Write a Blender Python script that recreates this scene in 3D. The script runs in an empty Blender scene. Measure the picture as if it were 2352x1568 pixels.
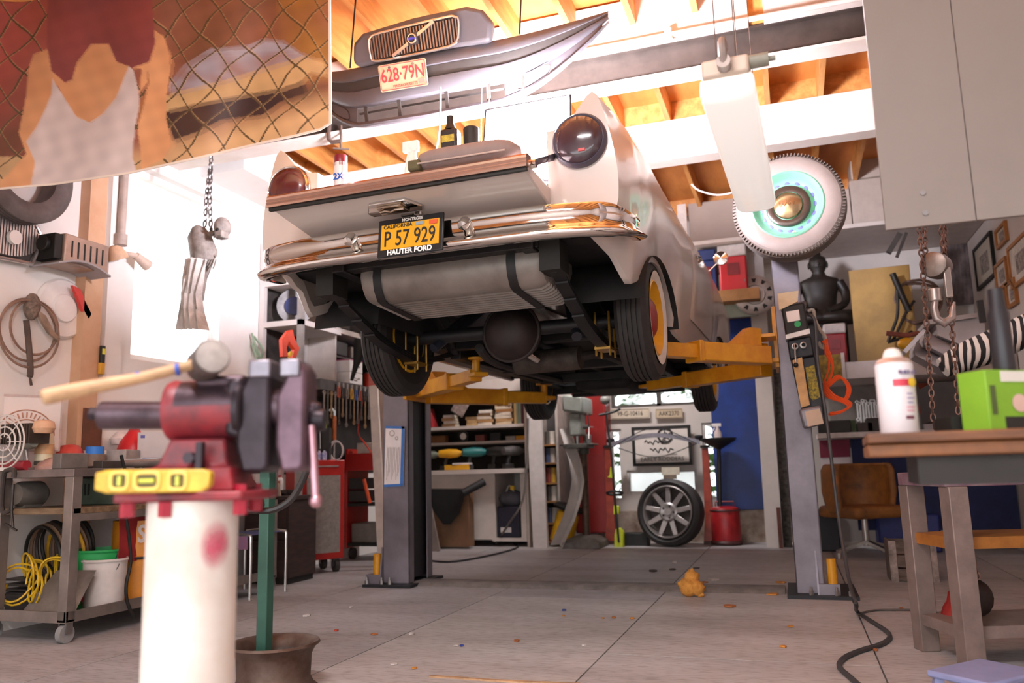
import bpy, bmesh, math, random
from mathutils import Vector as V, Matrix, Euler
random.seed(7)
scn = bpy.context.scene
COL = scn.collection
PI = math.pi
rad = math.radians
# ------------------------------------------------------------ the camera's frame, used to find where things stand
CH = 0.88; FPX = 1863.7; YAW, PIT, ROL = rad(18.715), rad(9.017), rad(1.515)
cf = V((-math.sin(YAW)*math.cos(PIT), math.cos(YAW)*math.cos(PIT), math.sin(PIT)))
_r = V((math.cos(YAW), math.sin(YAW), 0)); _u = _r.cross(cf)
cr = _r*math.cos(ROL) - _u*math.sin(ROL); cu = _u*math.cos(ROL) + _r*math.sin(ROL)
EYE = V((0, 0, CH))
def ray(px, py): return cf + cr*((px-1176)/FPX) - cu*((py-784)/FPX)
def aY(px, py, y): d = ray(px, py); return EYE + d*(y/d.y)
def aX(px, py, x): d = ray(px, py); return EYE + d*(x/d.x)
def aZ(px, py, z): d = ray(px, py); return EYE + d*((z-CH)/d.z)
def aD(px, py, dist): return EYE + ray(px, py)*dist
def proj(p): v = V(p)-EYE; d = v.dot(cf); return 1176+FPX*v.dot(cr)/d, 784-FPX*v.dot(cu)/d
def dep(p): return (V(p)-EYE).dot(cf)
# ------------------------------------------------------------ materials
_mats = {}
def lin(h):
    h = h.lstrip('#'); out = []
    for i in (0, 2, 4):
        c = int(h[i:i+2], 16)/255
        out.append(c/12.92 if c <= .04045 else ((c+.055)/1.055)**2.4)
    return (*out, 1)
def mat(h, rough=.5, metal=0, var=.12, scale=9, bump=0, alt=None, stretch=None, coat=0, spec=.5, emit=0, trans=0, alpha=1):
    key = (h, rough, metal, var, scale, bump, alt, stretch, coat, spec, emit, trans, alpha)
    if key in _mats: return _mats[key]
    m = bpy.data.materials.new('finish_'+h.strip('#')); m.use_nodes = True
    nt = m.node_tree; b = nt.nodes['Principled BSDF']; L = nt.links.new; N = nt.nodes.new
    c = lin(h)
    b.inputs['Roughness'].default_value = rough; b.inputs['Metallic'].default_value = metal
    b.inputs['Specular IOR Level'].default_value = spec
    if coat: b.inputs['Coat Weight'].default_value = coat; b.inputs['Coat Roughness'].default_value = .08
    if trans: b.inputs['Transmission Weight'].default_value = trans; b.inputs['IOR'].default_value = 1.3
    if alpha < 1: b.inputs['Alpha'].default_value = alpha
    b.inputs['Base Color'].default_value = c
    if emit: b.inputs['Emission Color'].default_value = c; b.inputs['Emission Strength'].default_value = emit
    if var or bump:
        tc = N('ShaderNodeTexCoord'); mp = N('ShaderNodeMapping'); L(tc.outputs['Object'], mp.inputs['Vector'])
        if stretch: mp.inputs['Scale'].default_value = stretch
        nz = N('ShaderNodeTexNoise'); nz.inputs['Scale'].default_value = scale; nz.inputs['Detail'].default_value = 5; nz.inputs['Roughness'].default_value = .65
        L(mp.outputs[0], nz.inputs['Vector'])
        if var:
            rp = N('ShaderNodeValToRGB'); rp.color_ramp.elements[0].position = .32; rp.color_ramp.elements[1].position = .68
            d = lin(alt) if alt else tuple(x*(1-2.2*var) for x in c[:3])+(1,)
            e = c if alt else tuple(min(1, x*(1+.8*var)) for x in c[:3])+(1,)
            rp.color_ramp.elements[0].color = d; rp.color_ramp.elements[1].color = e
            L(nz.outputs['Fac'], rp.inputs['Fac']); L(rp.outputs['Color'], b.inputs['Base Color'])
        if bump:
            bp = N('ShaderNodeBump'); bp.inputs['Strength'].default_value = bump; bp.inputs['Distance'].default_value = .01
            L(nz.outputs['Fac'], bp.inputs['Height']); L(bp.outputs['Normal'], b.inputs['Normal'])
    _mats[key] = m
    return m
# ------------------------------------------------------------ mesh builder
def wm(o):
    m = o.matrix_basis.copy(); p = o.parent
    while p: m = p.matrix_basis @ m; p = p.parent
    return m
def basis(axis):
    a = V(axis).normalized(); t = V((0, 0, 1)) if abs(a.z) < .9 else V((1, 0, 0))
    x = t.cross(a).normalized(); return x, a.cross(x), a
def frame(o, x, up):
    x = V(x).normalized(); n = x.cross(V(up)).normalized(); y = n.cross(x)
    m = Matrix((x, y, n)).transposed().to_4x4(); m.translation = V(o); return m
class MB:
    def __init__(s, m=None): s.v = []; s.f = []; s.mi = []; s.k = 0; s.m = m
    def add(s, vs, fs):
        o = len(s.v); M = s.m
        s.v += [tuple(M @ V(p)) if M else tuple(p) for p in vs]
        s.f += [[o+i for i in f] for f in fs]; s.mi += [s.k]*len(fs); return s
    def box(s, c, d, rot=None):
        x, y, z = (t/2 for t in d); R = Euler(rot).to_matrix() if rot else None
        vs = [V((sx*x, sy*y, sz*z)) for sz in (-1, 1) for sy in (-1, 1) for sx in (-1, 1)]
        vs = [(R @ p if R else p)+V(c) for p in vs]
        return s.add(vs, [(0, 2, 3, 1), (4, 5, 7, 6), (0, 1, 5, 4), (2, 6, 7, 3), (0, 4, 6, 2), (1, 3, 7, 5)])
    def b2(s, a, b):
        return s.box([(a[i]+b[i])/2 for i in range(3)], [abs(a[i]-b[i]) for i in range(3)])
    def bar(s, a, b, w, h, up=(0, 0, 1)):
        a, b = V(a), V(b); d = b-a; y = d.normalized(); x = y.cross(V(up)).normalized(); z = x.cross(y)
        vs = [p+x*(sx*w/2)+z*(sz*h/2) for p in (a, b) for sx, sz in ((-1, -1), (1, -1), (1, 1), (-1, 1))]
        return s.add(vs, [(0, 1, 2, 3), (7, 6, 5, 4), (0, 4, 5, 1), (1, 5, 6, 2), (2, 6, 7, 3), (3, 7, 4, 0)])
    def cyl(s, a, b, r, r2=None, n=16):
        a, b = V(a), V(b); x, y, z = basis(b-a); r2 = r if r2 is None else r2
        vs = []
        for p, q in ((a, r), (b, r2)):
            vs += [p+(x*math.cos(2*PI*i/n)+y*math.sin(2*PI*i/n))*q for i in range(n)]
        return s.add(vs, [(i, (i+1) % n, n+(i+1) % n, n+i) for i in range(n)]+[tuple(range(n-1, -1, -1)), tuple(range(n, 2*n))])
    def lathe(s, prof, c=(0, 0, 0), axis=(0, 0, 1), n=28, closed=False, cap=False):
        x, y, z = basis(axis); c = V(c); vs = []; fs = []; k = len(prof)
        for r, h in prof:
            vs += [c+z*h+(x*math.cos(2*PI*i/n)+y*math.sin(2*PI*i/n))*max(r, 1e-4) for i in range(n)]
        for j in range(k if closed else k-1):
            a, b = j*n, ((j+1) % k)*n
            fs += [(a+i, a+(i+1) % n, b+(i+1) % n, b+i) for i in range(n)]
        if cap and not closed:
            if prof[0][0] > 1e-3: fs.append(tuple(range(n-1, -1, -1)))
            if prof[-1][0] > 1e-3: fs.append(tuple(range((k-1)*n, k*n)))
        return s.add(vs, fs)
    def torus(s, c, axis, R, r, n=28, k=8, sq=1):
        return s.lathe([(R+r*math.cos(2*PI*j/k), sq*r*math.sin(2*PI*j/k)) for j in range(k)], c, axis, n, True)
    def tube(s, pts, r, n=8, closed=False, smooth=0):
        P = [V(p) for p in pts]
        if smooth:
            if isinstance(r, (list, tuple)): r = [q.x for q in cat([V((a, 0, 0)) for a in r], smooth, closed)]
            P = cat(P, smooth, closed)
        k = len(P); vs = []; fs = []; px = None
        for i, p in enumerate(P):
            if closed: t = P[(i+1) % k]-P[i-1]
            else: t = P[min(i+1, k-1)]-P[max(i-1, 0)]
            if t.length < 1e-9: t = V((0, 0, 1))
            t.normalize()
            if px is None: px, _, _ = basis(t)
            px = (px-t*px.dot(t))
            px = px.normalized() if px.length > 1e-6 else basis(t)[0]
            py = t.cross(px); q = r[i] if isinstance(r, (list, tuple)) else r
            vs += [p+(px*math.cos(2*PI*j/n)+py*math.sin(2*PI*j/n))*q for j in range(n)]
        for i in range(k if closed else k-1):
            a, b = i*n, ((i+1) % k)*n
            fs += [(a+j, a+(j+1) % n, b+(j+1) % n, b+j) for j in range(n)]
        if not closed: fs += [tuple(range(n-1, -1, -1)), tuple(range((k-1)*n, k*n))]
        return s.add(vs, fs)
    def ball(s, c, r, n=14, k=8):
        rx, ry, rz = r if isinstance(r, (tuple, list)) else (r, r, r); c = V(c); vs = [c+V((0, 0, -rz))]; fs = []
        for j in range(1, k):
            t = -PI/2+PI*j/k
            vs += [c+V((rx*math.cos(t)*math.cos(2*PI*i/n), ry*math.cos(t)*math.sin(2*PI*i/n), rz*math.sin(t))) for i in range(n)]
        vs.append(c+V((0, 0, rz))); e = len(vs)-1
        fs += [(0, 1+(i+1) % n, 1+i) for i in range(n)]
        for j in range(k-2):
            a, b = 1+j*n, 1+(j+1)*n
            fs += [(a+i, a+(i+1) % n, b+(i+1) % n, b+i) for i in range(n)]
        a = 1+(k-2)*n; fs += [(a+i, a+(i+1) % n, e) for i in range(n)]
        return s.add(vs, fs)
    def prism(s, poly, ext, o=None):
        # polygon of 3-D points pushed along ext
        e = V(ext); P = [V(p) for p in poly]; n = len(P)
        return s.add(P+[p+e for p in P], [tuple(range(n)), tuple(range(2*n-1, n-1, -1))]+[(i, n+i, n+(i+1) % n, (i+1) % n) for i in range(n)])
    def loft(s, rings, closed=True, caps=True):
        n = len(rings[0]); vs = [p for r in rings for p in r]; fs = []
        for a in range(len(rings)-1):
            for i in range(n if closed else n-1):
                fs.append((a*n+i, a*n+(i+1) % n, (a+1)*n+(i+1) % n, (a+1)*n+i))
        if caps and closed: fs += [tuple(range(n-1, -1, -1)), tuple(range((len(rings)-1)*n, len(rings)*n))]
        return s.add(vs, fs)
    def sheet(s, rows, th=0, nrm=(0, -1, 0)):
        n = len(rows[0]); k = len(rows); vs = [V(p) for r in rows for p in r]
        fs = [(a*n+i, a*n+i+1, (a+1)*n+i+1, (a+1)*n+i) for a in range(k-1) for i in range(n-1)]
        if th:
            o = len(vs); d = V(nrm)*-th; vs += [p+d for p in vs]
            fs += [tuple(o+i for i in reversed(f)) for f in fs]
            edge = [i for i in range(n)]+[a*n+n-1 for a in range(1, k)]+[(k-1)*n+i for i in range(n-2, -1, -1)]+[a*n for a in range(k-2, 0, -1)]
            e = len(edge); fs += [(edge[i], edge[(i+1) % e], o+edge[(i+1) % e], o+edge[i]) for i in range(e)]
        return s.add(vs, fs)
    def build(s, name, m, parent=None, world=False, bev=0, ang=38, flat=False, label=None, seg=2):
        me = bpy.data.meshes.new(name)
        vs = s.v
        if world and parent:
            I = wm(parent).inverted(); vs = [tuple(I @ V(p)) for p in vs]
        me.from_pydata([tuple(p) for p in vs], [], s.f); me.validate()
        bm = bmesh.new(); bm.from_mesh(me); bmesh.ops.recalc_face_normals(bm, faces=bm.faces); bm.to_mesh(me); bm.free()
        for q in (m if isinstance(m, (list, tuple)) else [m]): me.materials.append(q)
        if max(s.mi or [0]) and len(me.polygons) == len(s.mi): me.polygons.foreach_set('material_index', s.mi)
        if not flat:
            me.polygons.foreach_set('use_smooth', [True]*len(me.polygons)); me.set_sharp_from_angle(angle=rad(ang))
        o = bpy.data.objects.new(name, me); COL.objects.link(o)
        if parent: o.parent = parent
        if bev:
            b = o.modifiers.new('bevel', 'BEVEL'); b.width = bev; b.segments = seg; b.limit_method = 'ANGLE'; b.angle_limit = rad(40); b.harden_normals = False
        if label: o['label'] = label
        return o
def cat(P, k, closed=False):
    out = []; n = len(P)
    for i in range(n if closed else n-1):
        p0, p1, p2, p3 = (P[(i-1) % n], P[i], P[(i+1) % n], P[(i+2) % n]) if closed else (P[max(i-1, 0)], P[i], P[i+1], P[min(i+2, n-1)])
        for j in range(k):
            t = j/k
            out.append(.5*((2*p1)+(p2-p0)*t+(2*p0-5*p1+4*p2-p3)*t*t+(3*p1-p0-3*p2+p3)*t**3))
    if not closed: out.append(P[-1])
    return out
def tag(o, label, c, group=None, kind=None):
    o['label'] = label; o['category'] = c
    if group: o['group'] = group
    if kind: o['kind'] = kind
    return o
def root(name, label, c, loc=(0, 0, 0), rot=(0, 0, 0), group=None):
    o = bpy.data.objects.new(name, None); COL.objects.link(o); o.empty_display_size = .1
    o.location = loc; o.rotation_euler = rot
    return tag(o, label, c, group)
def struct(name, mb, m, label=None, **k):
    o = mb.build(name, m, **k); o['kind'] = 'structure'
    return o
def dup(r, loc, rot=None, label=None, scale=None):
    c = r.copy(); COL.objects.link(c); c.location = loc
    if rot is not None: c.rotation_euler = rot
    if scale: c.scale = (scale,)*3
    if label: c['label'] = label
    for ch in list(r.children):
        d = ch.copy(); COL.objects.link(d); d.parent = c
        for g in ch.children:
            e = g.copy(); COL.objects.link(e); e.parent = d
    return c
def text(body, size, M, m, parent=None, name='lettering', ext=.0012, align='CENTER', sx=1, label=None, bold=0):
    cv = bpy.data.curves.new(name, 'FONT'); cv.body = body; cv.size = size; cv.extrude = ext; cv.align_x = align; cv.align_y = 'CENTER'; cv.resolution_u = 3
    if bold: cv.offset = bold
    t = bpy.data.objects.new(name, cv); me = bpy.data.meshes.new_from_object(t)
    bpy.data.objects.remove(t); bpy.data.curves.remove(cv)
    I = wm(parent).inverted() if parent else Matrix()
    me.transform(I @ M @ Matrix.Diagonal((sx, 1, 1, 1))); me.materials.clear(); me.materials.append(m)
    o = bpy.data.objects.new(name, me); COL.objects.link(o)
    if parent: o.parent = parent
    if label: o['label'] = label
    return o
# ------------------------------------------------------------ camera, light
cam = bpy.data.cameras.new('camera'); co = bpy.data.objects.new('camera', cam); COL.objects.link(co)
cam.sensor_width = 36; cam.lens = FPX/2352*36; cam.clip_start = .05
mw = Matrix((cr, cu, -cf)).transposed().to_4x4(); mw.translation = EYE; co.matrix_world = mw
cam.dof.use_dof = True; cam.dof.focus_distance = 3.9; cam.dof.aperture_fstop = cam.lens/1000/.0135
scn.camera = co
w = bpy.data.worlds.new('daylight'); scn.world = w; w.use_nodes = True
bg = w.node_tree.nodes['Background']; bg.inputs[0].default_value = (.93, .96, 1, 1); bg.inputs[1].default_value = 3.0
scn.view_settings.view_transform = 'Standard'; scn.view_settings.look = 'None'; scn.view_settings.exposure = 0.55; scn.view_settings.gamma = 1
# ------------------------------------------------------------ the room
T_ = .16
XL, XR, YB, YF, ZC = -4.6, 2.0, 9.95, -1.2, 3.95
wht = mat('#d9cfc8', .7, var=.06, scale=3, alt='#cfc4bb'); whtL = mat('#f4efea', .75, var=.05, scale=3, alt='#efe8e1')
def fm():
    m = bpy.data.materials.new('floor_boards'); m.use_nodes = True; nt = m.node_tree; N = nt.nodes.new; L = nt.links.new; b = nt.nodes['Principled BSDF']
    tc = N('ShaderNodeTexCoord'); geo = N('ShaderNodeNewGeometry')
    n1 = N('ShaderNodeTexNoise'); n1.inputs['Scale'].default_value = 1.1; n1.inputs['Detail'].default_value = 8; n1.inputs['Roughness'].default_value = .7
    n2 = N('ShaderNodeTexNoise'); n2.inputs['Scale'].default_value = 30; n2.inputs['Detail'].default_value = 4
    mp = N('ShaderNodeMapping'); mp.inputs['Scale'].default_value = (.5, 1.6, 1)
    L(tc.outputs['Object'], mp.inputs[0]); L(mp.outputs[0], n1.inputs['Vector']); L(mp.outputs[0], n2.inputs['Vector'])
    r1 = N('ShaderNodeValToRGB'); e = r1.color_ramp.elements; e[0].position = .3; e[0].color = lin('#9c9591'); e[1].position = .7; e[1].color = lin('#cac8c8')
    x = e.new(.5); x.color = lin('#b8b4b3')
    L(n1.outputs['Fac'], r1.inputs['Fac'])
    mx = N('ShaderNodeMix'); mx.data_type = 'RGBA'; mx.blend_type = 'MULTIPLY'; mx.inputs[0].default_value = 1
    r2 = N('ShaderNodeValToRGB'); r2.color_ramp.elements[0].position = .3; r2.color_ramp.elements[0].color = (.72, .69, .66, 1); r2.color_ramp.elements[1].position = .52; r2.color_ramp.elements[1].color = (1, 1, 1, 1)
    L(n2.outputs['Fac'], r2.inputs['Fac']); L(r1.outputs[0], mx.inputs[6]); L(r2.outputs[0], mx.inputs[7])
    m2 = N('ShaderNodeMix'); m2.data_type = 'RGBA'; m2.blend_type = 'MULTIPLY'; m2.inputs[0].default_value = 1
    r3 = N('ShaderNodeValToRGB'); r3.color_ramp.elements[0].color = (.82, .82, .84, 1); r3.color_ramp.elements[1].color = (1, .99, .97, 1)
    L(geo.outputs['Random Per Island'], r3.inputs['Fac']); L(mx.outputs[2], m2.inputs[6]); L(r3.outputs[0], m2.inputs[7])
    L(m2.outputs[2], b.inputs['Base Color']); b.inputs['Roughness'].default_value = .55
    return m
fl = MB(); g = .004
xs = [-7.3, -4.78, -3.33, -2.11, -.93, .29, 1.5, 2.7]
yo = [4.9, 2.9, 4.0, 5.6, 4.0, 3.45, 4.6, 4.2]
for i in range(len(xs)-1):
    y = yo[i]-2.44*4
    while y < YB+.5:
        a, b = max(y, -4), min(y+2.44, YB+.3)
        if b > a+.05: fl.b2((xs[i]+g, a+g, -.02), (xs[i+1]-g, b-g, 0))
        y += 2.44
fl.b2((-7.4, -4.1, -.1), (2.8, YB+.4, -.021))
struct('floor', fl, fm(), flat=True)
m = MB(); m.b2((XL-T_, YF-.12, 0), (-3.3, YF, ZC)); m.b2((1.6, YF-.12, 0), (XR+T_, YF, ZC)); m.b2((-3.3, YF-.12, 2.3), (1.6, YF, ZC)); struct('wall_front_unseen', m, mat('#cfc6bd', .7, var=.05, scale=2), flat=True)  # unseen wall behind the camera, its opening shaped to cut the sky light
# left wall with the tall window
W0, W1, WZ0, WZ1 = aX(310, 600, XL).y, aX(508, 600, XL).y, aX(420, 842, XL).z, aX(440, 432, XL).z
m = MB(); T = .16
m.b2((XL-T, YF, 0), (XL, W0, ZC)); m.b2((XL-T, W1, 0), (XL, YB, ZC)); m.b2((XL-T, W0, 0), (XL, W1, WZ0)); m.b2((XL-T, W0, WZ1), (XL, W1, ZC))
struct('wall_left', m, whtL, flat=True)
m = MB(); m.b2((XL-T, W0, WZ0), (XL-.08, W0+.05, WZ1)); m.b2((XL-T, W1-.05, WZ0), (XL-.08, W1, WZ1)); m.b2((XL-T, W0+.05, WZ1-.05), (XL-.08, W1-.05, WZ1)); m.b2((XL-T, W0+.05, WZ0), (XL-.08, W1-.05, WZ0+.05))
wl = struct('window_1', m, whtL, flat=True)
m = MB(); m.b2((XL-.12, W0+.05, WZ0+.05), (XL-.114, W1-.05, WZ1-.05))
glass = mat('#ffffff', .02, var=0, trans=1, alpha=.25)
m.build('pane', glass, wl, world=True)
# right wall, back wall with window and the low half-window openings
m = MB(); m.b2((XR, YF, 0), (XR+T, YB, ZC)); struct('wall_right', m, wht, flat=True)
def hole_wall(m, x0, x1, z0, z1, y0, y1, holes):
    zs = sorted({z0, z1, *[h[2] for h in holes], *[h[3] for h in holes]})
    for a, b in zip(zs, zs[1:]):
        cuts = sorted((h[0], h[1]) for h in holes if h[2] <= a+1e-6 and h[3] >= b-1e-6); x = x0
        for c, d in cuts:
            if c > x: m.b2((x, y0, a), (c, y1, b))
            x = max(x, d)
        if x < x1: m.b2((x, y0, a), (x1, y1, b))
def hb(x0, y0, x1, y1): return (aY(x0, (y0+y1)/2, YB).x, aY(x1, (y0+y1)/2, YB).x, aY((x0+x1)/2, y1, YB).z, aY((x0+x1)/2, y0, YB).z)
HB = [hb(1402, 840, 1598, 933), hb(1402, 985, 1430, 1150), hb(1616, 970, 1650, 1148), hb(1440, 1078, 1602, 1134)]
m = MB(); hole_wall(m, XL-T, XR+T, 0, ZC, YB, YB+T, HB); struct('wall_back', m, mat('#c9c0b8', .7, var=.04, scale=2), flat=True)
for k, h in enumerate(HB):
    m = MB(); t = .035; y0, y1 = YB+.02, YB+.1
    m.b2((h[0], y0, h[2]), (h[0]+t, y1, h[3])); m.b2((h[1]-t, y0, h[2]), (h[1], y1, h[3])); m.b2((h[0]+t, y0, h[2]), (h[1]-t, y1, h[2]+t)); m.b2((h[0]+t, y0, h[3]-t), (h[1]-t, y1, h[3]))
    if k == 0: q_ = aY(1511, 900, YB).x; m.b2((q_-.025, y0, h[2]), (q_+.025, y1, h[3]))
    o = struct('window_%d' % (k+2), m, mat('#4c463f' if k == 0 else '#cfc8c0', .6), flat=True)
    p = MB(); p.b2((h[0]+t, YB+.055, h[2]+t), (h[1]-t, YB+.06, h[3]-t)); p.build('pane', glass if k < 3 else mat('#ffffff', .6, var=0, trans=.8), o, world=True)
# ceiling: sheathing, joists, girders
ply = mat('#e09a50', .6, var=.3, scale=2.2, alt='#a8612a', stretch=(1, .25, 1)); jst = mat('#e3a259', .6, var=.2, scale=5, alt='#b06f33', stretch=(2, .3, 2))
m = MB(); m.b2((XL-T, YF, ZC), (XR+T, YB+T, ZC+.05)); struct('ceiling', m, ply, flat=True)
ZJ = 3.74; k = 1
for i in range(17):
    x = XL+.2+i*.4
    m = MB(); m.b2((x, YF, ZJ), (x+.04, YB, ZC)); 
    for y in (5.12, 6.62, 9.3): m.b2((x+.04, y+(.02 if i % 2 else 0), ZJ+.02), (x+.4, y+.04+(.02 if i % 2 else 0), ZC))
    o = struct('ceiling_joist', m, jst, flat=True)
gw = mat('#eadfd6', .65, var=.05, scale=3, alt='#dccbbd'); stl = mat('#4a403a', .5, metal=.2, var=.2, scale=4)
BX0, BX1, BY = XL, XR, 5.06
# deep white girder boards above the steel beam, with the gap where raw timber shows
gz0 = aY(1400, 132, BY-.12).z; 
def beam_x(px, py): return aY(px, py, BY-.1).x
gx = (aY(1717, 30, BY-.1).x, aY(1753, 30, BY-.1).x)
m = MB(); m.b2((BX0, BY-.12, 3.6), (gx[0], BY-.02, ZJ+.18)); m.b2((gx[1], BY-.12, 3.6), (BX1, BY-.02, ZJ+.18))
o = struct('ceiling_girder', m, gw, flat=True)
m = MB(); m.b2((gx[0], BY-.09, 3.62), (gx[1], BY-.03, ZJ+.18)); struct('ceiling_girder_block', m, jst, flat=True)
m = MB(); m.b2((BX0, BY-.02, 3.4), (BX1, BY+.02, 3.6)); m.b2((BX0, BY-.06, 3.385), (BX1, BY+.1, 3.405)); m.b2((BX0, BY-.06, 3.595), (BX1, BY+.1, 3.61))
o = struct('ceiling_steel_beam', m, [stl, gw], flat=True)
for p in o.data.polygons: p.material_index = 1 if p.center.z < 3.4055 else 0
m = MB(); m.tube([(BX0, BY-.15, 3.605), (BX1, BY-.15, 3.605)], .018, 10)
for px in (1540,): x = beam_x(px, 110); m.cyl((x, BY-.15, 3.57), (x, BY-.15, 3.64), .028, n=10)
struct('ceiling_conduit', m, gw)
m = MB(); m.b2((BX0, 6.53, 3.4), (BX1, 6.7, ZJ)); struct('ceiling_girder', m, gw, flat=True)
# soffit and header along the left wall
m = MB(); m.b2((XL, 5.4, 3.42), (XL+.45, 9.6, ZJ)); struct('ceiling_soffit', m, whtL, flat=True)
def fill_light(x, y, z, e, w=1.2, rot=0, c=(1, .96, .98)):  # added area light out of view, only there to brighten the room
    l = bpy.data.lights.new('unseen_fill_light', 'AREA'); l.shape = 'RECTANGLE'; l.size = w; l.size_y = .25; l.energy = e; l.color = c
    o = bpy.data.objects.new('unseen_fill_light', l); COL.objects.link(o); o.location = (x, y, z); o.rotation_euler = (0, 0, rot)
fill_light(-1.0, .4, 3.6, 80); fill_light(-1.9, 8.3, 3.3, 60)
# outdoors seen through the panes
grn = mat('#4c7636', .8, var=.4, scale=12, alt='#223f14')
m = MB()
for i in range(4200):
    c = V((random.uniform(-5, 2), random.uniform(11.6, 13.2), random.uniform(0, 4.2))); d = V((random.gauss(0, 1), random.gauss(0, 1), random.gauss(0, 1))).normalized(); x, y, z = basis(d); s_ = random.uniform(.07, .17)
    m.add([c-x*s_, c+y*s_*.45, c+x*s_, c-y*s_*.45], [(0, 1, 2, 3)])
o = m.build('hedge_foliage', grn, flat=True); tag(o, 'sunlit green hedge growing outside the back window', 'hedge', kind='stuff')
m = MB(); m.b2((-12, -14, -.3), (10, 16, -.12)); struct('ground', m, mat('#b0a896', .9, var=.2, scale=2), flat=True)
# ------------------------------------------------------------ the car on the lift
cream = mat('#c6bab2', .28, var=.03, scale=2, coat=.5); chrome = mat('#d8d2cc', .07, metal=1, var=0); blk = mat('#17140f', .6, var=.2); und = mat('#1d1a19', .75, var=.35, scale=6)
rub = mat('#2b2624', .7, var=.15, scale=12); yel = mat('#e3a512', .4, var=.08, scale=6); redp = mat('#8e1d18', .4, var=.1); ww = mat('#d8cfc4', .6, var=.06)
galv = mat('#8a817a', .42, metal=.3, var=.15, scale=5, alt='#6e645d'); copper = mat('#c9a08c', .18, metal=.9, var=.05); dk = mat('#232021', .5, metal=.3, var=.2)
car = root('pickup_car', 'cream white finned vintage pickup car raised on the yellow lift, tailgate dropped open', 'car', (-1.585, 3.5, 0), (0, 0, rad(-1.5)))
AX, FX = 1.0, 3.95; WZ = 1.70
KEY = [
 (-.06, [(.655, 2.42), (.75, 2.475), (.845, 2.575), (.90, 2.45), (.945, 2.2), (.93, 2.0), (.83, 1.90)]),
 (.15, [(.655, 2.42), (.77, 2.455), (.885, 2.55), (.93, 2.44), (.965, 2.2), (.95, 1.98), (.87, 1.85)]),
 (.30, [(.655, 2.42), (.78, 2.45), (.91, 2.52), (.95, 2.43), (.975, 2.2), (.95, 1.96), (.905, 1.745)]),
 (.6, [(.655, 2.42), (.79, 2.44), (.935, 2.485), (.965, 2.42), (.985, 2.2), (.96, 1.95), (.92, 1.70)]),
 (1.0, [(.66, 2.42), (.80, 2.43), (.94, 2.455), (.975, 2.40), (.988, 2.2), (.96, 1.95), (.92, 1.70)]),
 (1.75, [(.70, 2.42), (.82, 2.435), (.94, 2.445), (.98, 2.39), (.988, 2.2), (.96, 1.95), (.91, 1.69)]),
 (3.6, [(.74, 2.43), (.82, 2.445), (.93, 2.45), (.978, 2.39), (.985, 2.2), (.96, 1.95), (.91, 1.69)]),
 (4.75, [(.62, 2.42), (.78, 2.43), (.90, 2.42), (.955, 2.36), (.965, 2.2), (.94, 1.95), (.90, 1.74)]),
 (5.0, [(.60, 2.36), (.74, 2.37), (.85, 2.36), (.90, 2.30), (.91, 2.15), (.90, 1.98), (.86, 1.84)])]
ARC = [(p.x, p.y) for p in cat([V((a, b, 0)) for a, b in ((.30, 1.745), (.44, 1.79), (.58, 1.87), (.72, 1.945), (.9, 1.985), (1.08, 1.985), (1.24, 1.945), (1.36, 1.87), (1.42, 1.79), (1.445, 1.70))], 4)]
def sect(y, n=3):
    for (a, P), (b, Q) in zip(KEY, KEY[1:]):
        if y <= b+1e-9: break
    t = max(0, min(1, (y-a)/(b-a))); t = t*t*(3-2*t) if a > -.1 and b < 1.1 else t
    pts = [V((p[0]+(q[0]-p[0])*t, y, p[1]+(q[1]-p[1])*t)) for p, q in zip(P, Q)]
    out = cat(pts, n); z0 = out[-1].z; lo = z0
    d = abs(y-FX)/.44
    if d < 1: lo = max(lo, 1.70+.275*math.sqrt(1-d*d))
    for (a, za), (b, zb) in zip(ARC, ARC[1:]):
        if a < y <= b: lo = max(lo, za+(zb-za)*(y-a)/(b-a))
    if lo > z0+1e-4:
        zt = 2.38
        for p in out:
            if p.z < zt: p.z = lo+(p.z-z0)*(zt-lo)/(zt-z0)
    return out
def arcs(c, R): return [c+R*math.sin(PI*t/2)*s for s in (-1, 1) for t in [0, .15, .3, .45, .6, .7, .8, .88, .94, .98, 1]]
YS = sorted({-.06, 0, .08, .15, .25, .35, .45, 1.6, 1.75, 2.1, 2.5, 3.0, 3.3, 4.6, 4.75, 4.85, 4.95, 5.0, *[round(v, 4) for v in [q[0] for q in ARC]+arcs(FX, .44)]})
YS = [y for i, y in enumerate(YS) if i == 0 or y-YS[i-1] > .004]
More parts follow.
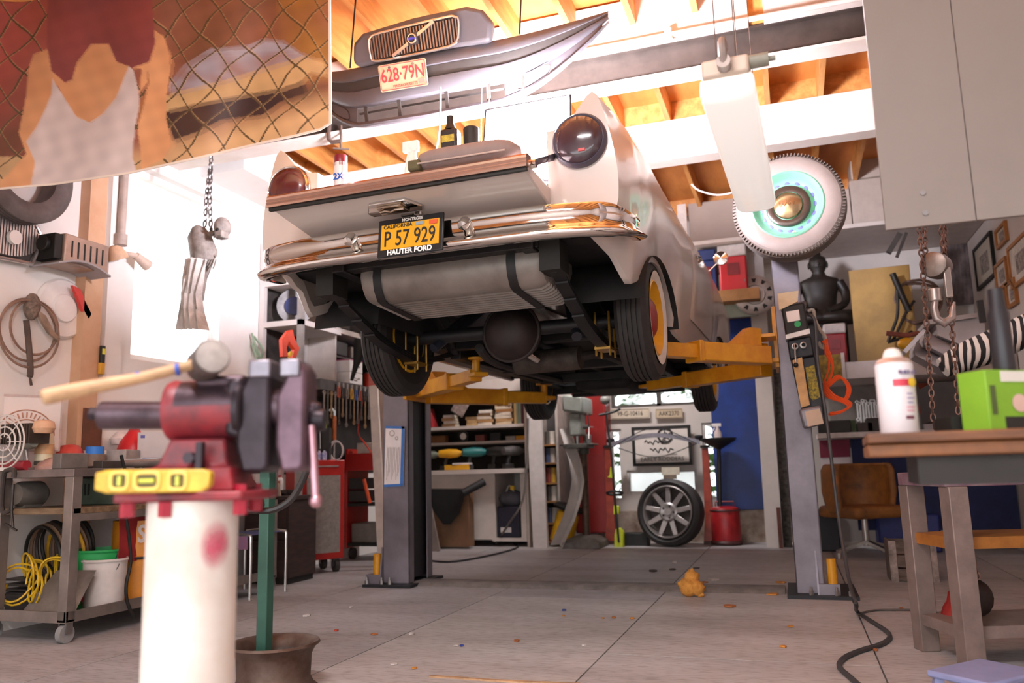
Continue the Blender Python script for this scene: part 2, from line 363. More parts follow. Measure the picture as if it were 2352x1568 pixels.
for s, lab in ((1, 'right'), (-1, 'left')):
    m = MB(); rows = []
    for y in YS:
        r = sect(y); b = r[-1]
        r = r+[V((b.x-.03, y, b.z+.004)), V((b.x-.035, y, b.z+.06))]
        rows.append([V((p.x*s, p.y, p.z)) for p in r])
    m.sheet(rows)
    q = rows[0]; m.add([p for p in q[:-1]]+[V((.625*s, -.06, 1.93)), V((.625*s, -.06, 2.42))], [tuple(range(len(q)+1))])
    m.b2((.62*s, -.055, 1.95), (.66*s, 1.75, 2.42))
    f = m.build('fender', cream, car, ang=50)
    # round tail lamp in its chrome ring
    m = MB(); c = (.78*s, -.065, 2.345)
    m.lathe([(.125, .03), (.128, -.012), (.118, -.028), (.105, -.02)], c, (0, 1, 0), 40); o = m.build('tail_lamp', chrome if s < 0 else mat('#4b4653', .3, var=0), f)
    m = MB(); m.lathe([(.114, -.02), (.105, -.036), (.075, -.047), (.03, -.052), (0, -.053)], c, (0, 1, 0), 36)
    m.build('lens', mat('#3a2a33', .15, var=0, coat=.6) if s > 0 else mat('#4a1012', .25, var=0, coat=.4), o, ang=70)
    if s > 0:
        m = MB(); m.box((c[0]+.02, c[1]-.048, c[2]-.062), (.03, .012, .012)); m.build('reflector', mat('#d8201c', .3, var=0), o)
    # wheel well liner
    for yc in (AX, FX):
        m = MB(); A = [PI*i/16 for i in range(17)]; R = .47; dy = -.06 if yc == AX else 0
        m.sheet([[(x*s, yc+dy+R*1.1*math.cos(a), 1.70+.31*math.sin(a)) for a in A] for x in (.54, .75, .95)])
        m.add([(.54*s, yc+dy+R*1.1*math.cos(a), 1.70+.31*math.sin(a)) for a in A], [tuple(range(17))])
        m.build('wheel_well', und, car)
    # door skin and its handle
    m = MB(); rows = []
    for y in [2.0, 2.03, 2.2, 2.6, 3.0, 3.17, 3.2]:
        k = 0 if y in (2.0, 3.2) else .007
        r = [p for p in sect(y) if 1.8 < p.z and p.x > .93]
        rows.append([V(((p.x+k)*s, y, p.z)) for p in r][-10:])
    n_ = min(len(r) for r in rows); m.sheet([r[-n_:] for r in rows]); d = m.build('door', cream, car, ang=60)
    m = MB(); m.tube([(1.0*s, 2.1, 2.30), (1.02*s, 2.13, 2.305), (1.02*s, 2.22, 2.305), (1.0*s, 2.25, 2.30)], .009, 8); m.build('handle', chrome, d)
    m = MB(); m.lathe([(0, -.02), (.055, -.012), (.06, 0), (.05, .02), (0, .03)], (1.06*s, 3.25, 2.56), (0, 1, 0), 20); m.cyl((.93*s, 3.25, 2.44), (1.05*s, 3.25, 2.54), .008); m.build('mirror', chrome, car)
# cab: pillars, roof, glass
rings = []
for y, zt, wb, wt in ((1.72, 2.5, .80, .74), (1.80, 2.62, .81, .71), (1.93, 2.80, .815, .69), (2.06, 2.89, .82, .675), (2.25, 2.93, .82, .67), (3.0, 2.93, .82, .67), (3.25, 2.88, .82, .68), (3.45, 2.75, .81, .71), (3.7, 2.48, .80, .76)):
    half = [(wb, 2.42), (wb-.01, 2.42+(zt-2.42)*.25), (wt+.03, zt-.10 if zt > 2.6 else zt-.03), (wt-.03, zt-.025), (wt-.14, zt+.005), (.2, zt+.02)]
    rings.append([V((a, y, b)) for a, b in half]+[V((-a, y, b)) for a, b in reversed(half)])
m = MB(); m.loft(rings); cab = m.build('cab', cream, car, ang=50)
for s in (1, -1):
    m = MB(); m.sheet([[(.823*s, 2.05, 2.47), (.80*s, 2.1, 2.60), (.742*s, 2.17, 2.79)], [(.826*s, 2.7, 2.47), (.80*s, 2.7, 2.6), (.742*s, 2.7, 2.82)], [(.822*s, 3.4, 2.47), (.80*s, 3.3, 2.6), (.745*s, 3.1, 2.8)]]); m.build('side_window', mat('#c9d2da', .08, var=0, metal=.4), cab)
m = MB(); m.sheet([[(x, 1.76, 2.52), (x*.93, 1.93, 2.81)] for x in (-.6, -.2, .2, .6)]); m.build('rear_window', mat('#2a2f33', .08, var=0, metal=.3), cab)
m = MB(); rows = []
for y in (3.55, 3.9, 4.3, 4.7, 4.95): rows.append([V((x, y, 2.43+.05*(1-(x/.8)**2)-(.05 if y > 4.9 else 0))) for x in [i*.82/6 for i in range(-6, 7)]])
m.sheet(rows); m.build('hood', cream, car)
m = MB(); m.b2((-.86, 4.94, 1.84), (.86, 5.0, 2.35)); m.build('grille_panel', cream, car, bev=.02)
m = MB(); m.tube([(-.95, 4.75, 1.9), (-.9, 5.02, 1.9), (-.5, 5.1, 1.9), (.5, 5.1, 1.9), (.9, 5.02, 1.9), (.95, 4.75, 1.9)], .07, 10, smooth=4); m.build('front_bumper', chrome, car)
# cargo bed
m = MB(); m.b2((-.62, 0, 2.06), (.62, 1.75, 2.10)); m.b2((-.80, 1.72, 2.06), (.80, 1.76, 2.5)); m.build('cargo_bed', cream, car)
# floor pan, frame, tank, axle
m = MB(); m.b2((-.86, .05, 1.93), (.86, .62, 1.96)); m.b2((-.56, .6, 1.93), (.56, 1.45, 1.96)); m.b2((-.88, 1.44, 1.74), (.88, 3.52, 1.80)); m.b2((-.5, 3.5, 1.74), (.5, 4.9, 1.80)); m.build('floor_pan', und, car)
m = MB()
for s in (1, -1):
    m.bar((.50*s, -.05, 1.93), (.50*s, .55, 1.93), .07, .10); m.bar((.50*s, .55, 1.93), (.50*s, .9, 1.98), .07, .10); m.bar((.5*s, .9, 1.98), (.56*s, 1.5, 1.70), .07, .10); m.bar((.56*s, 1.5, 1.69), (.56*s, 4.9, 1.69), .08, .12)
for y, z in ((.02, 1.93), (1.45, 1.72), (2.4, 1.66), (3.3, 1.66), (4.3, 1.62)): m.bar((-.55, y, z), (.55, y, z), .08, .08)
m.build('frame_rails', dk, car, bev=.006)
tz, ty0, ty1 = 1.735, .03, .52; x0, x1 = -.43, .555
prof = [(.015, .2), (.0, .12), (.012, .06), (.05, .012), (.09, 0)]+[(.09+.040*i+d, (.016 if e else 0)) for i in range(9) for d, e in ((.004, 0), (.010, 1), (.030, 1), (.036, 0))]+[(.45, .0), (.48, .02), (.49, .07), (.49, .2)]
rows = []
for x, k in ((x0, .05), (x0+.012, .02), (x0+.05, 0), (x1-.05, 0), (x1-.012, .02), (x1, .05)):
    rows.append([V((x, ty0+k*.5+a*(1-k*.9), tz+b-.05*a+k*(1 if b < .1 else .3))) for a, b in prof])
m = MB(); m.loft(rows, closed=True); tank = m.build('fuel_tank', galv, car, ang=30)
for x in (x0+.11, x1-.16):
    m = MB(); P = [V((x, ty0+a, tz+b)) for a, b in ((.012, .21), (-.006, .12), (.006, .055), (.045, .002), (.09, -.011), (.45, -.030), (.5, .0))]
    m.sheet([[p+V((dx, 0, 0)) for p in P] for dx in (-.022, .022)], .004, (0, -.3, -1)); m.build('tank_strap', dk, tank)
m = MB(); m.tube([(.555, .05, 1.9), (.62, .12, 1.95), (.64, .3, 1.99)], .025); m.build('filler_neck', dk, tank)
ax = MB(); ax.cyl((-.68, AX, WZ), (.68, AX, WZ), .042); ax.build('rear_axle', dk, car)
m = MB(); m.lathe([(0, -.17), (.08, -.165), (.13, -.13), (.165, -.06), (.17, 0), (.15, .06), (.09, .15), (.06, .25)], (.05, AX, WZ-.02), (0, 1, 0), 26); m.torus((.05, AX-.05, WZ-.02), (0, 1, 0), .17, .012); m.build('differential', mat('#2a1d1a', .65, var=.3), car)
m = MB(); m.cyl((.05, AX+.2, WZ-.02), (0, 3.4, 1.74), .045); m.build('drive_shaft', dk, car)
for s in (1, -1):
    m = MB(); P = [V((.60*s, .08, 1.80)), V((.60*s, .3, 1.72)), V((.60*s, .6, 1.63)), V((.60*s, AX, 1.58)), V((.60*s, 1.35, 1.63)), V((.60*s, 1.75, 1.74))]
    for k in range(4):
        Q = [p-V((0, 0, .012*k)) for p in cat(P, 4)]; c = len(Q)//2; h = c-int(c*.22*k)
        Q = Q[c-h:c+h+1]; m.sheet([[p+V((d, 0, 0)) for p in Q] for d in (-.032, .032)], .009, (0, 0, -1))
    sp = m.build('leaf_spring', dk, car)
    m = MB(); m.b2((.555*s, AX-.08, 1.535), (.645*s, AX+.08, 1.55)); 
    for dy in (-.06, .06):
        for dx in (.56, .64): m.cyl((dx*s, AX+dy, 1.50), (dx*s, AX+dy, 1.75), .007, n=6)
    m.build('spring_plate', mat('#b08433', .4, metal=.5, var=.2), sp)
    m = MB(); m.bar((.60*s, .06, 1.90), (.60*s, .09, 1.79), .09, .03, up=(1, 0, 0)); m.b2((.55*s, -.01, 1.78), (.65*s, .13, 1.92)); m.build('spring_shackle', blk, sp)
    m = MB(); m.cyl((.45*s, AX-.06, 1.62), (.3*s, AX+.35, 1.93), .03); m.cyl((.40*s, AX+.08, 1.73), (.3*s, AX+.35, 1.93), .04); m.build('shock_absorber', mat('#20222c', .5), car)
m = MB(); m.cyl((-.12, 1.5, 1.57), (.32, 1.48, 1.575), .075, n=18); mf = m.build('muffler', mat('#4c413a', .6, metal=.3, var=.3), car)
m = MB(); m.tube([(-.02, 1.28, 1.64), (.01, 1.34, 1.61), (.05, 1.42, 1.575)], .028, 12); m.build('tail_pipe', chrome, mf)
m = MB(); m.tube([(.3, 1.5, 1.58), (.42, 1.8, 1.62), (.42, 3.4, 1.64)], .03, 8, smooth=3); m.tube([(-.3, 1.3, 1.66), (-.4, 1.9, 1.63), (-.36, 3.4, 1.64)], .03, 8, smooth=3); m.build('exhaust_pipe', mat('#2e2825', .6, var=.3), car)
m = MB(); m.b2((-.25, 3.3, 1.55), (.25, 4.1, 1.80)); m.build('oil_pan', und, car, bev=.05)
m = MB(); m.bar((-.62, FX, 1.62), (.62, FX, 1.62), .09, .07); m.build('front_suspension', und, car)
# wheels
def tyre_prof(R, rr, wd):
    h = wd/2; g = []
    n = 5
    for i in range(n):
        a = -h*.72+1.44*h*i/n; b = a+1.44*h/n
        g += [(R-.002*abs(a/h), a+.004), (R-.002*abs(b/h), b-.004), (R-.009, b-.003), (R-.009, b+.003)]
    return [(rr, -h*.7), (rr+.02, -h*.82), (rr+(R-rr)*.5, -h), (R-.03, -h*.93)]+g[:-2]+[(R-.03, h*.93), (rr+(R-rr)*.5, h), (rr+.02, h*.82), (rr, h*.7)]
def wheel(x, y, s, k):
    m = MB(); m.lathe(tyre_prof(.35, .205, .185), (x, y, WZ), (s, 0, 0), 56); ty = m.build('tyre', rub, car, ang=25)
    m = MB(); m.lathe([(.212, .0795), (.225, .087), (.25, .0955), (.262, .096)], (x, y, WZ), (s, 0, 0), 56); m.build('whitewall', ww, ty)
    m = MB(); m.lathe([(.17, -.07), (.205, -.07), (.205, .06), (.212, .082), (.204, .086), (.196, .07), (.185, .05), (.175, .035), (.15, .02), (.13, .03), (.08, .035), (0, .03)], (x, y, WZ), (s, 0, 0), 44); rm = m.build('rim', yel, ty)
    m = MB(); m.lathe([(0, -.075), (.19, -.07), (.195, -.03), (.12, -.02), (0, -.02)], (x, y, WZ), (s, 0, 0), 30); m.build('brake_drum', und, ty)
    m = MB(); m.lathe([(.135, .03), (.12, .05), (.08, .075), (.03, .085), (0, .086)], (x, y, WZ), (s, 0, 0), 28); m.build('hub_cap', redp, rm)
for s in (1, -1):
    wheel(.80*s+(.015 if s > 0 else .085), AX, s, 0); wheel(.78*s, FX, s, 1)
# rear bumper
plan = [V(p) for p in ((-.985, .16, .015), (-.975, .06, .01), (-.93, -.06, .005), (-.83, -.145, 0), (-.6, -.19, 0), (-.3, -.20, 0), (0, -.20, 0), (.3, -.20, 0), (.6, -.19, 0), (.83, -.145, 0), (.93, -.06, .005), (.975, .06, .01), (.985, .16, .015))]
P = cat(plan, 4); rings = []
for i, p in enumerate(P):
    t = (P[min(i+1, len(P)-1)]-P[max(i-1, 0)]).normalized(); nrm = V((t.y, -t.x, 0)).normalized()
    if nrm.y > .01 and abs(p.x) < .9: nrm = -nrm
    k = 1-.35*max(0, (abs(p.x)-.9)/.085)**2
    sec = [(-.03, .072), (.0, .078), (.008, .068), (.004, .03), (.003, -.012), (.012, -.026), (.032, -.04), (.04, -.055), (.032, -.07), (.005, -.08), (-.03, -.074)]
    rings.append([p+nrm*a+V((0, 0, 1.95+b*k-(0 if abs(p.x) < .2 else 0))) for a, b in sec])
m = MB(); m.loft(rings); bmp = m.build('rear_bumper', chrome, car, ang=60)
for x, z in ((-.32, 1.985), (.27, 1.985)):
    m = MB(); m.lathe([(.0, -.055), (.022, -.05), (.026, -.035), (.026, 0), (.018, .02)], (x, -.205, z+.01), (0, .8, .6), 18); m.build('bumper_lamp', chrome, bmp, ang=25)
for x in (-.88, .84):
    m = MB(); m.ball((x, -.125 if x > 0 else -.11, 1.97), (.016, .01, .016)); m.build('bumper_bolt', chrome, bmp)
PLY = -.255
lp = MB(Matrix.Translation((.015, PLY, 1.952)) @ Matrix.Rotation(rad(-6), 4, 'X')); lp.box((0, .006, 0), (.335, .012, .185)); lpo = lp.build('licence_plate', mat('#141416', .4, var=0), car, bev=.006, label='yellow vintage licence plate in a black dealer frame')
PM = Matrix.Translation((.015, PLY, 1.952)) @ Matrix.Rotation(rad(-6), 4, 'X')
b = MB(PM); b.box((0, -.002, .002), (.295, .004, .122)); b.build('plate_face', mat('#e0a014', .4, var=.05), lpo)
def FT(x, z, d=-.006): return wm(car) @ PM @ frame((x, d, z), (1, 0, 0), (0, 0, 1))
text('P 57 929', .106, FT(0, -.012), mat('#1a1712', .5, var=0), lpo, sx=.70)
text('CALIFORNIA', .026, FT(-.062, .050), mat('#1a1712', .5, var=0), lpo)
text('MONTROSE', .020, FT(.01, .077, -.002), mat('#e6e2dc', .5, var=0), lpo, bold=.0006)
text('HAUTER FORD', .034, FT(0, -.075, -.002), mat('#ece9e6', .5, var=0), lpo, bold=.0012)
b = MB(PM); b.box((.118, -.006, .048), (.04, .003, .02)); b.build('sticker', mat('#d6542a', .5, var=0), lpo)
b = MB(PM); b.box((.05, -.006, .05), (.045, .003, .016)); b.build('sticker', mat('#8f979c', .5, var=0), lpo)
# tailgate, dropped level
m = MB(); m.prism([(-.63, 0, 2.05), (-.63, -.06, 2.06), (-.63, -.40, 2.112), (-.63, -.415, 2.122), (-.63, -.415, 2.16), (-.63, 0, 2.15)], (1.26, 0, 0)); tg = m.build('tailgate', cream, car, bev=.008)
m = MB(); P = [(-.402, 2.122), (-.428, 2.122), (-.432, 2.130), (-.426, 2.134), (-.432, 2.142), (-.426, 2.147), (-.432, 2.156), (-.425, 2.161), (-.428, 2.170), (-.415, 2.182), (-.36, 2.186), (-.36, 2.165)]
m.prism([(-.645, a, b) for a, b in P], (1.29, 0, 0)); m.build('trim_band', copper, tg, ang=20)
m = MB(); m.b2((-.64, -.418, 2.108), (.64, -.40, 2.121)); m.build('rubber_seal', blk, tg)
EM = Matrix.Translation((-.06, -.285, 2.094)) @ Matrix.Rotation(rad(-8.5), 4, 'X') @ Matrix.Scale(1.22, 4)
m = MB(EM); m.prism([(-.105, .05, 0), (.105, .05, 0), (.115, .02, 0), (.075, -.045, 0), (-.075, -.045, 0), (-.115, .02, 0)], (0, 0, -.012)); em = m.build('emblem', chrome, tg, bev=.004)
m = MB(EM); m.prism([(-.06, .032, -.012), (.06, .032, -.012), (.05, -.028, -.012), (-.05, -.028, -.012)], (0, 0, -.008)); m.tube([(-.05, .0, -.022), (-.02, -.012, -.026), (.0, -.006, -.03), (.02, -.012, -.026), (.05, .0, -.022)], .005, 6); m.build('crest', mat('#b8a898', .2, metal=1, var=0), em, bev=.002)
m = MB(EM); m.lathe([(0, -.014), (.018, -.012), (.02, 0)], (.065, .09, 0), (0, 0, 1), 14); m.box((.02, .085, -.004), (.05, .012, .006)); m.build('lock', chrome, tg)
for s in (1, -1):
    m = MB(); m.bar((.64*s, -.33, 2.17), (.66*s, -.02, 2.31), .012, .03); m.cyl((.63*s, -.34, 2.16), (.66*s, -.34, 2.16), .02); m.build('tailgate_arm', chrome, tg)
m = MB(); m.b2((-.64, -.02, 1.98), (.64, .03, 2.075)); m.build('rear_sill', cream, car)
# ------------------------------------------------------------ the two-post lift
pst = mat('#8b848c', .42, metal=.35, var=.12, scale=2.5, alt='#6d666c'); pdk = mat('#2b2a2e', .5, metal=.3, var=.2); lyel = mat('#e0a020', .38, var=.18, scale=5, alt='#c17a12')
steel = mat('#a39c98', .35, metal=.8, var=.15); conc = mat('#8e8580', .7, metal=.2, var=.2, scale=8)
def lift_post(x0, x1, yf, yb, s, label):
    r = root('lift_post', label, 'lift post', ((x0+x1)/2, (yf+yb)/2, 0), group='posts of the car lift'); ym = (yf+yb)/2; xi = x1 if s > 0 else x0
    m = MB(); m.b2((x0, yf, .02), (x1, yf+.02, 2.9)); m.b2((x0, yb-.02, .02), (x1, yb, 2.9)); xo = x0 if s > 0 else x1
    m.b2((xo, yf, .02), (xo+.02*s, yb, 2.9)); m.b2((xi, yf, .02), (xi-.015*s, yf+.1, 2.9)); m.b2((xi, yb-.1, .02), (xi-.015*s, yb, 2.9)); m.b2((x0, yf, 2.88), (x1, yb, 2.9))
    m.build('column', pst, r, world=True, bev=.012)
    m = MB(); m.b2((xo+.05*s, yf+.06, .05), (xi-.03*s, yb-.06, 2.85)); m.build('carriage_rail', pdk, r, world=True)
    m = MB(); m.b2((min(x0, xo-.13*s) if s > 0 else x0-.06, yf-.10, .0), (x1+.06 if s > 0 else max(x1, xo+.20), yb+.08, .022)); m.build('base_plate', pdk, r, world=True)
    for dx, dy in ((-.09, -.06), (.04, -.06), (.11, -.06)):
        m = MB(); x = (xo-.02*s if s > 0 else xo+.02)+dx*(1 if s > 0 else 1.2); m.cyl((x, yf+dy, .02), (x, yf+dy, .05), .016, n=6); m.cyl((x, yf+dy, .05), (x, yf+dy, .075), .008, n=8); m.build('anchor_bolt', steel, r, world=True)
    m = MB(); g = xo-.01*s if s > 0 else xo-.05; gx = g
    m.prism([(g, yf-.05, .02), (g, yf+.0, .3), (g, yf+.02, .3), (g, yf+.02, .02)], (.012, 0, 0)); m.b2((g-.12 if s > 0 else g+.012, yf-.04, .022), (g if s > 0 else g+.14, yf+.06, .09)); m.build('gusset', pst, r, world=True)
    m = MB(); m.cyl((g-.04 if s > 0 else g+.10, yf+.0, .09), (g-.04 if s > 0 else g+.10, yf+.0, .25), .03, n=18); m.build('stub_post', lyel, r, world=True)
    return r
LP = lift_post(-3.16, -2.93, 5.97, 6.42, 1, 'left lift post with a taped paper sheet, standing behind the hanging rear wheel')
RP = lift_post(-.045, .135, 5.9, 6.34, -1, 'right lift post carrying the black power unit and its hoses')
def arm(name, pts, w, h, z, par, taper=.75, pad=True, tail=None):
    (ax_, ay), (bx, by) = pts; a = V((ax_, ay, z)); b = V((bx, by, z)); d = b-a
    m = MB(); m.bar(a, a+d*.62, w, h); m.bar(a+d*.60, a+d*.64, w*1.15, h*1.12); ar = m.build(name, lyel, par, world=True, bev=.006)
    m = MB(); m.bar(a+d*.6, b, w*.74, h*.74); m.bar(b-d.normalized()*.02, b+d.normalized()*.09, w*.9, h*.25); m.build('arm_extension', lyel, ar, world=True, bev=.004)
    m = MB(); m.prism([a+d*.02+V((0, 0, h/2)), a+d*.30+V((0, 0, h/2)), a+d*.12+V((0, 0, h/2+.13)), a+d*.02+V((0, 0, h/2+.13))], d.cross(V((0, 0, 1))).normalized()*w*.5); m.build('arm_gusset', lyel, ar, world=True)
    if pad:
        m = MB(); m.cyl(b+V((0, 0, h*.1)), b+V((0, 0, h*.5+.05)), .028, n=14); m.cyl(b+V((0, 0, h*.5+.05)), b+V((0, 0, h*.5+.065)), .075, n=20); m.build('lift_pad', lyel, ar, world=True)
    return ar
arm('lift_arm', ((-2.80, 6.08), (aY(1250, 890, 6.9).x, 6.9)), .12, .13, 1.505, LP); arm('lift_arm', ((-2.80, 5.98), (-2.03, 5.2)), .12, .11, 1.535, LP)
arm('lift_arm', ((-.13, 5.72), (-.80, 4.98)), .13, .12, 1.60, RP, pad=False); arm('lift_arm', ((-.13, 5.98), (-1.08, 6.75)), .12, .11, 1.545, RP)
for P_, x, z, s in ((LP, -2.90, 1.545, 1), (RP, -.08, 1.62, -1)):
    m = MB(); m.b2((x-.04*s, 5.84, z-.05), (x+.10*s, 6.3, z-.02)); m.b2((x-.04*s, 5.9, z-.08), (x-.01*s, 6.3, z+.35)); m.b2((x-.03*s, 5.72, z+.11), (x+.13*s, 5.95, z+.135)); m.build('carriage', lyel, P_, world=True, bev=.004)
# floor cover plate between the posts
m = MB(); m.prism([(-2.92, 5.99, 0), (-2.92, 6.03, .028), (-2.92, 6.24, .028), (-2.92, 6.28, 0)], (2.80, 0, 0)); fp = m.build('cover_plate', conc); tag(fp, 'long low steel cover plate on the floor between the two lift posts', 'floor plate')
# taped paper
paper = mat('#efe6e4', .8, var=.03); btape = mat('#3f78c4', .6, var=.05)
c0, c1, c2, c3 = (aY(px, py, 5.955) for px, py in ((886, 978), (930, 979), (926, 1116), (882, 1118)))
m = MB(); m.add([c0, c1, c2, c3], [(0, 1, 2, 3)]); m.add([p+V((0, .003, 0)) for p in (c0, c1, c2, c3)], [(3, 2, 1, 0)]); po = m.build('paper_sheet', paper); tag(po, 'white drawn sheet taped with blue tape to the left lift post', 'paper')
def lerp(a, b, t): return a+(b-a)*t
m = MB()
for a, b, q, p in ((c0, c1, c2, c3), (c3, c2, c1, c0)): m.add([v+V((0, -.003, 0)) for v in (a, b, lerp(b, q, .04), lerp(a, p, .04))], [(0, 1, 2, 3)])
m.add([v+V((0, -.003, 0)) for v in (lerp(c1, c0, .16), c1, c2, lerp(c2, c3, .16))], [(0, 1, 2, 3)]); m.build('tape', btape, po)
m = MB()
for k, (u, v) in enumerate(((.35, .12), (.6, .2))):
    cx = lerp(lerp(c0, c1, u), lerp(c3, c2, u), v)+V((0, -.004, 0)); m.torus(cx, (0, 1, 0), .022-.01*k, .002, 20, 4)
for k in range(9):
    u = .12+.08*k; m.tube([lerp(lerp(c0, c1, u+.02*math.sin(k*3+j)), lerp(c3, c2, u+.02*math.sin(k*2+j)), .35+.06*j)+V((0, -.004, 0)) for j in range(10-k % 3)], .0012, 4)
m.build('drawing', mat('#8d7a70', .8, var=0), po)
# power unit and dressing of the right post
yq = 5.86
def Q(px, py, y=yq): return aY(px, py, y)
def slab(mb, P, th): mb.prism([Q(*p) for p in P], (0, th, 0)); return mb
pu = root('power_unit', 'black lift power unit with orange and white label and green dot on the right post', 'power unit', Q(1830, 780))
m = MB(); slab(m, [(1795, 712), (1846, 702), (1858, 768), (1806, 782)], -.14).build('motor', blk, pu, world=True, bev=.012)
m = MB(); m.prism([Q(1793, 714, 5.72), Q(1853, 700, 5.72), Q(1851, 690, 5.78), Q(1797, 704, 5.78)], (0, .1, 0)); m.build('motor_cap', mat('#77716e', .3, metal=.7), pu, world=True, bev=.01)
Y1 = yq-.143
def Q1(px, py): return aY(px, py, Y1)
m = MB(); m.prism([Q1(1805, 716), Q1(1835, 711), Q1(1838, 735), Q1(1809, 740)], (0, -.002, 0)); lb = m.build('label', mat('#e6dcd6', .5, var=0), pu, world=True)
m = MB(); m.prism([Q1(1806, 716), Q1(1835, 711), Q1(1835.6, 716), Q1(1806.5, 721)], (0, -.004, 0)); m.prism([Q1(1807, 725), Q1(1836, 720), Q1(1836.4, 724), Q1(1807.6, 729)], (0, -.004, 0)); m.build('stripe', mat('#d9701f', .5, var=0), lb)
m = MB(); c = Q1(1832, 744); m.cyl(c, c+V((0, -.003, 0)), .021, n=20); m.build('green_dot', mat('#1f9a55', .5, var=0), pu, world=True)
m = MB(); slab(m, [(1805, 776), (1858, 762), (1860, 773), (1806, 786)], -.15).build('bracket', mat('#c9c0ba', .4, metal=.4), pu, world=True)
m = MB(); slab(m, [(1808, 786), (1862, 776), (1870, 820), (1815, 830)], -.10).build('pump_body', pdk, pu, world=True, bev=.01)
m = MB(); slab(m, [(1816, 828), (1872, 818), (1898, 970), (1850, 985)], -.07).build('reservoir', pdk, pu, world=True, bev=.012)
m = MB(); m.prism([aY(p, q, 5.79) for p, q in ((1834, 942), (1884, 932), (1894, 974), (1846, 986))], (0, -.1, 0)); m.build('reservoir_end', mat('#7c757a', .4, metal=.4), pu, world=True, bev=.015)
m = MB(); m.prism([aY(p, q, 5.685) for p, q in ((1849, 945), (1883, 938), (1892, 972), (1855, 980))], (0, -.003, 0)); m.build('label', mat('#c7ab92', .6, var=.05), pu, world=True)
m = MB(); m.prism([aY(p, q, 5.785) for p, q in ((1850, 844), (1870, 838), (1884, 912), (1868, 920), (1860, 912))], (0, -.004, 0)); m.build('warning_label', mat('#b9a016', .6, var=.45, scale=60, alt='#3a330f'), pu, world=True)
m = MB(); m.cyl(aY(1825, 790, 5.72), aY(1828, 834, 5.70), .006); m.build('lever', steel, pu, world=True)
m = MB(); m.ball(aY(1828, 838, 5.70), .017); m.build('lever_knob', blk, pu, world=True)
for px, py in ((1826, 796), (1845, 793)):
    m = MB(); c = aY(px, py, 5.75); m.lathe([(.022, 0), (.022, -.02), (.012, -.022), (.012, -.04)], c, (0, 1, 0), 14); m.build('fitting', steel, pu, world=True)
m = MB(); m.prism([aY(p, q, 5.74) for p, q in ((1820, 828), (1842, 820), (1860, 930), (1840, 936))], (0, -.008, 0)); o = m.build('wooden_stick', mat('#c69a63', .6, var=.15, scale=10)); tag(o, 'pale wooden stick hanging from the power unit on the right lift post', 'stick')
m = MB(); A = [aY(p, q, 5.71) for p, q in ((1786, 674), (1834, 667), (1832, 692), (1790, 712))]; m.add(A+[A[0]+V((0, .03, 0)), A[1]+V((0, .05, .0)), A[2]+V((0, .03, 0)), A[3]+V((0, .02, 0))], [(0, 1, 2, 3), (7, 6, 5, 4), (0, 4, 5, 1), (2, 6, 7, 3)]); o = m.build('cloth_rag', mat('#cbb694', .9, var=.1, bump=.3)); tag(o, 'tan folded rag draped over the top of the lift power unit', 'rag')
# air hose from the power unit to the floor and forward
pts = [aY(1858, 722, 5.80), aY(1872, 740, 5.78), aY(1878, 830, 5.76), aY(1898, 960, 5.7), aY(1925, 1180, 5.55), aY(1950, 1330, 5.3), aZ(1966, 1385, .12), aZ(1969, 1404, .014), aZ(2005, 1428, .012), aZ(2042, 1455, .012), aZ(2030, 1476, .012), aZ(1975, 1494, .012), aZ(1938, 1511, .012), aZ(1928, 1530, .012), aZ(1950, 1552, .012), aZ(1990, 1585, .012), aZ(2080, 1640, .012)]
m = MB(); m.tube(pts, .0115, 8, smooth=6); o = m.build('air_hose', mat('#3d3b3c', .5, var=.1)); tag(o, 'dark grey hose dropping from the power unit and snaking over the floor', 'hose')
m = MB(); m.tube([aZ(1975, 1408, .007), aZ(2010, 1401, .007), aZ(2060, 1400, .007), aZ(2105, 1400, .007)], .006, 6, smooth=4); o = m.build('thin_cord', mat('#5f5a56', .6)); tag(o, 'thin grey cord lying straight on the floor beside the snaking hose', 'cord')
# orange extension cord on the post side
oc = mat('#e2521a', .45, var=.06); m = MB()
for k in range(5):
    j = lambda a: a+random.uniform(-6, 6)
    m.tube([aY(j(x), y+random.uniform(-4, 4), 5.95) for x, y in ((1892, 780), (1900, 810), (1908, 850), (1896, 890), (1925, 865), (1948, 890), (1935, 920), (1900, 905), (1893, 880), (1912, 910), (1952, 930), (1930, 945), (1908, 950))], .0065, 6, smooth=4)
o = m.build('extension_cord', oc); tag(o, 'bright orange extension cord looped beside the right lift post', 'cord')
m = MB(); m.tube([aY(p, q, 5.98) for p, q in ((1855, 715), (1868, 712), (1872, 735), (1885, 760), (1895, 775), (1890, 800), (1880, 785))], .012, 8, smooth=4); o = m.build('white_rope', mat('#b9aa9b', .8, var=.15, bump=.3)); tag(o, 'grubby white rope looped behind the lift power unit', 'rope')
# ------------------------------------------------------------ things hung from the ceiling
def chain(mb, P, L=.04, r=.0045, wd=.55):
    P = [V(p) for p in P]; k = 0; acc = []
    for a, b in zip(P, P[1:]):
        n = max(1, int((b-a).length/(L*.72)))
        for i in range(n): acc.append((lerp(a, b, (i+.5)/n), (b-a).normalized()))
    for c, t in acc:
        x, y, z = basis(t); s = x if k % 2 else y; k += 1; Q_ = []
        for i in range(12):
            a = 2*PI*i/12; Q_.append(c+t*(L/2*math.cos(a)*(1.0))+s*(L*wd/2*math.sin(a)))
        mb.tube(Q_, r, 5, closed=True)
    return mb
rust = mat('#8a6a5c', .45, metal=.7, var=.25, scale=30, alt='#5a4038'); zinc = mat('#8f8b8a', .35, metal=.8, var=.15)
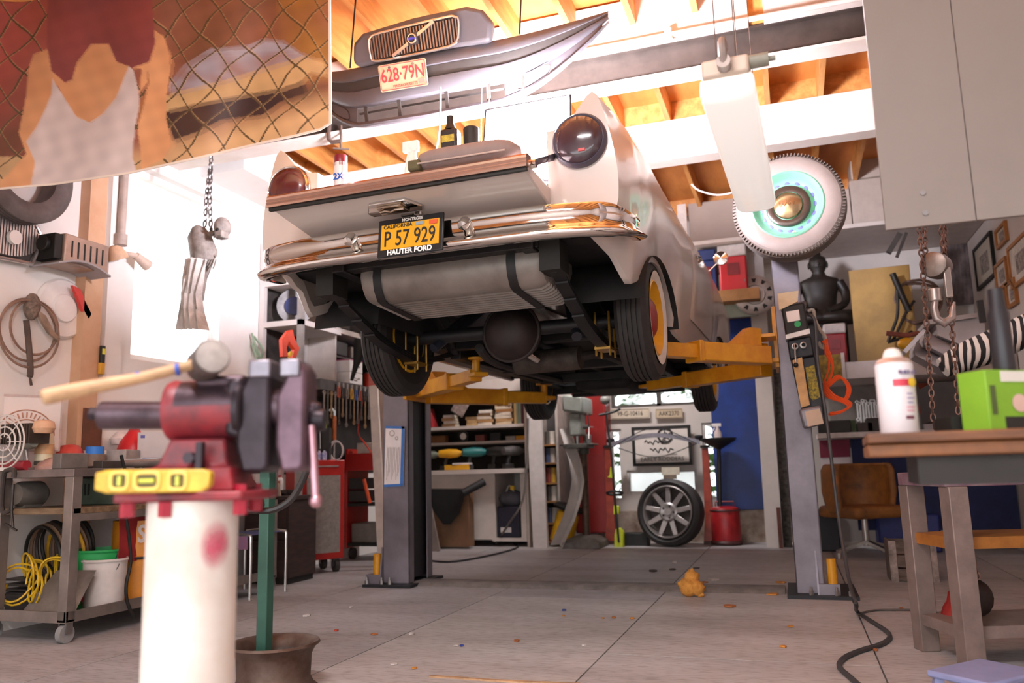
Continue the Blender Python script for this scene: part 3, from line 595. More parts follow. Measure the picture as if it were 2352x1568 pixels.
# bumper cover with grille
BC = root('bumper_cover', 'grey car bumper cover with grille, hung high above the open tailgate', 'car bumper', aY(966, 166, 4.0), (rad(19), rad(1.0), rad(-1)))
bgr = mat('#625f64', .4, var=.08, scale=3); bdk = mat('#3e3936', .6, var=.1); 
def bp(u, z, out=0):
    if z < -.04: z = -.04+(z+.04)*.64
    x = .98*u; y = .52*abs(u)**2.7-out*(1-.6*abs(u)**3)
    k = max(0, (abs(u)-.42)/.58)**1.8
    return V((x*1.04, y, z+.05*abs(u)**3+(.21-z)*.82*k))
US = [-1+2*i/40 for i in range(41)]
top = lambda u: .10-.02*abs(u)
m = MB(); rows = [[bp(u, z, o) for u in US] for z, o in ((.10, -.10), (.105, -.02), (.09, .0), (.05, .018), (.03, .02), (.024, .008), (-.035, .008), (-.04, .02), (-.10, .03), (-.165, .022), (-.185, .0), (-.19, -.03))]
m.sheet(rows, .006, (0, -1, 0)); m.build('upper_shell', bgr, BC, ang=45)
m = MB(); m.sheet([[bp(u, z, o) for u in US] for z, o in ((.022, .0105), (-.033, .0105))], .004); m.build('rub_strip', bdk, BC)
m = MB(); rows = [[bp(u, z-.03*(1-abs(u)), o) for u in US] for z, o in ((-.30, .0), (-.305, .03), (-.33, .045), (-.35, .04), (-.355, .01), (-.35, -.05))]
m.sheet(rows, .005); m.build('lower_lip', bgr, BC, ang=45)
for s in (1, -1):
    m = MB(); ur = [s*(.47+.5*i/12) for i in range(13)]; m.sheet([[bp(u, z-(.03*(1-abs(u)) if z < -.25 else 0), o) for u in ur] for z, o in ((-.185, .0), (-.24, .012), (-.305, .02))], .005)
    sh = m.build('corner_panel', bgr, BC, ang=50)
    m = MB(); cc = bp(.62*s, -.25, .018); X = (bp(.66*s, -.25, .018)-bp(.58*s, -.25, .018)).normalized(); Z = V((0, 0, 1))
    m.tube([cc+X*(.115*math.copysign(abs(math.cos(a))**.6, math.cos(a)))+Z*(.035*math.copysign(abs(math.sin(a))**.7, math.sin(a))) for a in [2*PI*i/32 for i in range(32)]], .004, 6, closed=True); m.build('lamp_recess', bdk, sh)
m = MB()
for u in (-.40, -.16, .14, .38): m.bar(bp(u, -.175, .0), bp(u, -.33, .01), .012, .02, up=(1, 0, 0))
m.bar(bp(-.46, -.24, -.01), bp(.46, -.24, -.01), .012, .012); m.build('air_dam_bars', bdk, BC)
m = MB(); G = [(-.40, .095), (-.43, .13), (-.40, .23), (-.33, .275), (0, .30), (.33, .30), (.42, .265), (.47, .19), (.44, .095)]
m.prism([(x, .0-.02*(z > .2), z) for x, z in G], (0, .07, 0)); hm = m.build('grille_shell', bgr, BC, bev=.03, seg=3)
FR = [(-.265, .105), (-.285, .13), (-.285, .205), (-.27, .235), (-.20, .25), (.20, .26), (.265, .252), (.285, .23), (.27, .14), (.235, .108), (.15, .10), (-.15, .096)]
m = MB(); m.prism([(x*.99, -.024, z) for x, z in FR], (0, -.004, 0)); gr = m.build('grille', mat('#2d241f', .5), BC)
m = MB(); m.tube([(x, -.034, z) for x, z in FR], .008, 8, closed=True, smooth=3); m.build('grille_frame', mat('#d6cfca', .2, metal=.8, var=0), gr)
m = MB()
for i in range(30):
    x = -.27+.0186*i; m.b2((x-.004, -.040, .112), (x+.004, -.026, .243))
m.build('grille_slats', mat('#9c8a80', .3, metal=.7, var=.1), gr)
m = MB(); m.bar((-.14, -.046, .108), (-.03, -.046, .16), .016, .012, up=(0, 1, 0)); m.bar((.03, -.046, .195), (.14, -.046, .248), .016, .012, up=(0, 1, 0)); m.build('diagonal_bar', mat('#d6cfca', .2, metal=.8, var=0), gr)
m = MB(); m.b2((-.032, -.052, .147), (.032, -.03, .213)); bd = m.build('badge', mat('#3c3a3d', .4), gr)
m = MB(); m.torus((-.002, -.056, .18), (0, 1, 0), .024, .005, 24, 6); m.build('badge_ring', mat('#d6cfca', .2, metal=.8, var=0), bd)
m = MB(); m.b2((-.03, -.059, .173), (.026, -.054, .186)); m.build('badge_band', mat('#3a3fae', .4, var=0), bd)
for x0, x1, z in ((-.30, -.1, -.06),): pass
# licence plate riveted on the cover (rests on its face)
PM2 = wm(BC) @ Matrix.Translation((-.09, -.052, -.008)) @ Matrix.Rotation(rad(1), 4, 'Y')
m = MB(PM2); m.prism([(x, 0, z) for x, z in ((-.145, -.075), (-.152, -.068), (-.152, .068), (-.145, .075), (.145, .075), (.152, .068), (.152, -.068), (.145, -.075))], (0, .004, 0))
pt = m.build('bumper_licence_plate', mat('#e6d5b4', .5, var=.05)); tag(pt, 'cream licence plate with red numbers on the hanging bumper cover', 'licence plate')
pred = mat('#c2464c', .5, var=0)
def F2(x, z, d=-.001): return PM2 @ frame((x, d, z), (1, 0, 0), (0, 0, 1))
text('628·79N', .104, F2(0, .008), pred, pt, sx=.76, bold=.001)
text('MASSACHUSETTS', .020, F2(.01, -.053), pred, pt)
m = MB(PM2); m.tube([(x, -.001, z) for x, z in ((-.138, -.068), (-.145, -.06), (-.145, .06), (-.138, .068), (.138, .068), (.145, .06), (.145, -.06), (.138, -.068))], .0018, 4, closed=True); m.build('border', pred, pt)
m = MB(PM2); m.box((.115, -.002, -.045), (.04, .002, .025)); m.build('sticker', mat('#d99a8d', .5, var=0), pt)
for x in (-.08, .07):
    m = MB(PM2); m.cyl((x, .0, .055), (x, -.003, .055), .008, n=12); m.build('bolt', steel, pt)
m = MB()
for a, b in (((1012, 180), (1010, 246)), ((1158, 0), (1142, 80))):
    pass
for k, (px, q0, q1) in enumerate(((1010, 240, 345), (1105, 225, 330), (1123, 222, 285), (1200, 215, 240))):
    m = MB(); m.tube([aY(px+2, q0-40, 3.98), aY(px, (q0+q1)/2, 3.98), aY(px-8 if k == 0 else px, q1, 3.98)], .006 if k == 0 else .0035, 6, smooth=3)
    o = m.build('hanging_wire', mat('#b3aca8', .5)); tag(o, ['thickest pale wire hanging below the bumper cover beside the black can', 'thin wire hanging below the bumper cover, just left of the work light', 'thin wire hanging below the bumper cover over the work light', 'short wire stub hanging below the bumper cover right of the others'][k], 'wire', 'wires under the bumper cover')
for k, x in enumerate((-.45, .62)):
    m = MB(); p = wm(BC) @ V((x, .0, .1)); m.tube([p, V((p.x+.03, p.y+.02, ZJ+.05))], .005, 6); o = m.build('hanging_wire', pdk); tag(o, ['suspension wire rising from the left half of the bumper cover to a joist', 'suspension wire rising from the right half of the bumper cover to a joist'][k], 'wire')
# printed banner
def inpoly(x, y, P):
    c = False; j = len(P)-1
    for i in range(len(P)):
        if (P[i][1] > y) != (P[j][1] > y) and x < (P[j][0]-P[i][0])*(y-P[i][1])/(P[j][1]-P[i][1])+P[i][0]: c = not c
        j = i
    return c
def pc(P, s=2.94): return [(x/s, y/s) for x, y in P]
SK_L = pc([(335, 330), (230, 370), (190, 480), (180, 650), (150, 800), (130, 900), (180, 1040), (60, 1180), (0, 1220), (0, 1300), (220, 1300), (260, 1150), (240, 1000), (270, 820), (330, 700), (420, 520), (380, 300)])
SK_B = pc([(330, 300), (345, 480), (420, 640), (520, 800), (610, 830), (720, 760), (830, 600), (880, 450), (960, 470), (940, 640), (1000, 560), (1040, 420), (1050, 250), (1020, 180), (330, 100)])
SK_R = pc([(1020, 190), (1110, 250), (1165, 420), (1130, 640), (1125, 800), (1170, 980), (1100, 1080), (960, 1150), (950, 1000), (930, 880), (950, 700), (1000, 580), (1000, 450), (900, 470), (980, 300)])
SHIRT = pc([(358, 530), (372, 560), (440, 670), (520, 790), (610, 832), (700, 770), (790, 660), (840, 530), (875, 450), (905, 480), (940, 620), (945, 720), (915, 860), (895, 1060), (925, 1160), (205, 1280), (240, 1100), (180, 960), (250, 860), (310, 740), (350, 640)])
HAIR = pc([(330, -200), (320, 300), (350, 480), (440, 560), (490, 540), (520, 430), (620, 300), (740, 300), (790, 420), (900, 460), (1010, 420), (1050, 300), (1040, 150), (1010, -200)])
ARMSH = pc([(945, 700), (1000, 600), (1000, 460), (1010, 560), (960, 760), (930, 860)])
CARW = pc([(1140, 590), (1250, 450), (1430, 340), (1680, 320), (1780, 275), (1920, 290), (2040, 370), (2100, 390), (1880, 460), (1500, 560), (1150, 650)])
CARB = pc([(1130, 650), (1500, 560), (2060, 390), (2200, 420), (2220, 520), (2100, 500), (2040, 560), (1900, 620), (1300, 740), (1120, 760)])
DARK = pc([(1120, 760), (1450, 690), (1900, 610), (2050, 560), (2080, 640), (1900, 700), (1780, 790), (1500, 820), (1350, 900), (1180, 960), (1130, 830)])
def hx(h): return V(lin(h)[:3])
cl = {k: hx(v) for k, v in dict(skin='#e2a574', skin2='#c8804e', shirt='#dccac4', hair='#8a4545', bg1='#b0544a', bg2='#966048', bg3='#6e4a30', road='#d6ad7c', carw='#aeb2c2', carb='#c6a371', dark='#35262a', wire='#7d6440', gold='#c98f3e').items()}
def ns(x, y): return .5+.5*math.sin(x*.021+1.7*math.sin(y*.017))*math.cos(y*.025+1.1*math.sin(x*.013))
def paint(x, y):
    c = V((0, 0, 0))
    for dx, dy in ((-3, -2), (3, 1), (0, 3)): c += paint1(x+dx*(2 if x > 390 else .7), y+dy*(2 if x > 390 else .7))/3
    body = any(inpoly(x, y, P) for P in (SHIRT, SK_L, SK_R, SK_B, HAIR))
    if not body:
        a = (x+.98*y+9*math.sin(y*.05)) % 76; b = (x-.80*y+400+7*math.sin(x*.06)) % 80
        if min(a, 76-a) < 2.4 or min(b, 80-b) < 2.2: c = cl['wire']*.55
        elif min(abs(a-3.5), abs(b-3.5)) < 1.2: c = c*.6+cl['road']*.4
    return c*(.94+.06*math.sin(x*.09+y*.05)*math.sin(y*.11-x*.04))
def paint1(x, y):
    t = max(0, min(1, x/760)); n = ns(x, y)
    c = lerp(lerp(cl['bg1'], cl['bg2'], min(1, t*1.6)), lerp(cl['bg2'], cl['bg3'], n), max(0, min(1, (x-250)/350)))
    if x < 120: c = lerp(c, cl['bg3']*.75, max(0, min(1, (y-150)/160))*(.5+.5*n)); 
    if x > 640 and y < 190: c = lerp(c, cl['gold'], .55*n)
    low = y-(360-.28*(x-330))
    if low > -40 and x > 290: c = lerp(c, cl['road'], max(0, min(1, (low+40)/50))*(.7+.3*n))
    if x < 110 and y > 360: c = cl['road']*.85
    if inpoly(x, y, CARW): c = lerp(cl['carw'], cl['bg2'], .2+.55*ns(x*2.2, y*3)*(1 if y > 120+.1*(700-x)*.4 else .1))
    if inpoly(x, y, CARB): c = lerp(cl['carb'], cl['road'], n*.6)
    if inpoly(x, y, DARK): c = lerp(cl['dark'], cl['bg3'], .3*n)
    if inpoly(x, y, SK_L) or inpoly(x, y, SK_R) or inpoly(x, y, SK_B): c = lerp(cl['skin'], cl['skin2'], .4*n)
    if inpoly(x, y, ARMSH): c = cl['skin2']*.7
    if inpoly(x, y, SHIRT):
        c = cl['shirt']*(.95+.05*math.sin(x*.11+y*.05+2*math.sin(y*.03)))
    if inpoly(x, y, HAIR): c = lerp(cl['hair'], cl['bg1'], .4*n)
    return c
def bot(x):
    B = [(-260, 462), (-120, 448), (0, 436), (130, 425), (300, 400), (460, 365), (600, 332), (680, 315), (740, 300), (768, 283)]
    for (a, b), (c, d) in zip(B, B[1:]):
        if x <= c: return b+(d-b)*(x-a)/(c-a)
    return 283
nx, ny = 380, 260; vs = []; cols = []
for j in range(ny+1):
    for i in range(nx+1):
        x = -130+896*i/nx; t = j/ny
        yy = 3.2+.035*math.sin(x*.012+.4)+.02*math.sin(x*.03+t*4)-.05*t*t; q = aY(x-4, bot(x), yy); p = V((q.x+(.02*(t-1)*max(0, (x-600)/166) if x > 600 else 0), yy, 3.66+(q.z-3.66)*t)); vs.append(p); x, y = proj(p)
        e = i > nx-3 or j > ny-3
        cols.append(hx('#e6d6c6') if e else paint(x, y))
m = MB(); m.v = [tuple(p) for p in vs]; m.f = [(j*(nx+1)+i, j*(nx+1)+i+1, (j+1)*(nx+1)+i+1, (j+1)*(nx+1)+i) for j in range(ny) for i in range(nx)]; m.mi = [0]*len(m.f)
bm_ = bpy.data.materials.new('printed_vinyl'); bm_.use_nodes = True; nt = bm_.node_tree; at = nt.nodes.new('ShaderNodeVertexColor'); at.layer_name = 'print'; nt.links.new(at.outputs[0], nt.nodes['Principled BSDF'].inputs['Base Color']); nt.nodes['Principled BSDF'].inputs['Roughness'].default_value = .5
ban = m.build('printed_banner', bm_); tag(ban, 'large printed banner of a person in a white tank top behind a chain-link fence', 'banner')
ca = ban.data.color_attributes.new('print', 'FLOAT_COLOR', 'POINT')
ca.data.foreach_set('color', [v for c in cols for v in (c.x, c.y, c.z, 1)])
sm = ban.modifiers.new('thickness', 'SOLIDIFY'); sm.thickness = .003
for k, x in enumerate((60, 380, 700)):
    m = MB(); p = V((aY(x, 300, 3.2).x, 3.22, 3.63)); m.tube([p, V((p.x, p.y, ZJ+.06))], .004, 5); o = m.build('banner_cord', mat('#cfc3b4', .8)); tag(o, ['cord tying the banner to a joist above the head of the printed person', 'cord tying the middle of the banner to a joist', 'cord tying the right end of the banner to a joist'][k], 'cord')
# C-clamp under the beam's left end
cp = aY(770, 300, 5.0)
m = MB(); m.tube([cp+V(p) for p in ((-.02, 0, .12), (-.05, 0, .11), (-.055, 0, -.06), (-.03, 0, -.085), (.05, 0, -.09))], .016, 8); m.cyl(cp+V((.05, 0, .03)), cp+V((.05, 0, -.15)), .010); m.bar(cp+V((.0, -.03, -.15)), cp+V((.1, .03, -.15)), .012, .012); o = m.build('hanging_c_clamp', mat('#6b5a50', .5, metal=.5)); tag(o, 'steel C-clamp hanging from the beam just right of the banner', 'clamp')
# work light standing in the bed
L0 = aY(1207, 328, 4.0)
wl_ = root('work_light', 'glaring white work light standing in the car bed behind the tailgate', 'lamp', (L0.x, L0.y, 2.105), (0, 0, rad(12)))
hz = L0.z-2.105
PL_ = [(-.24, .0, hz-.19), (.23, .0, hz-.23), (.25, .0, hz+.25), (-.21, .0, hz+.20)]
m = MB(); m.tube(PL_, .012, 6, closed=True); m.build('frame', pdk, wl_)
m = MB(); m.prism(PL_, (0, .02, 0)); m.build('light_panel', mat('#f4f1ff', .4, var=0, emit=380), wl_)
m = MB(); m.tube([(-.24, .05, hz), (-.25, .05, .1), (-.15, .05, .012), (.15, .05, .012), (.25, .05, .1), (.24, .05, hz)], .012, 8); m.build('stand', pdk, wl_)
# fluorescent batten lamp
A = aD(1668, 192, 2.52); B = aD(1737, 466, 3.66); D = (B-A).normalized()
fl_ = root('hanging_batten_lamp', 'long white fluorescent batten lamp hanging from two wires above the lift', 'lamp', A)
sx, sz, sy = D.cross(V((0, 0, 1))).normalized(), V((0, 0, 1)), D
def ring(c, w, h, up):
    R = []
    for i in range(20):
        a = 2*PI*i/20; R.append(c+sx*(w/2*math.copysign(abs(math.cos(a))**.55, math.cos(a)))+sz*(up+h/2*math.copysign(abs(math.sin(a))**.55, math.sin(a))))
    return R
L_ = (B-A).length; m = MB(); m.loft([ring(A+D*t*L_, w, h, 0) for t, w, h in ((0, .14, .06), (.008, .165, .085), (.03, .17, .095), (.97, .17, .095), (.992, .165, .085), (1, .14, .06))]); m.build('diffuser', mat('#f6efe9', .22, var=.02, coat=.4, emit=.45), fl_, world=True, ang=60)
m = MB(); m.bar(A+V((0, 0, .052))-D*.015, B+V((0, 0, .052))+D*.01, .145, .06); m.build('housing', mat('#cdb9a8', .5, var=.05), fl_, world=True, bev=.01)
m = MB(); c = A-D*.015+V((0, 0, .05)); m.cyl(c-D*.0, c-D*.04, .022, n=14); m.tube([c-D*.03, c-D*.045+V((0, 0, .035)), c-D*.03+V((0, 0, .07)), c+D*.06+V((0, 0, .09))], .013, 8, smooth=3); m.build('cable_gland', mat('#9b8d86', .4, metal=.3), fl_, world=True)
m = MB(); c = A+D*.02+sx*.10+V((0, 0, .065)); m.cyl(c-sx*.03, c+sx*.03, .022, n=14); m.cyl(c+sx*.03, c+sx*.05, .008); m.build('end_plug', mat('#8c8a7c', .4), fl_, world=True)
for t in (.06, .94):
    for k in (-.03, .03):
        m = MB(); p = A+D*t*L_+sx*k+V((0, 0, .09)); m.tube([p, V((p.x, p.y, ZJ+.02))], .0022, 5); m.build('suspension_wire', zinc, fl_, world=True)
m = MB(); m.tube([aY(p, q, 7.0) for p, q in ((1588, 423), (1605, 437), (1640, 447), (1665, 446), (1690, 440))], .008, 6, smooth=4); o = m.build('loose_wire', mat('#d8cfc8', .6)); tag(o, 'loose white wire curling in the air left of the fluorescent lamp', 'wire')
# white wall cabinet at the right
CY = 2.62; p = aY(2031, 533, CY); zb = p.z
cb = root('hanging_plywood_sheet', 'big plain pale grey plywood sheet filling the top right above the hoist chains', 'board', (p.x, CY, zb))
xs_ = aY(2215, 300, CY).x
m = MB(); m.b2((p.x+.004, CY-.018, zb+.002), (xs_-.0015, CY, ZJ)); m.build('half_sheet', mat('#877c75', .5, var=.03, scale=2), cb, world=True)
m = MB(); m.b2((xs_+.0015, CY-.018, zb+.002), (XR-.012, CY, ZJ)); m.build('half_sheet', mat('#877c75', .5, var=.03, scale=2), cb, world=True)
for px, py in ((2119, 443), (2125, 489)):
    m = MB(); c = aY(px, py, CY-.018); m.cyl(c, c+V((0, -.004, 0)), .008, n=12); m.build('screw', zinc, cb, world=True)
# chain hoist
HY = 4.1
ho = root('hanging_chain_hoist', 'chain hoist block with hook hanging on chains below the white cabinet', 'hoist', aY(2150, 610, HY))
for k, (x, P) in enumerate(((0, ((2108, 470), (2118, 600), (2132, 790), (2142, 950), (2146, 985))), (1, ((2124, 470), (2126, 620))), (2, ((2157, 470), (2168, 580), (2184, 720), (2196, 860), (2201, 950))), (3, ((2170, 470), (2172, 580))))):
    m = MB(); chain(m, [aY(a, b, HY+.02*(k-1.5)) for a, b in P], .036 if k != 1 else .034, .0042); m.build('chain', rust, ho, world=True)
c = aY(2150, 610, HY)
m = MB(); m.lathe([(0, -.05), (.04, -.05), (.058, -.045), (.062, 0), (.058, .045), (.04, .05), (0, .05)], c, (.5, 1, 0), 24); m.build('sheave_housing', mat('#7a6c64', .35, metal=.7, var=.2), ho, world=True)
m = MB(); m.box(c+V((.035, -.03, -.09)), (.03, .03, .14)); m.cyl(c+V((-.02, -.02, -.11)), c+V((-.02, -.02, -.17)), .028, n=14); m.build('hook_swivel', mat('#c8bdb6', .3, metal=.8, var=.1), ho, world=True, bev=.004)
hc = c+V((.0, -.02, -.2))
m = MB(); m.tube([hc+V(q) for q in ((-.02, 0, .04), (-.03, 0, -.0), (-.025, 0, -.05), (.005, 0, -.075), (.04, 0, -.05), (.045, 0, -.01), (.055, 0, .02))], [.014, .016, .019, .02, .017, .012, .005], 10); m.build('hook', mat('#b6a6a0', .35, metal=.7), ho, world=True)
# spare wheel on the right post
WC = aY(1812, 478, 5.62)
sw = root('whitewall_spare', 'spare wheel with grey whitewall tyre and mint green rim atop the right lift post', 'wheel', WC, (rad(-4), 0, rad(-6)))
m = MB(); m.lathe(tyre_prof(.365, .22, .16), (0, 0, 0), (0, -1, 0), 64); t = m.build('tyre', mat('#6f625a', .6, var=.08), sw, ang=25)
m = MB()
for i in range(96):
    a = 2*PI*i/96; q = MB(Matrix.Rotation(a, 4, 'Y')); q.box((0, -.066, .352), (.006, .03, .018)); m.add(q.v, q.f)
m.build('tread_blocks', mat('#5c5048', .7), t)
m = MB(); m.lathe([(.218, .055), (.235, .079), (.27, .087), (.31, .081), (.335, .07)], (0, 0, 0), (0, -1, 0), 64); m.build('whitewall', mat('#85776f', .55, var=.08, scale=4), t)
mint = mat('#78b394', .3, var=.08, scale=5)
m = MB(); m.lathe([(.20, -.05), (.225, .07), (.236, .082), (.228, .088), (.217, .075), (.20, .04), (.185, .02), (.17, .012), (.145, .03), (.135, .035), (.0, .03)], (0, 0, 0), (0, -1, 0), 56); rm = m.build('rim', mint, sw)
for i in range(16):
    a = 2*PI*i/16; m = MB(); m.m = Matrix.Rotation(a, 4, 'Y'); m.lathe([(.018, 0), (.016, .006), (0, .007)], (.168, -.012, 0), (0, -1, 0), 12); m.build('rim_hole', mat('#5b5f96', .4, var=0), rm)
m = MB(); m.lathe([(.145, .03), (.143, .05), (.133, .055), (.10, .05), (.10, .04)], (0, 0, 0), (0, -1, 0), 48); m.build('hub_ring', mat('#4f463f', .25, metal=.7, var=.1), rm)
m = MB(); m.lathe([(.092, .04), (.09, .062), (.06, .078), (.0, .084)], (0, 0, 0), (0, -1, 0), 40); hb = m.build('hub_cap', mat('#b69b74', .22, metal=.9, var=.06), rm)
m = MB(); m.tube([(-.05, -.080, .02), (-.045, -.082, -.02), (-.03, -.084, .01), (-.02, -.085, -.01), (-.005, -.086, .012), (.01, -.086, -.01), (.02, -.085, .012), (.035, -.083, -.008), (.045, -.081, .01)], .002, 5, smooth=3); m.build('script', mat('#8a7458', .3, metal=.8), hb)
m = MB(); m.cyl((.02, -.05, -.19), (.035, -.085, -.20), .006); m.build('valve', mat('#c9bdb2', .4), rm)
# wheel cover on its chain
C = aY(1734, 678, 8.9)
hcv = root('hanging_wheel_cover', 'silver wheel cover with dark slots hanging by a chain on the white stud', 'wheel cover', C)
m = MB(); m.lathe([(.215, 0), (.213, .014), (.19, .03), (.11, .04), (.10, .028), (.06, .03), (.05, .045), (0, .048)], (0, 0, 0), (0, -1, 0), 40); h_ = m.build('disc', mat('#b3aaa4', .35, metal=.5, var=.1), hcv)
for i in range(10):
    m = MB(Matrix.Rotation(2*PI*i/10, 4, 'Y')); m.prism([(-.026, -.030, .185), (.026, -.030, .185), (.012, -.040, .135), (-.012, -.040, .135)], (0, .012, 0)); m.build('slot', blk, h_)
m = MB(); chain(m, [aY(1709, 585, 8.85), aY(1712, 655, 8.82)], .05, .006); m.build('chain', zinc, hcv, world=True)
# ------------------------------------------------------------ things close to the camera
def lz(o, p): return wm(o).inverted() @ V(p)
vred = mat('#a02a34', .45, var=.35, scale=14, alt='#5a2a30'); viron = mat('#58484f', .38, metal=.75, var=.25, scale=12); vdk = mat('#3a3036', .4, metal=.6, var=.25, scale=10); woodh = mat('#c8a078', .55, var=.12, scale=6, stretch=(1, 8, 8))
DV = 1.62
pb = aD(440, 1300, DV)
pil = root('vise_pedestal', 'white pipe pedestal with a pink paint smudge, standing under the red vise', 'pedestal', (pb.x, pb.y, 0), (0, 0, YAW))
def VL(px, py, d=0): p = lz(pil, aD(px, py, DV)); return V((p.x, p.y*0+d, p.z))
zt = VL(440, 1140).z
m = MB(); m.cyl((0, 0, .012), (0, 0, zt-.008), .0865, n=48); m.build('pipe', mat('#e9e1da', .45, var=.04, scale=4, alt='#d8c7b6'), pil)
m = MB(); m.cyl((0, 0, 0), (0, 0, .012), .17, n=32); m.build('foot_plate', vdk, pil)
m = MB()
for a0, a1, z0, z1 in ((-1.25, .05, zt-.15, zt-.035),):
    rows = [[V((.0872*math.cos(a0+(a1-a0)*i/10), .0872*math.sin(a0+(a1-a0)*i/10), z0+(z1-z0)*j/8)) for i in range(11)] for j in range(9)]
    m.sheet([[p for p in r] for r in rows])
def smudge():
    k = bpy.data.materials.new('pink_smudge'); k.use_nodes = True; nt = k.node_tree; b = nt.nodes['Principled BSDF']; b.inputs['Base Color'].default_value = lin('#d8506e'); b.inputs['Roughness'].default_value = .6
    tc = nt.nodes.new('ShaderNodeTexCoord'); nz = nt.nodes.new('ShaderNodeTexNoise'); nz.inputs['Scale'].default_value = 22; nz.inputs['Detail'].default_value = 4
    gr = nt.nodes.new('ShaderNodeTexGradient'); gr.gradient_type = 'SPHERICAL'; mp = nt.nodes.new('ShaderNodeMapping'); mp.inputs['Location'].default_value = (-1, -1, -1); mp.inputs['Scale'].default_value = (2, 2, 2)
    nt.links.new(tc.outputs['Generated'], mp.inputs[0]); nt.links.new(mp.outputs[0], gr.inputs[0]); nt.links.new(tc.outputs['Object'], nz.inputs['Vector'])
    mu = nt.nodes.new('ShaderNodeMath'); mu.operation = 'MULTIPLY'; nt.links.new(gr.outputs[1], mu.inputs[0]); nt.links.new(nz.outputs[0], mu.inputs[1])
    m2 = nt.nodes.new('ShaderNodeMath'); m2.operation = 'MULTIPLY'; m2.use_clamp = True; m2.inputs[1].default_value = 3.2; nt.links.new(mu.outputs[0], m2.inputs[0]); nt.links.new(m2.outputs[0], b.inputs['Alpha']); return k
m.build('paint_smudge', smudge(), pil)
vs_ = root('bench_vise', 'big red and dark steel bench vise bolted on the white pedestal', 'vise', (pb.x, pb.y, zt-.008), (0, 0, YAW))
def W(px, py, d=0): p = lz(vs_, aD(px, py, DV)); return V((p.x, d, p.z))
a = W(330, 1155); b_ = W(600, 1132)
m = MB(); m.prism([(-.12, -.09, 0), (.125, -.09, 0), (.155, -.03, 0), (.155, .05, 0), (.11, .11, 0), (-.11, .11, 0), (-.135, .05, 0), (-.135, -.03, 0)], (0, 0, .018)); m.build('flange', vred, vs_, bev=.005)
for x, y in ((-.105, -.06), (-.02, -.085), (.115, -.06), (.1, .08), (-.1, .08)):
    m = MB(); m.cyl((x, y, -.028), (x, y, .0), .014, n=6); m.cyl((x, y, .018), (x, y, .03), .012, n=6); m.build('flange_bolt', mat('#b02038', .4, var=.1), vs_)
n1, n2 = W(395, 1078), W(540, 1005)
m = MB(); m.loft([[V((sx*w, sy*d_, z)) + V((cx, 0, 0)) for sx, sy in ((-1, -1), (1, -1), (1, 1), (-1, 1))] for z, w, d_, cx in ((.018, .105, .075, .0), (n1.z, .09, .065, .005), (n1.z+.005, .07, .055, .015), (n2.z, .055, .045, .02))]); m.build('base_neck', vred, vs_, bev=.008)
m = MB(); c0_, c1_ = W(372, 940), W(552, 938); R0 = .061
m.lathe([(0, 0), (R0*.98, .0), (R0*1.04, .01), (R0, .02), (R0, .145), (R0*.95, .155), (0, .156)], c0_, (1, 0, 0), 36); body = m.build('body', vred, vs_)
m = MB(); m.prism([V((W(418, 0).x, -.045, R0*.7+c0_.z)), V((W(535, 0).x, -.045, R0*.7+c0_.z)), V((W(535, 0).x, -.045, W(0, 872).z)), V((W(418, 0).x, -.045, W(0, 872).z))], (0, .09, 0)); m.build('anvil', viron, vs_, bev=.008)
e0, e1 = W(205, 950), W(385, 950)
m = MB(); m.cyl(e0, e1, .029, n=32); m.build('slide_bar', viron, vs_, bev=.003)
m = MB(); m.cyl(e0+V((-.022, 0, .004)), e0, .014, n=6); m.build('slide_nut', vdk, vs_)
m = MB(); m.lathe([(R0*.9, 0), (R0*1.10, .004), (R0*1.12, .016), (R0*1.04, .022)], c1_+V((-.018, 0, 0)), (1, 0, 0), 36); m.build('collar', vdk, vs_)
m = MB(); m.sheet([[c0_+V((x, -R0*1.006*math.cos(a), R0*1.006*math.sin(a))) for a in [rad(5+65*i/10) for i in range(11)]] for x in (.026, .08, .14)]); m.build('grey_patch', viron, vs_)  # iron-grey patch over the upper front of the red body
m = MB(); m.lathe([(0, .018), (.098, .018), (.098, .034), (.085, .04), (0, .04)], (0, .0, 0), (0, 0, 1), 36); m.build('swivel_base', vred, vs_)
m = MB(); p_ = W(455, 1052); m.cyl((p_.x, -.085, p_.z), (p_.x, -.03, p_.z), .012, n=6); m.bar((p_.x+.02, -.075, p_.z-.03), (p_.x+.02, -.075, p_.z+.03), .012, .02, up=(0, 1, 0)); m.build('lock_bolt', vdk, vs_)
# the jaws
j0, j1 = W(556, 900), W(700, 900); zb_ = W(620, 1084).z; zt_ = W(620, 828).z
def jaw(name, x0, x1, col):
    P = [(x0, zb_), (x0-.012, zb_+.05), (x0-.012, c0_.z+.02), (x0+.006, zt_-.03), (x0+.018, zt_), (x1-.01, zt_), (x1, zt_-.02), (x1, zb_+.012), (x1-.01, zb_)]
    m = MB(); m.prism([V((x, -.05, z)) for x, z in P], (0, .10, 0)); return m.build(name, col, vs_, bev=.008)
jm = (j0.x+j1.x)/2
m = MB(); m.loft([[V((x, y*w, c0_.z+z*h)) for y, z in ((-1, -1), (1, -1), (1, 1), (-1, 1))] for x, w, h in ((c1_.x-.03, .055, .055), (j0.x, .05, .065))]); m.build('jaw_arm', vdk, vs_, bev=.01)
jaw('fixed_jaw', j0.x, jm-.008, vdk); jaw('sliding_jaw', jm+.016, j1.x, mat('#6d5560', .4, metal=.6, var=.25, scale=8))
for x0, x1 in ((j0.x+.012, jm-.006), (jm+.012, j1.x-.01)):
    m = MB(); m.b2((x0, -.058, zt_-.032), (x1, .05, zt_+.004)); m.build('jaw_plate', mat('#8d8790', .35, metal=.7, var=.2), vs_, bev=.004)
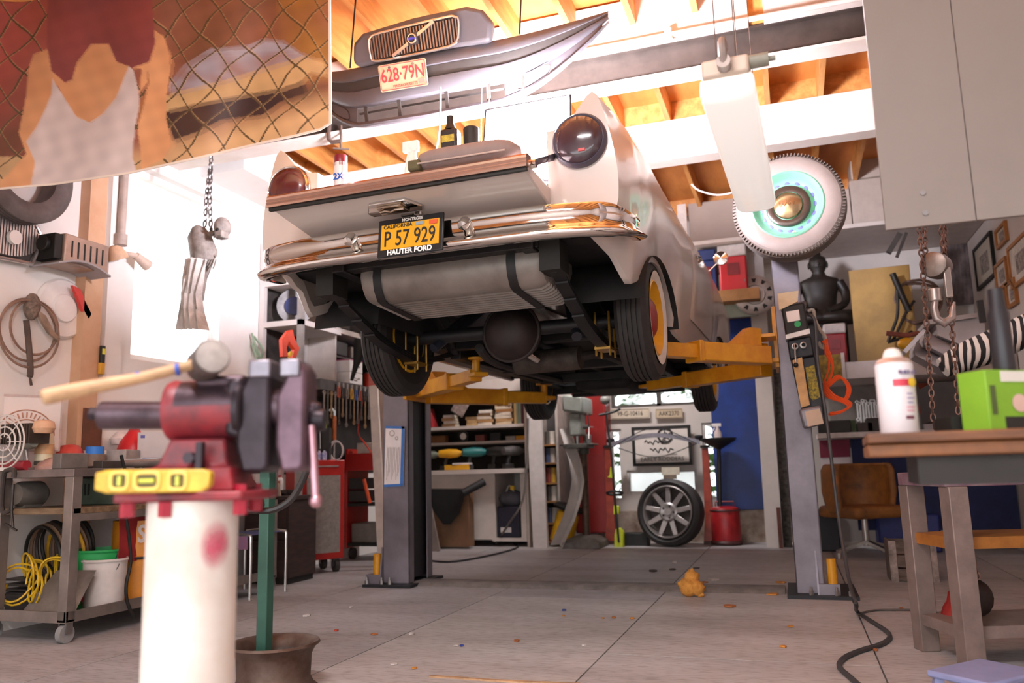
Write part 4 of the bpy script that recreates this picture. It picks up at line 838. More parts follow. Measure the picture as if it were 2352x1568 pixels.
m = MB(); m.cyl((j0.x, -.0, c0_.z-.005), (j1.x+.01, 0, c0_.z-.005), .02, n=20); m.cyl((jm-.012, 0, c0_.z), (jm+.016, 0, c0_.z), .04, n=24); m.build('screw', viron, vs_)
s0 = W(700, 962); s1 = W(735, 962)
m = MB(); m.lathe([(0, 0), (.022, .0), (.026, .012), (.022, .03), (0, .032)], s0, (1, 0, 0), 20); m.ball(s0+V((.012, -.0, .024)), .013); m.build('screw_head', vdk, vs_)
h0, h1 = W(708, 975, -.02), W(726, 1150, -.02)
m = MB(); m.cyl(h0, h1, .0085, n=14); m.ball(h1, .0135); m.build('handle', mat('#c79aa4', .3, metal=.8, var=.1), vs_)
# mallet across the vise
hm_ = root('mallet', 'dead blow mallet with grey head and long wooden handle lying on top of the vise', 'mallet', aD(488, 860, DV-.02), (0, 0, YAW))
def H(px, py, d=0): return lz(hm_, aD(px, py, DV-.02+d))
hc_ = H(476, 830); ax_ = V((.50, -.86, .05)).normalized()
m = MB(); m.lathe([(0, -.06), (.028, -.06), (.034, -.05), (.0335, -.02), (.028, 0), (.0335, .02), (.034, .05), (.031, .0605)], hc_, ax_, 30); hd = m.build('head', mat('#544b47', .5, var=.15), hm_)
m = MB(); m.lathe([(.031, .060), (.02, .0625), (0, .0625)], hc_, ax_, 30); m.build('striking_face', mat('#a59b95', .7, var=.2, scale=20), hd)
m = MB(); m.tube([hc_+V((-.025, -.0, -.004)), H(330, 866, -.05), H(215, 888, -.09), H(120, 908, -.13), H(98, 914, -.14)], [.0105, .011, .0135, .015, .013], 14, smooth=3); hn = m.build('handle', woodh, hm_, ang=70)
for px, d in ((408, -.022), (318, -.052)):
    m = MB(); c = H(px, 848+(408-px)*.21, d); m.lathe([(.0116, -.004), (.0122, 0), (.0116, .004)], c, (1, .3, .2), 16); m.build('ring_mark', mat('#2f4aa0', .5, var=0), hn)
# torpedo level
lv = root('torpedo_level', 'yellow torpedo level with three vials leaning on the vise base', 'level', aD(354, 1132, DV-.10), (0, 0, YAW))
def T_2(px, py): p = lz(lv, aD(px, py, DV-.10)); return p.x, p.z
lyw = mat('#e3bb3e', .4, var=.12, scale=20, alt='#b98d22')
P = [T_2(*q) for q in ((222, 1086), (250, 1080), (465, 1078), (486, 1084), (486, 1116), (468, 1130), (250, 1134), (222, 1126))]
z_ = min(p[1] for p in P)
m = MB(); m.prism([(x, -.012, z-z_) for x, z in P], (0, .024, 0)); lo_ = m.build('body', lyw, lv, bev=.003)
for px, w_ in ((280, 17), (343, 24), (413, 17)):
    x, z = T_2(px, 1105); r_ = w_*.00082
    m = MB(); m.tube([(x+r_*1.15*math.copysign(abs(math.cos(a))**.5, math.cos(a)), -.014, z-z_+.0155*math.copysign(abs(math.sin(a))**.5, math.sin(a))) for a in [2*PI*i/24 for i in range(24)]], .0035, 6, closed=True); m.build('window_rim', mat('#f0cf6a', .4, var=0), lo_)
    m = MB(); m.b2((x-r_*.9, -.0125, z-z_-.012), (x+r_*.9, -.0115, z-z_+.012)); m.build('window_back', mat('#6b5a1c', .5, var=.2), lo_)
    m = MB(); m.cyl((x-r_*.7, -.014, z-z_), (x+r_*.7, -.014, z-z_), .004, n=10) if w_ > 20 else m.cyl((x, -.014, z-z_-.009), (x, -.014, z-z_+.009), .004, n=10); m.build('vial', mat('#c9d04a', .1, var=0, coat=.5), lo_)
# green post standing in a wheel rim
gp = aZ(606, 1525, .10)
gs = root('green_post', 'dark green square steel post standing up from a rusty wheel rim', 'post', (gp.x, gp.y, .09))
gm = mat('#2f5a4c', .45, var=.12, scale=4)
m = MB(); m.box((0, 0, .42), (.05, .05, .84)); m.build('tube', gm, gs, bev=.004); m = MB(); m.box((0, 0, .845), (.15, .15, .01)); m.build('top_plate', gm, gs)
rb = root('rim_base', 'rusty steel car wheel rim lying flat under the green post', 'wheel rim', (gp.x+.05, gp.y, 0))
m = MB(); m.lathe([(.17, .19), (.185, .195), (.19, .185), (.17, .17), (.155, .14), (.15, .05), (.165, .02), (.185, .005), (.18, 0), (.16, .0), (.14, .03), (.14, .15), (.155, .178)], (0, 0, 0), (0, 0, 1), 44, True); r1 = m.build('barrel', mat('#6b5a50', .55, metal=.5, var=.3, alt='#4a3226'), rb)
m = MB(); m.lathe([(.145, .1), (.125, .14), (.11, .15), (.09, .13), (.06, .085), (0, .085)], (0, 0, 0), (0, 0, 1), 36); m.build('disc', mat('#5e5a58', .45, metal=.5, var=.3), rb)
m = MB(); m.tube([lz(gs, aD(p, q, dep(gp)-.15)) for p, q in ((560, 1085), (585, 1120), (600, 1160), (575, 1172), (548, 1160))]+[lz(gs, aD(p, q, dep(gp)-.12)) for p, q in ((560, 1168), (620, 1172), (665, 1150), (692, 1110), (706, 1070), (700, 1040))], .014, 8, smooth=4); o = m.build('hose_loop', mat('#2a2624', .4, var=.2)); o.parent = None; o.matrix_basis = gs.matrix_basis.copy(); tag(o, 'black taped hose loop hooked round the green post below the vise jaws', 'hose')
# -------------------------------------------------- right foreground stand
DB = 1.8
q0 = aD(1992, 1000, DB); zt2 = q0.z+.004
wd = mat('#7a4a26', .55, var=.3, scale=5, alt='#4a2a16', stretch=(1, 6, 6)); dkw = mat('#2a211c', .6, var=.2)
st = root('work_stand', 'dark rough wooden topped stand in the near right corner under the spray can', 'work stand', (q0.x+.2, q0.y+.15, 0), (0, 0, rad(-3)))
def B2(px, py, d=DB): return lz(st, aD(px, py, d))
xl = B2(1990, 1000).x; yl = B2(1990, 1000).y
m = MB(); m.b2((xl, yl, zt2-.022), (xl+.75, yl+.42, zt2)); m.build('top_board', wd, st, bev=.004)
m = MB(); m.b2((xl+.0, yl+.01, zt2-.052), (xl+.75, yl+.41, zt2-.024)); m.build('under_board', mat('#8a5428', .55, var=.3, scale=5, alt='#55311a'), st, bev=.004)
m = MB(); m.b2((xl+.10, yl+.05, zt2-.115), (xl+.72, yl+.38, zt2-.053)); m.build('apron', dkw, st)
for x, y in ((.36, .06), (.70, .06), (.40, .36), (.70, .36)):
    m = MB(); m.bar((xl+x, yl+y, zt2-.1), (xl+x-.03, yl+y, .0), .06, .05); m.build('leg', mat('#2f2a28', .5, var=.2), st)
m = MB(); m.bar((xl+.40, yl-.02, .62), (xl+.30, yl-.02, 0), .05, .035); m.build('brace', mat('#2f2a28', .5, var=.2), st)
def spray(name, lab, base, r, h, body, capm, nozzle=True, cap_h=.035):
    o = root(name, lab, 'spray can', base)
    m = MB(); m.lathe([(0, 0), (r*.94, 0), (r, .004), (r, h*.80), (r*.96, h*.82)], (0, 0, 0), n=28); m.build('can', body, o)
    m = MB(); m.lathe([(r*.96, h*.815), (r*.98, h*.83), (r*.80, h*.87), (r*.55, h*.89)], (0, 0, 0), n=28); m.build('shoulder', mat('#c8a89a', .3, metal=.5, var=0), o)
    m = MB(); m.lathe([(r*.55, h*.885), (r*.5, h*.93), (r*.36, h*.985), (r*.2, h), (0, h)], (0, 0, 0), n=20); m.build('nozzle_cap', capm, o)
    return o
pcn = aD(2068, 1000, DB+.08); cnr = 41*(DB+.08)/FPX
sc_ = spray('spray_can', 'white spray paint can with red band standing on the near wooden stand', (pcn.x, pcn.y, zt2), cnr, .200, mat('#ded6d8', .35, var=.02), mat('#d9d0ca', .4, var=0))
sc_.rotation_euler = (0, 0, YAW)
def curved(par, r, a0, a1, z0, z1, m_, name): 
    q = MB(); q.sheet([[V((r*math.sin(a0+(a1-a0)*i/10), -r*math.cos(a0+(a1-a0)*i/10), z)) for i in range(11)] for z in (z0, z1)]); return q.build(name, m_, par)
curved(sc_, cnr+.0006, -.55, .35, .108, .124, mat('#c83a4c', .4, var=0), 'red_band'); 
m = MB(); c = V((.020, -cnr*.9-.003, .116)); m.lathe([(.011, .0), (0, .0015)], c, (.35, -.9, 0), 20); m.build('yellow_seal', mat('#d8b030', .4, var=0), sc_)
def wrap_text(s, size, z, m_, a=.12):
    t = text(s, size, wm(sc_) @ frame((cnr*math.sin(a), -cnr*math.cos(a)-.0015, z), (math.cos(a), math.sin(a), 0), (0, 0, 1)), m_, sc_); return t
wrap_text('RUST-O', .013, .139, mat('#5a4a7a', .5, var=0), .25)
for z, w_ in ((.088, .018), (.078, .024), (.068, .018)): curved(sc_, cnr+.0006, .12, .12+w_/cnr*.9, z, z+.004, mat('#9a8fb0', .5, var=0), 'print_line')
for z, w_ in ((.058, .026), (.050, .022)): curved(sc_, cnr+.0006, .05, .05+w_/cnr*.9, z, z+.003, mat('#d0788a', .5, var=0), 'print_line')
curved(sc_, cnr+.0006, -.05, .45, .032, .040, mat('#6d3a4a', .5, var=0), 'print_line')
gx_ = B2(2240, 985)
pk = root('green_carton', 'lime green and white carton box on the near stand at the right edge', 'box', aD(2290, 990, DB+.03), (0, 0, YAW+.25)); pk.location.z = zt2
m = MB(); m.b2((-.045, -.03, 0), (.085, .05, .135)); m.build('carton', mat('#7fae2c', .45, var=.05), pk, bev=.002)
m = MB(); m.b2((-.003, -.0315, .108), (.083, -.030, .132)); m.build('label', mat('#dcd6cc', .5, var=0), pk)
m = MB(); m.b2((-.003, -.0315, .0), (.083, -.030, .03)); m.build('dark_base', mat('#25221f', .5, var=0), pk)
m = MB(); m.b2((-.036, -.0315, .035), (-.022, -.030, .10)); m.build('side_print', mat('#4c5a2a', .5, var=0), pk)
m = MB(); m.cyl((.04, -.0315, .06), (.04, -.0325, .06), .02, n=20); m.build('emblem', mat('#d7b3a4', .5, var=0), pk)
bt = root('black_bottle', 'tall black tube standing on the lime green carton at the right edge', 'bottle', aD(2308, 850, DB+.05)); bt.location.z = zt2+.1355
m = MB(); m.lathe([(0, 0), (.023, .0), (.024, .004), (.022, .13), (.018, .145), (.016, .19), (.0, .19)], n=24); m.build('tube', mat('#211d22', .35, var=.05), bt)
tr_ = root('parts_tray', 'small black tray on the near stand between the spray can and green carton', 'tray', aD(2205, 985, DB+.12), (0, 0, YAW)); tr_.location.z = zt2
m = MB(); m.b2((-.04, -.04, 0), (.04, .04, .006)); m.build('bottom', blk, tr_)
for a, b in (((-.04, -.04), (.04, -.034)), ((-.04, .034), (.04, .04)), ((-.04, -.034), (-.034, .034)), ((.034, -.034), (.04, .034))):
    m = MB(); m.b2((*a, .006), (*b, .036)); m.build('side', blk, tr_)
# -------------------------------------------------- grey steel table further back
lA = aZ(2130, 1492, 0); lB = aD(2228, 1480, 3.45); lB.z = 0
tb = root('steel_table', 'grey welded steel table with an orange wooden shelf behind the near stand', 'table', lA)
gst = mat('#8e7d76', .5, metal=.3, var=.12); 
dA = (lB-lA); ex = V((-dA.y, dA.x, 0)).normalized(); 
if ex.x < 0: ex = -ex
def TP(u, v, z): return lA+dA*u+ex*v+V((0, 0, z))
m = MB(); m.prism([TP(-.06, -.05, .76), TP(1.08, -.05, .76), TP(1.08, 1.0, .76), TP(-.06, 1.0, .76)], (0, 0, .06)); m.build('top', mat('#9a868a', .45, metal=.3, var=.2, alt='#7a4f66'), tb, world=True, bev=.004)
for u, v in ((0, 0), (1, 0), (0, .9), (1, .9)):
    m = MB(); m.bar(TP(u, v, 0), TP(u, v, .76), .085, .085, up=(ex.x, ex.y, 0)); m.build('leg', gst, tb, world=True, bev=.004)
m = MB(); m.prism([TP(0, -.03, .12), TP(1, -.03, .12), TP(1, .9, .12), TP(0, .9, .12)], (0, 0, .05)); m.build('lower_shelf', gst, tb, world=True)
m = MB(); m.prism([TP(.03, -.02, .49), TP(.97, -.02, .49), TP(.97, .85, .49), TP(.03, .85, .49)], (0, 0, .05)); m.build('wooden_shelf', mat('#b5762e', .55, var=.25, scale=5, alt='#8a531c'), tb, world=True)
c = TP(.45, .16, .17); ch2 = root('hoist_hook_block', 'rusty hook block with chain lying on the lower shelf of the steel table', 'hook block', c)
m = MB(); m.ball((0, 0, .085), (.075, .05, .085)); m.build('block', mat('#3f322d', .6, metal=.4, var=.3), ch2); m = MB(); m.tube([(.0, 0, .16), (-.02, 0, .19), (-.06, 0, .2), (-.09, 0, .17)], .014, 8, smooth=3); m.build('hook', mat('#3f322d', .6, metal=.4, var=.3), ch2)
m = MB(); chain(m, [(.02, 0, .17), (.0, .0, .31)], .035, .005); m.build('chain', rust, ch2)
c = TP(.20, .12, .1701); o = root('red_jack', 'small red jack on the lower shelf of the steel table beside the hook block', 'jack', c); m = MB(); m.lathe([(0, 0), (.07, 0), (.06, .03), (.04, .06), (.03, .1), (0, .1)], n=16); m.build('base', redp, o)
sp_ = aD(2190, 1535, 2.95); so = root('plastic_stool', 'lavender blue plastic step stool at the bottom right corner', 'stool', (sp_.x+.10, sp_.y, 0), (0, 0, YAW+.5))
lav = mat('#8f96c0', .5, var=.05); h = sp_.z
m = MB(); m.b2((-.16, -.12, h-.025), (.16, .12, h)); m.build('top', lav, so, bev=.008)
for x in (-.13, .13):
    for y in (-.09, .09): m = MB(); m.bar((x, y, h-.02), (x*1.15, y*1.2, 0), .04, .03); m.build('leg', lav, so)
# ------------------------------------------------------------ left wall and the bench under it
def RC(x0, y0, x1, y1, Y):
    a, b = aY((x0+x1)/2, y0, Y), aY((x0+x1)/2, y1, Y); return aY(x0, (y0+y1)/2, Y).x, aY(x1, (y0+y1)/2, Y).x, b.z, a.z
def pbox(name, lab, c, x0, y0, x1, y1, Y, dp, m_, base=None, rz=0, bev=.003, group=None):
    X0, X1, Z0, Z1 = RC(x0, y0, x1, y1, Y); b = Z0 if base is None else base
    o = root(name, lab, c, ((X0+X1)/2, Y+dp/2, b), (0, 0, rz), group); w_ = abs(X1-X0); h_ = Z1-b
    m = MB(); m.b2((-w_/2, -dp/2, 0), (w_/2, dp/2, h_)); q = m.build('body', m_, o, bev=bev); return o, w_, h_, dp
def single(name, lab, c, mb, m_, group=None, **k):
    o = mb.build(name, m_, **k); return tag(o, lab, c, group)
def bottle(name, lab, c, px, yb, yt, Y, m_, base=None, rw=None, neck=.4, capm=None, group=None):
    p, t = aY(px, yb, Y), aY(px, yt, Y); b = p.z if base is None else base; h = t.z-b; r = rw*dep(p)/FPX/2
    o = root(name, lab, c, (p.x, p.y, b), group=group)
    m = MB(); m.lathe([(0, 0), (r*.95, 0), (r, h*.03), (r, h*.62), (r*.8, h*.72), (r*neck, h*.8), (r*neck, h*.86), (0, h*.86)], n=20); m.build('body', m_, o)
    m = MB(); m.lathe([(r*neck*1.1, h*.85), (r*neck*1.1, h), (0, h)], n=16); m.build('cap', capm or blk, o); return o
def coil(mb, c, R, n, r, axis=(0, 0, 1), jit=.1, h=.02, seg=22):
    x, y, z = basis(axis); P = []
    for i in range(n*seg+1):
        a = 2*PI*i/seg; q = R*(1+jit*math.sin(i*.37)+jit*.6*math.sin(i*.83)); P.append(V(c)+x*(q*math.cos(a))+y*(q*math.sin(a))+z*(h*i/seg+jit*R*.4*math.sin(i*.29)))
    return mb.tube(P, r, 6)
gcart = mat('#857a73', .5, metal=.4, var=.15, scale=5); plank = mat('#8a7256', .65, var=.3, scale=5, alt='#5b4632', stretch=(1, 6, 6)); green = mat('#4a5648', .5, var=.2, scale=5)
# the orange wall post and pipe
P0 = aX(222, 640, XL+.02).y
m = MB(); m.b2((XL, 4.21, 0), (XL+.09, 4.36, ZC)); struct('wall_left_post', m, mat('#d9b08e', .6, var=.06, scale=3, alt='#cb9c78'), flat=True)
m = MB(); m.b2((XL, 4.44, 1.6), (XL+.05, 4.60, ZJ)); struct('trim_1', m, whtL, flat=True)
pp = [aX(288, 395, XL+.08), aX(278, 545, XL+.08)]
m = MB(); m.tube([V((XL+.08, pp[1].y, pp[1].z-.02)), V((XL+.08, pp[0].y, ZJ+.05))], .03, 12); m.cyl((XL+.08, pp[1].y, pp[1].z-.06), (XL+.08, pp[1].y, pp[1].z+.02), .045, n=12); single('wall_pipe', 'grey vertical pipe on the left wall beside the tall window', 'pipe', m, mat('#b9a89c', .5, var=.1))
q = aX(288, 585, XL+.1); wf = root('wall_flood_fitting', 'cream two-armed lamp fitting under the vertical pipe by the window', 'light fitting', q)
m = MB(); m.lathe([(.02, .05), (.05, .03), (.07, -.02), (.075, -.05), (.0, -.03)], (-.01, -.08, .0), (0, -.5, 1), 18); m.build('lamp_head', mat('#e0b896', .5), wf); m = MB(); m.cyl((0, -.06, 0), (0, .12, .02), .02); m.cyl((0, .1, .02), (0, .22, -.03), .03, .045); m.build('arm', mat('#d8bfae', .5), wf)
# tyre half hidden by the banner
c = aX(62, 395, XL+.14); wt = root('spare_tyre_casing', 'dark tyre hung high on the left wall, half hidden behind the banner', 'tyre', (XL+.105, c.y, c.z))
m = MB(); m.lathe(tyre_prof(.33, .20, .18), (0, 0, 0), (1, 0, 0), 48, closed=True); m.build('casing', mat('#6d625f', .7, var=.15), wt)
# old car grille
a, b = aX(0, 487, XL+.04), aX(86, 487, XL+.04); zt_g, zb_g = aX(60, 490, XL+.04).z, aX(50, 612, XL+.04).z; y1 = aX(88, 560, XL+.04).y; y0 = y1-.62; H_ = zt_g-zb_g
og = root('mounted_car_grille', 'vintage silver car grille with vertical bars hung on the left wall', 'grille', (XL+.04, (y0+y1)/2, zb_g)); ym = (y0+y1)/2
def gshape(t): return H_*(1 if t < .45 else 1-.30*((t-.45)/.55)**2.2)
m = MB(); 
for i in range(29):
    t = (i-14)/14; y = t*.29; m.prism([(0, y-.0055, .04+.09*abs(t)**3), (0, y+.0055, .04+.09*abs(t)**3), (0, y+.0055, gshape(abs(t))-.01), (0, y-.0055, gshape(abs(t))-.01)], (.035*(1-.4*abs(t)), 0, 0))
m.build('bars', mat('#b5aca8', .3, metal=.6, var=.1), og)
O_ = [V((.015, t*.305, gshape(abs(t)))) for t in [-1+2*i/16 for i in range(17)]]+[V((.015, .3, .13)), V((.015, .26, .03)), V((.015, 0, .015)), V((.015, -.26, .03)), V((.015, -.3, .13))]
m = MB(); m.tube(O_, .013, 8, closed=True); m.build('surround', mat('#c9c0bc', .25, metal=.7, var=.05), og)
m = MB(); m.prism([V((-.02, p.y*.98, p.z)) for p in O_], (.012, 0, 0)); m.build('backing', mat('#4b4442', .6), og)
m = MB(); m.cyl((.03, .10, H_*.45), (.06, .10, H_*.45), .045, n=20); m.build('medallion', mat('#efe9e4', .3, var=0), og)
# heater / vented box on a plank shelf
c = aX(180, 618, XL+.16); hx_ = root('vented_heater', 'brown vented metal box with a curved grey hood on the left wall', 'heater', (XL, c.y, c.z))
m = MB(); m.b2((.02, -.17, .0), (.22, .19, .20)); hb_ = m.build('case', mat('#b49a8a', .4, metal=.4, var=.1), hx_, bev=.008)
for i in range(6): m = MB(); m.b2((.221, -.12+.05*i, .05), (.223, -.108+.05*i, .16)); m.build('vent_slot', blk, hb_)
m = MB(); m.b2((.03, -.23, .02), (.20, -.17, .19)); m.cyl((.12, -.26, .12), (.12, -.23, .12), .05, n=16); m.build('motor_end', blk, hx_, bev=.006)
m = MB(); rows = [[V((x, -.25+.42*j/8, -.03+.05*math.sin(PI*j/8)-(.10 if x > .3 else 0))) for j in range(9)] for x in (.02, .22, .27)]; m.sheet(rows, .012, (0, 0, -1)); m.build('hood', mat('#a8a2a4', .4, var=.05), hx_)
# round wall plate, red handled tool, belts
c = aX(146, 708, XL+.03); wp = root('wall_plate_disc', 'white ribbed disc mounted on the left wall beside the red handled tool', 'disc', (XL, c.y, c.z))
m = MB(); m.lathe([(.20, 0), (.205, .02), (.19, .035), (.12, .03), (.10, .035), (.09, .05), (.04, .05), (0, .052)], (0, 0, 0), (1, 0, 0), 36); m.build('disc', mat('#eee6e0', .5, var=.03), wp)
T3 = [aX(p, q, XL+.06) for p, q in ((160, 655), (178, 665), (188, 690), (204, 722), (196, 735), (180, 708), (170, 680))]
m = MB(); m.prism(T3, (.03, 0, 0)); o = single('red_handled_tool', 'bright red plastic handled tool hung on the left wall over the white disc', 'tool', m, mat('#d64038', .4, var=.08), bev=.004)
P1 = aX(70, 757, XL+.05); be = root('drive_belts', 'loose drive belts hung in a ring on the left wall', 'belt', (XL, P1.y, P1.z))
for k, (r_, dz, dy) in enumerate(((.20, 0, 0), (.175, .02, .03), (.215, -.03, -.02))):
    m = MB(); m.torus((.03+.02*k, dy, dz), (1, 0, 0), r_, .008, 40, 6); m.build('belt', mat('#9b7a68', .7, var=.2), be)
m = MB(); m.ball((.05, 0, .15), (.05, .05, .09)); m.build('belt_bundle', mat('#8a7466', .8, var=.3, scale=30, bump=.5), be)
m = MB(); m.tube([aX(p, q, XL+.07) for p, q in ((60, 735), (66, 790), (70, 850), (68, 865))], .018, 8, smooth=3); m.cyl(aX(68, 862, XL+.07), aX(72, 885, XL+.07), .008); single('hanging_strap', 'dark brown strap hanging down from the belt ring on the left wall', 'strap', m, mat('#5b4a40', .7, var=.2))
m = MB(); S_ = [aX(p, q, XL+.07) for p, q in ((80, 710), (100, 725), (118, 760), (134, 778), (128, 782), (108, 765), (92, 740))]; m.prism(S_, (.02, 0, 0)); single('leather_sling', 'brown leather strap end dangling right of the belt ring on the left wall', 'strap', m, mat('#a58a76', .7, var=.2))
kp = aX(234, 830, XL+.11); kn = root('hanging_utility_knife', 'yellow and black utility knife hung on the orange wall post', 'knife', kp)
m = MB(); m.b2((-.012, -.02, -.09), (.012, .02, -.01)); m.build('grip', mat('#e0a42a', .5), kn, bev=.004); m = MB(); m.b2((-.012, -.017, -.01), (.012, .017, .11)); m.build('sheath', mat('#26231d', .5), kn, bev=.004); m = MB(); m.b2((.012, -.012, .05), (.0135, .012, .09)); m.build('sticker', mat('#e6e03a', .5, var=0), kn)
# skeleton ghoul on its chain
SKY = 4.75; hp = aY(476, 640, SKY); sk = root('hanging_skeleton', 'grey skeleton ghoul in rags hanging on a chain before the bright window', 'skeleton figure', hp)
bone = mat('#a79d95', .7, var=.2, scale=14, alt='#6f6660', bump=.3); rag = mat('#eee8e2', .9, var=.2, scale=8, alt='#b5ada6', bump=.3)
def K(px, py, d=0): return lz(sk, aY(px, py, SKY+d))
s1 = dep(hp)/FPX
m = MB(); hc2 = K(511, 522); m.ball(hc2, (18*s1, 22*s1, 24*s1)); m.b2(hc2+V((-6*s1, -22*s1, -30*s1)), hc2+V((16*s1, 4*s1, -12*s1))); hd2 = m.build('skull', bone, sk, bev=.01)
for px, py, r_ in ((499, 532, 4.5), (513, 533, 4.5), (506, 543, 2.5)):
    m = MB(); m.ball(K(px, py)+V((0, -21*s1, 0)), (r_*s1, 3*s1, r_*s1)); m.build('eye_socket' if r_ > 3 else 'nose_hole', blk, hd2)
m = MB(); m.b2(hc2+V((-6*s1, -23*s1, -30*s1)), hc2+V((14*s1, -21*s1, -26*s1))); m.build('teeth', mat('#8a8078', .6, var=.4, scale=60), hd2)
m = MB(); m.loft([[V((c_.x+w_*math.cos(2*PI*i/14), d_*math.sin(2*PI*i/14)+ .008*math.sin(5*i), c_.z)) for i in range(14)] for c_, w_, d_ in ((K(456, 518), .015, .02), (K(456, 525), .06, .05), (K(458, 543), .10, .07), (K(468, 580), .115, .08), (K(464, 605), .09, .07), (K(457, 640), .07, .05), (K(452, 690), .06, .04))]); m.build('hunched_torso', bone, sk)
m = MB(); m.tube([K(478, 540), K(492, 535), K(503, 545)], .022, 8, smooth=3); m.build('neck', bone, sk)
rows = []
for t, (xl_, xr_) in ((0, (440, 490)), (.25, (436, 482)), (.5, (432, 472)), (.72, (428, 474)), (1, (420, 486))):
    rows.append([K(xl_+(xr_-xl_)*i/16, 600+160*t)+V((0, -.05+.03*math.sin(i*1.9+t*3)-.05*math.sin(PI*i/16), 0)) for i in range(17)])
m = MB(); m.sheet(rows, .006, (0, 1, 0)); m.build('ragged_robe', rag, sk)
for dx, dz in ((0, 0), (12, -5)):
    m = MB(); m.tube([K(448+dx*2, 560), K(462+dx, 600+dz), K(480+dx*.6, 590+dz), K(490+dx*.5, 588)], [.022, .018, .014, .01], 8, smooth=3); ar_ = m.build('arm', bone, sk)
    for f in range(5):
        b0 = K(474+f*4+dx*.5, 588+f*2); m = MB(); m.tube([b0, b0+V((.012, -.03, -.03-.006*f)), b0+V((.004, -.035, -.06-.004*f))], .005, 5, smooth=2); m.build('finger', bone, ar_)
m = MB(); chain(m, [K(470, 520), K(474, 455), K(484, 375)], .052, .0055); chain(m, [K(484, 520), K(482, 455), K(485, 375)], .052, .0055); chain(m, [K(485, 375), K(486, 300), V((K(486, 300).x, 0, ZJ-hp.z))], .052, .0055); m.build('chain', zinc, sk)
# rolling steel bench under the left wall
cx1, cy0, cyb = -3.86, 3.6, 5.55; zt3 = .955
bn = root('rolling_bench', 'grey steel rolling workbench with planks and trays along the left wall', 'workbench', ((XL+cx1)/2, (cy0+cyb)/2, 0))
m = MB(); m.b2((XL+.12, cy0, zt3-.045), (cx1, cyb, zt3)); m.build('top', mat('#8c7f7a', .4, metal=.5, var=.2, scale=5), bn, world=True, bev=.004)
for x in (XL+.14, cx1-.065):
    for y in (cy0, cyb-.065):
        m = MB(); m.b2((x, y, .11), (x+.065, y+.065, zt3-.045)); m.build('leg', gcart, bn, world=True, bev=.004)
        m = MB(); m.cyl((x+.015, y+.03, .05), (x+.05, y+.03, .05), .05, n=20); cw = m.build('caster', mat('#8d8b8a', .4, var=.1), bn, world=True); m = MB(); m.b2((x+.005, y+.01, .05), (x+.012, y+.055, .112)); m.b2((x+.054, y+.01, .05), (x+.061, y+.055, .112)); m.build('caster_fork', zinc, cw, world=True)
m = MB(); m.b2((XL+.14, cy0+.01, .70), (cx1, cyb, .735)); m.build('plank_shelf', plank, bn, world=True, bev=.004)
m = MB(); m.b2((cx1-.06, cy0+.06, .66), (cx1, cyb-.06, .70)); m.build('rail', gcart, bn, world=True)
m = MB(); m.b2((XL+.14, cy0, .11), (cx1, cyb, .125)); m.b2((XL+.14, cy0, .125), (cx1, cy0+.015, .17)); m.b2((cx1-.015, cy0, .125), (cx1, cyb, .17)); m.build('lower_tray', gcart, bn, world=True)
zs2, zl = .7355, .1255
# wall bench beyond it, carrying the clutter by the window
def onb(px, py): return aZ(px, py, zt3)
m = MB(); P = [aZ(p, q, .126) for p, q in ((35, 1428), (180, 1440))]
A_, B_ = V((-4.28, 3.66, zl)), V((-3.92, 3.70, zl)); m.prism([A_, B_, V((-3.93, 3.86, .36)), V((-4.2, 3.83, .36))], (0, .004, .004)); single('sheet_metal', 'bent grey sheet metal piece leaning on the lower tray of the rolling bench', 'sheet', m, mat('#8f857d', .45, metal=.5, var=.15))
m = MB(); c = V((-4.33, 3.80, .34))
for k in range(7): coil(m, c+V((random.uniform(-.10, .16), random.uniform(-.1, .1), random.uniform(-.06, .05))), random.uniform(.07, .12), 2, .006, (random.uniform(-.6, .6), 1, random.uniform(-.5, .5)), .15, .02)
single('coiled_air_hose', 'tangled bright yellow coiled air hose on the lower tray of the rolling bench', 'hose', m, mat('#dcb01e', .45, var=.05))
o, w_, h_, d_ = pbox('engine_block', 'dark ribbed motor under the yellow hose on the rolling bench', 'motor', 10, 1360, 75, 1432, 3.78, .22, mat('#2c2826', .6, var=.3), base=zl)
m = MB()
for i in range(6): m.b2((-w_/2-.008, -d_/2-.008, .03+.03*i), (w_/2+.008, d_/2+.008, .042+.03*i))
m.build('cooling_fins', mat('#3a3532', .5, metal=.4), o)
def bucket(name, lab, p, r, h, m_, rim=None, liquid=None):
    o = root(name, lab, 'bucket', p); m = MB(); m.lathe([(0, .0), (r*.9, 0), (r, h), (r*.97, h), (r*.87, .012), (0, .012)], n=28); m.build('pail', m_, o)
    m = MB(); m.torus((0, 0, h-.01), (0, 0, 1), r+.004, .007, 28, 6); m.build('rim', rim or m_, o)
    m = MB(); m.tube([(r*math.cos(a), -.02-r*.3*math.sin(a), h-.03-r*.75*math.sin(a)) for a in [PI*i/10 for i in range(11)]], .0025, 5); m.build('bail', zinc, o); return o
w0 = aZ(236, 1413, zl); bk = bucket('paint_bucket', 'white paint bucket with dried red drips on the rolling bench tray', (cx1-.16, max(w0.y, 4.02), zl), .125, .29, mat('#d9cfc8', .5, var=.06))
m = MB()
for i in range(9): 
    a = rad(-55+4*i); rr = .125; z0 = .02+.07*random.random(); m.tube([(rr*.93*math.sin(a)+.003*math.sin(a), -rr*.935*math.cos(a)-.002, z0), (rr*.96*math.sin(a), -rr*.965*math.cos(a)-.003, z0+.05+.07*random.random())], .004, 5)
m.build('paint_drips', mat('#b0303c', .4, var=0), bk)
bucket('green_bucket', 'empty bright green bucket behind the white paint bucket on the bench tray', (cx1-.27, w0.y+.30, zl), .155, .34, mat('#2fae5c', .45, var=.06))
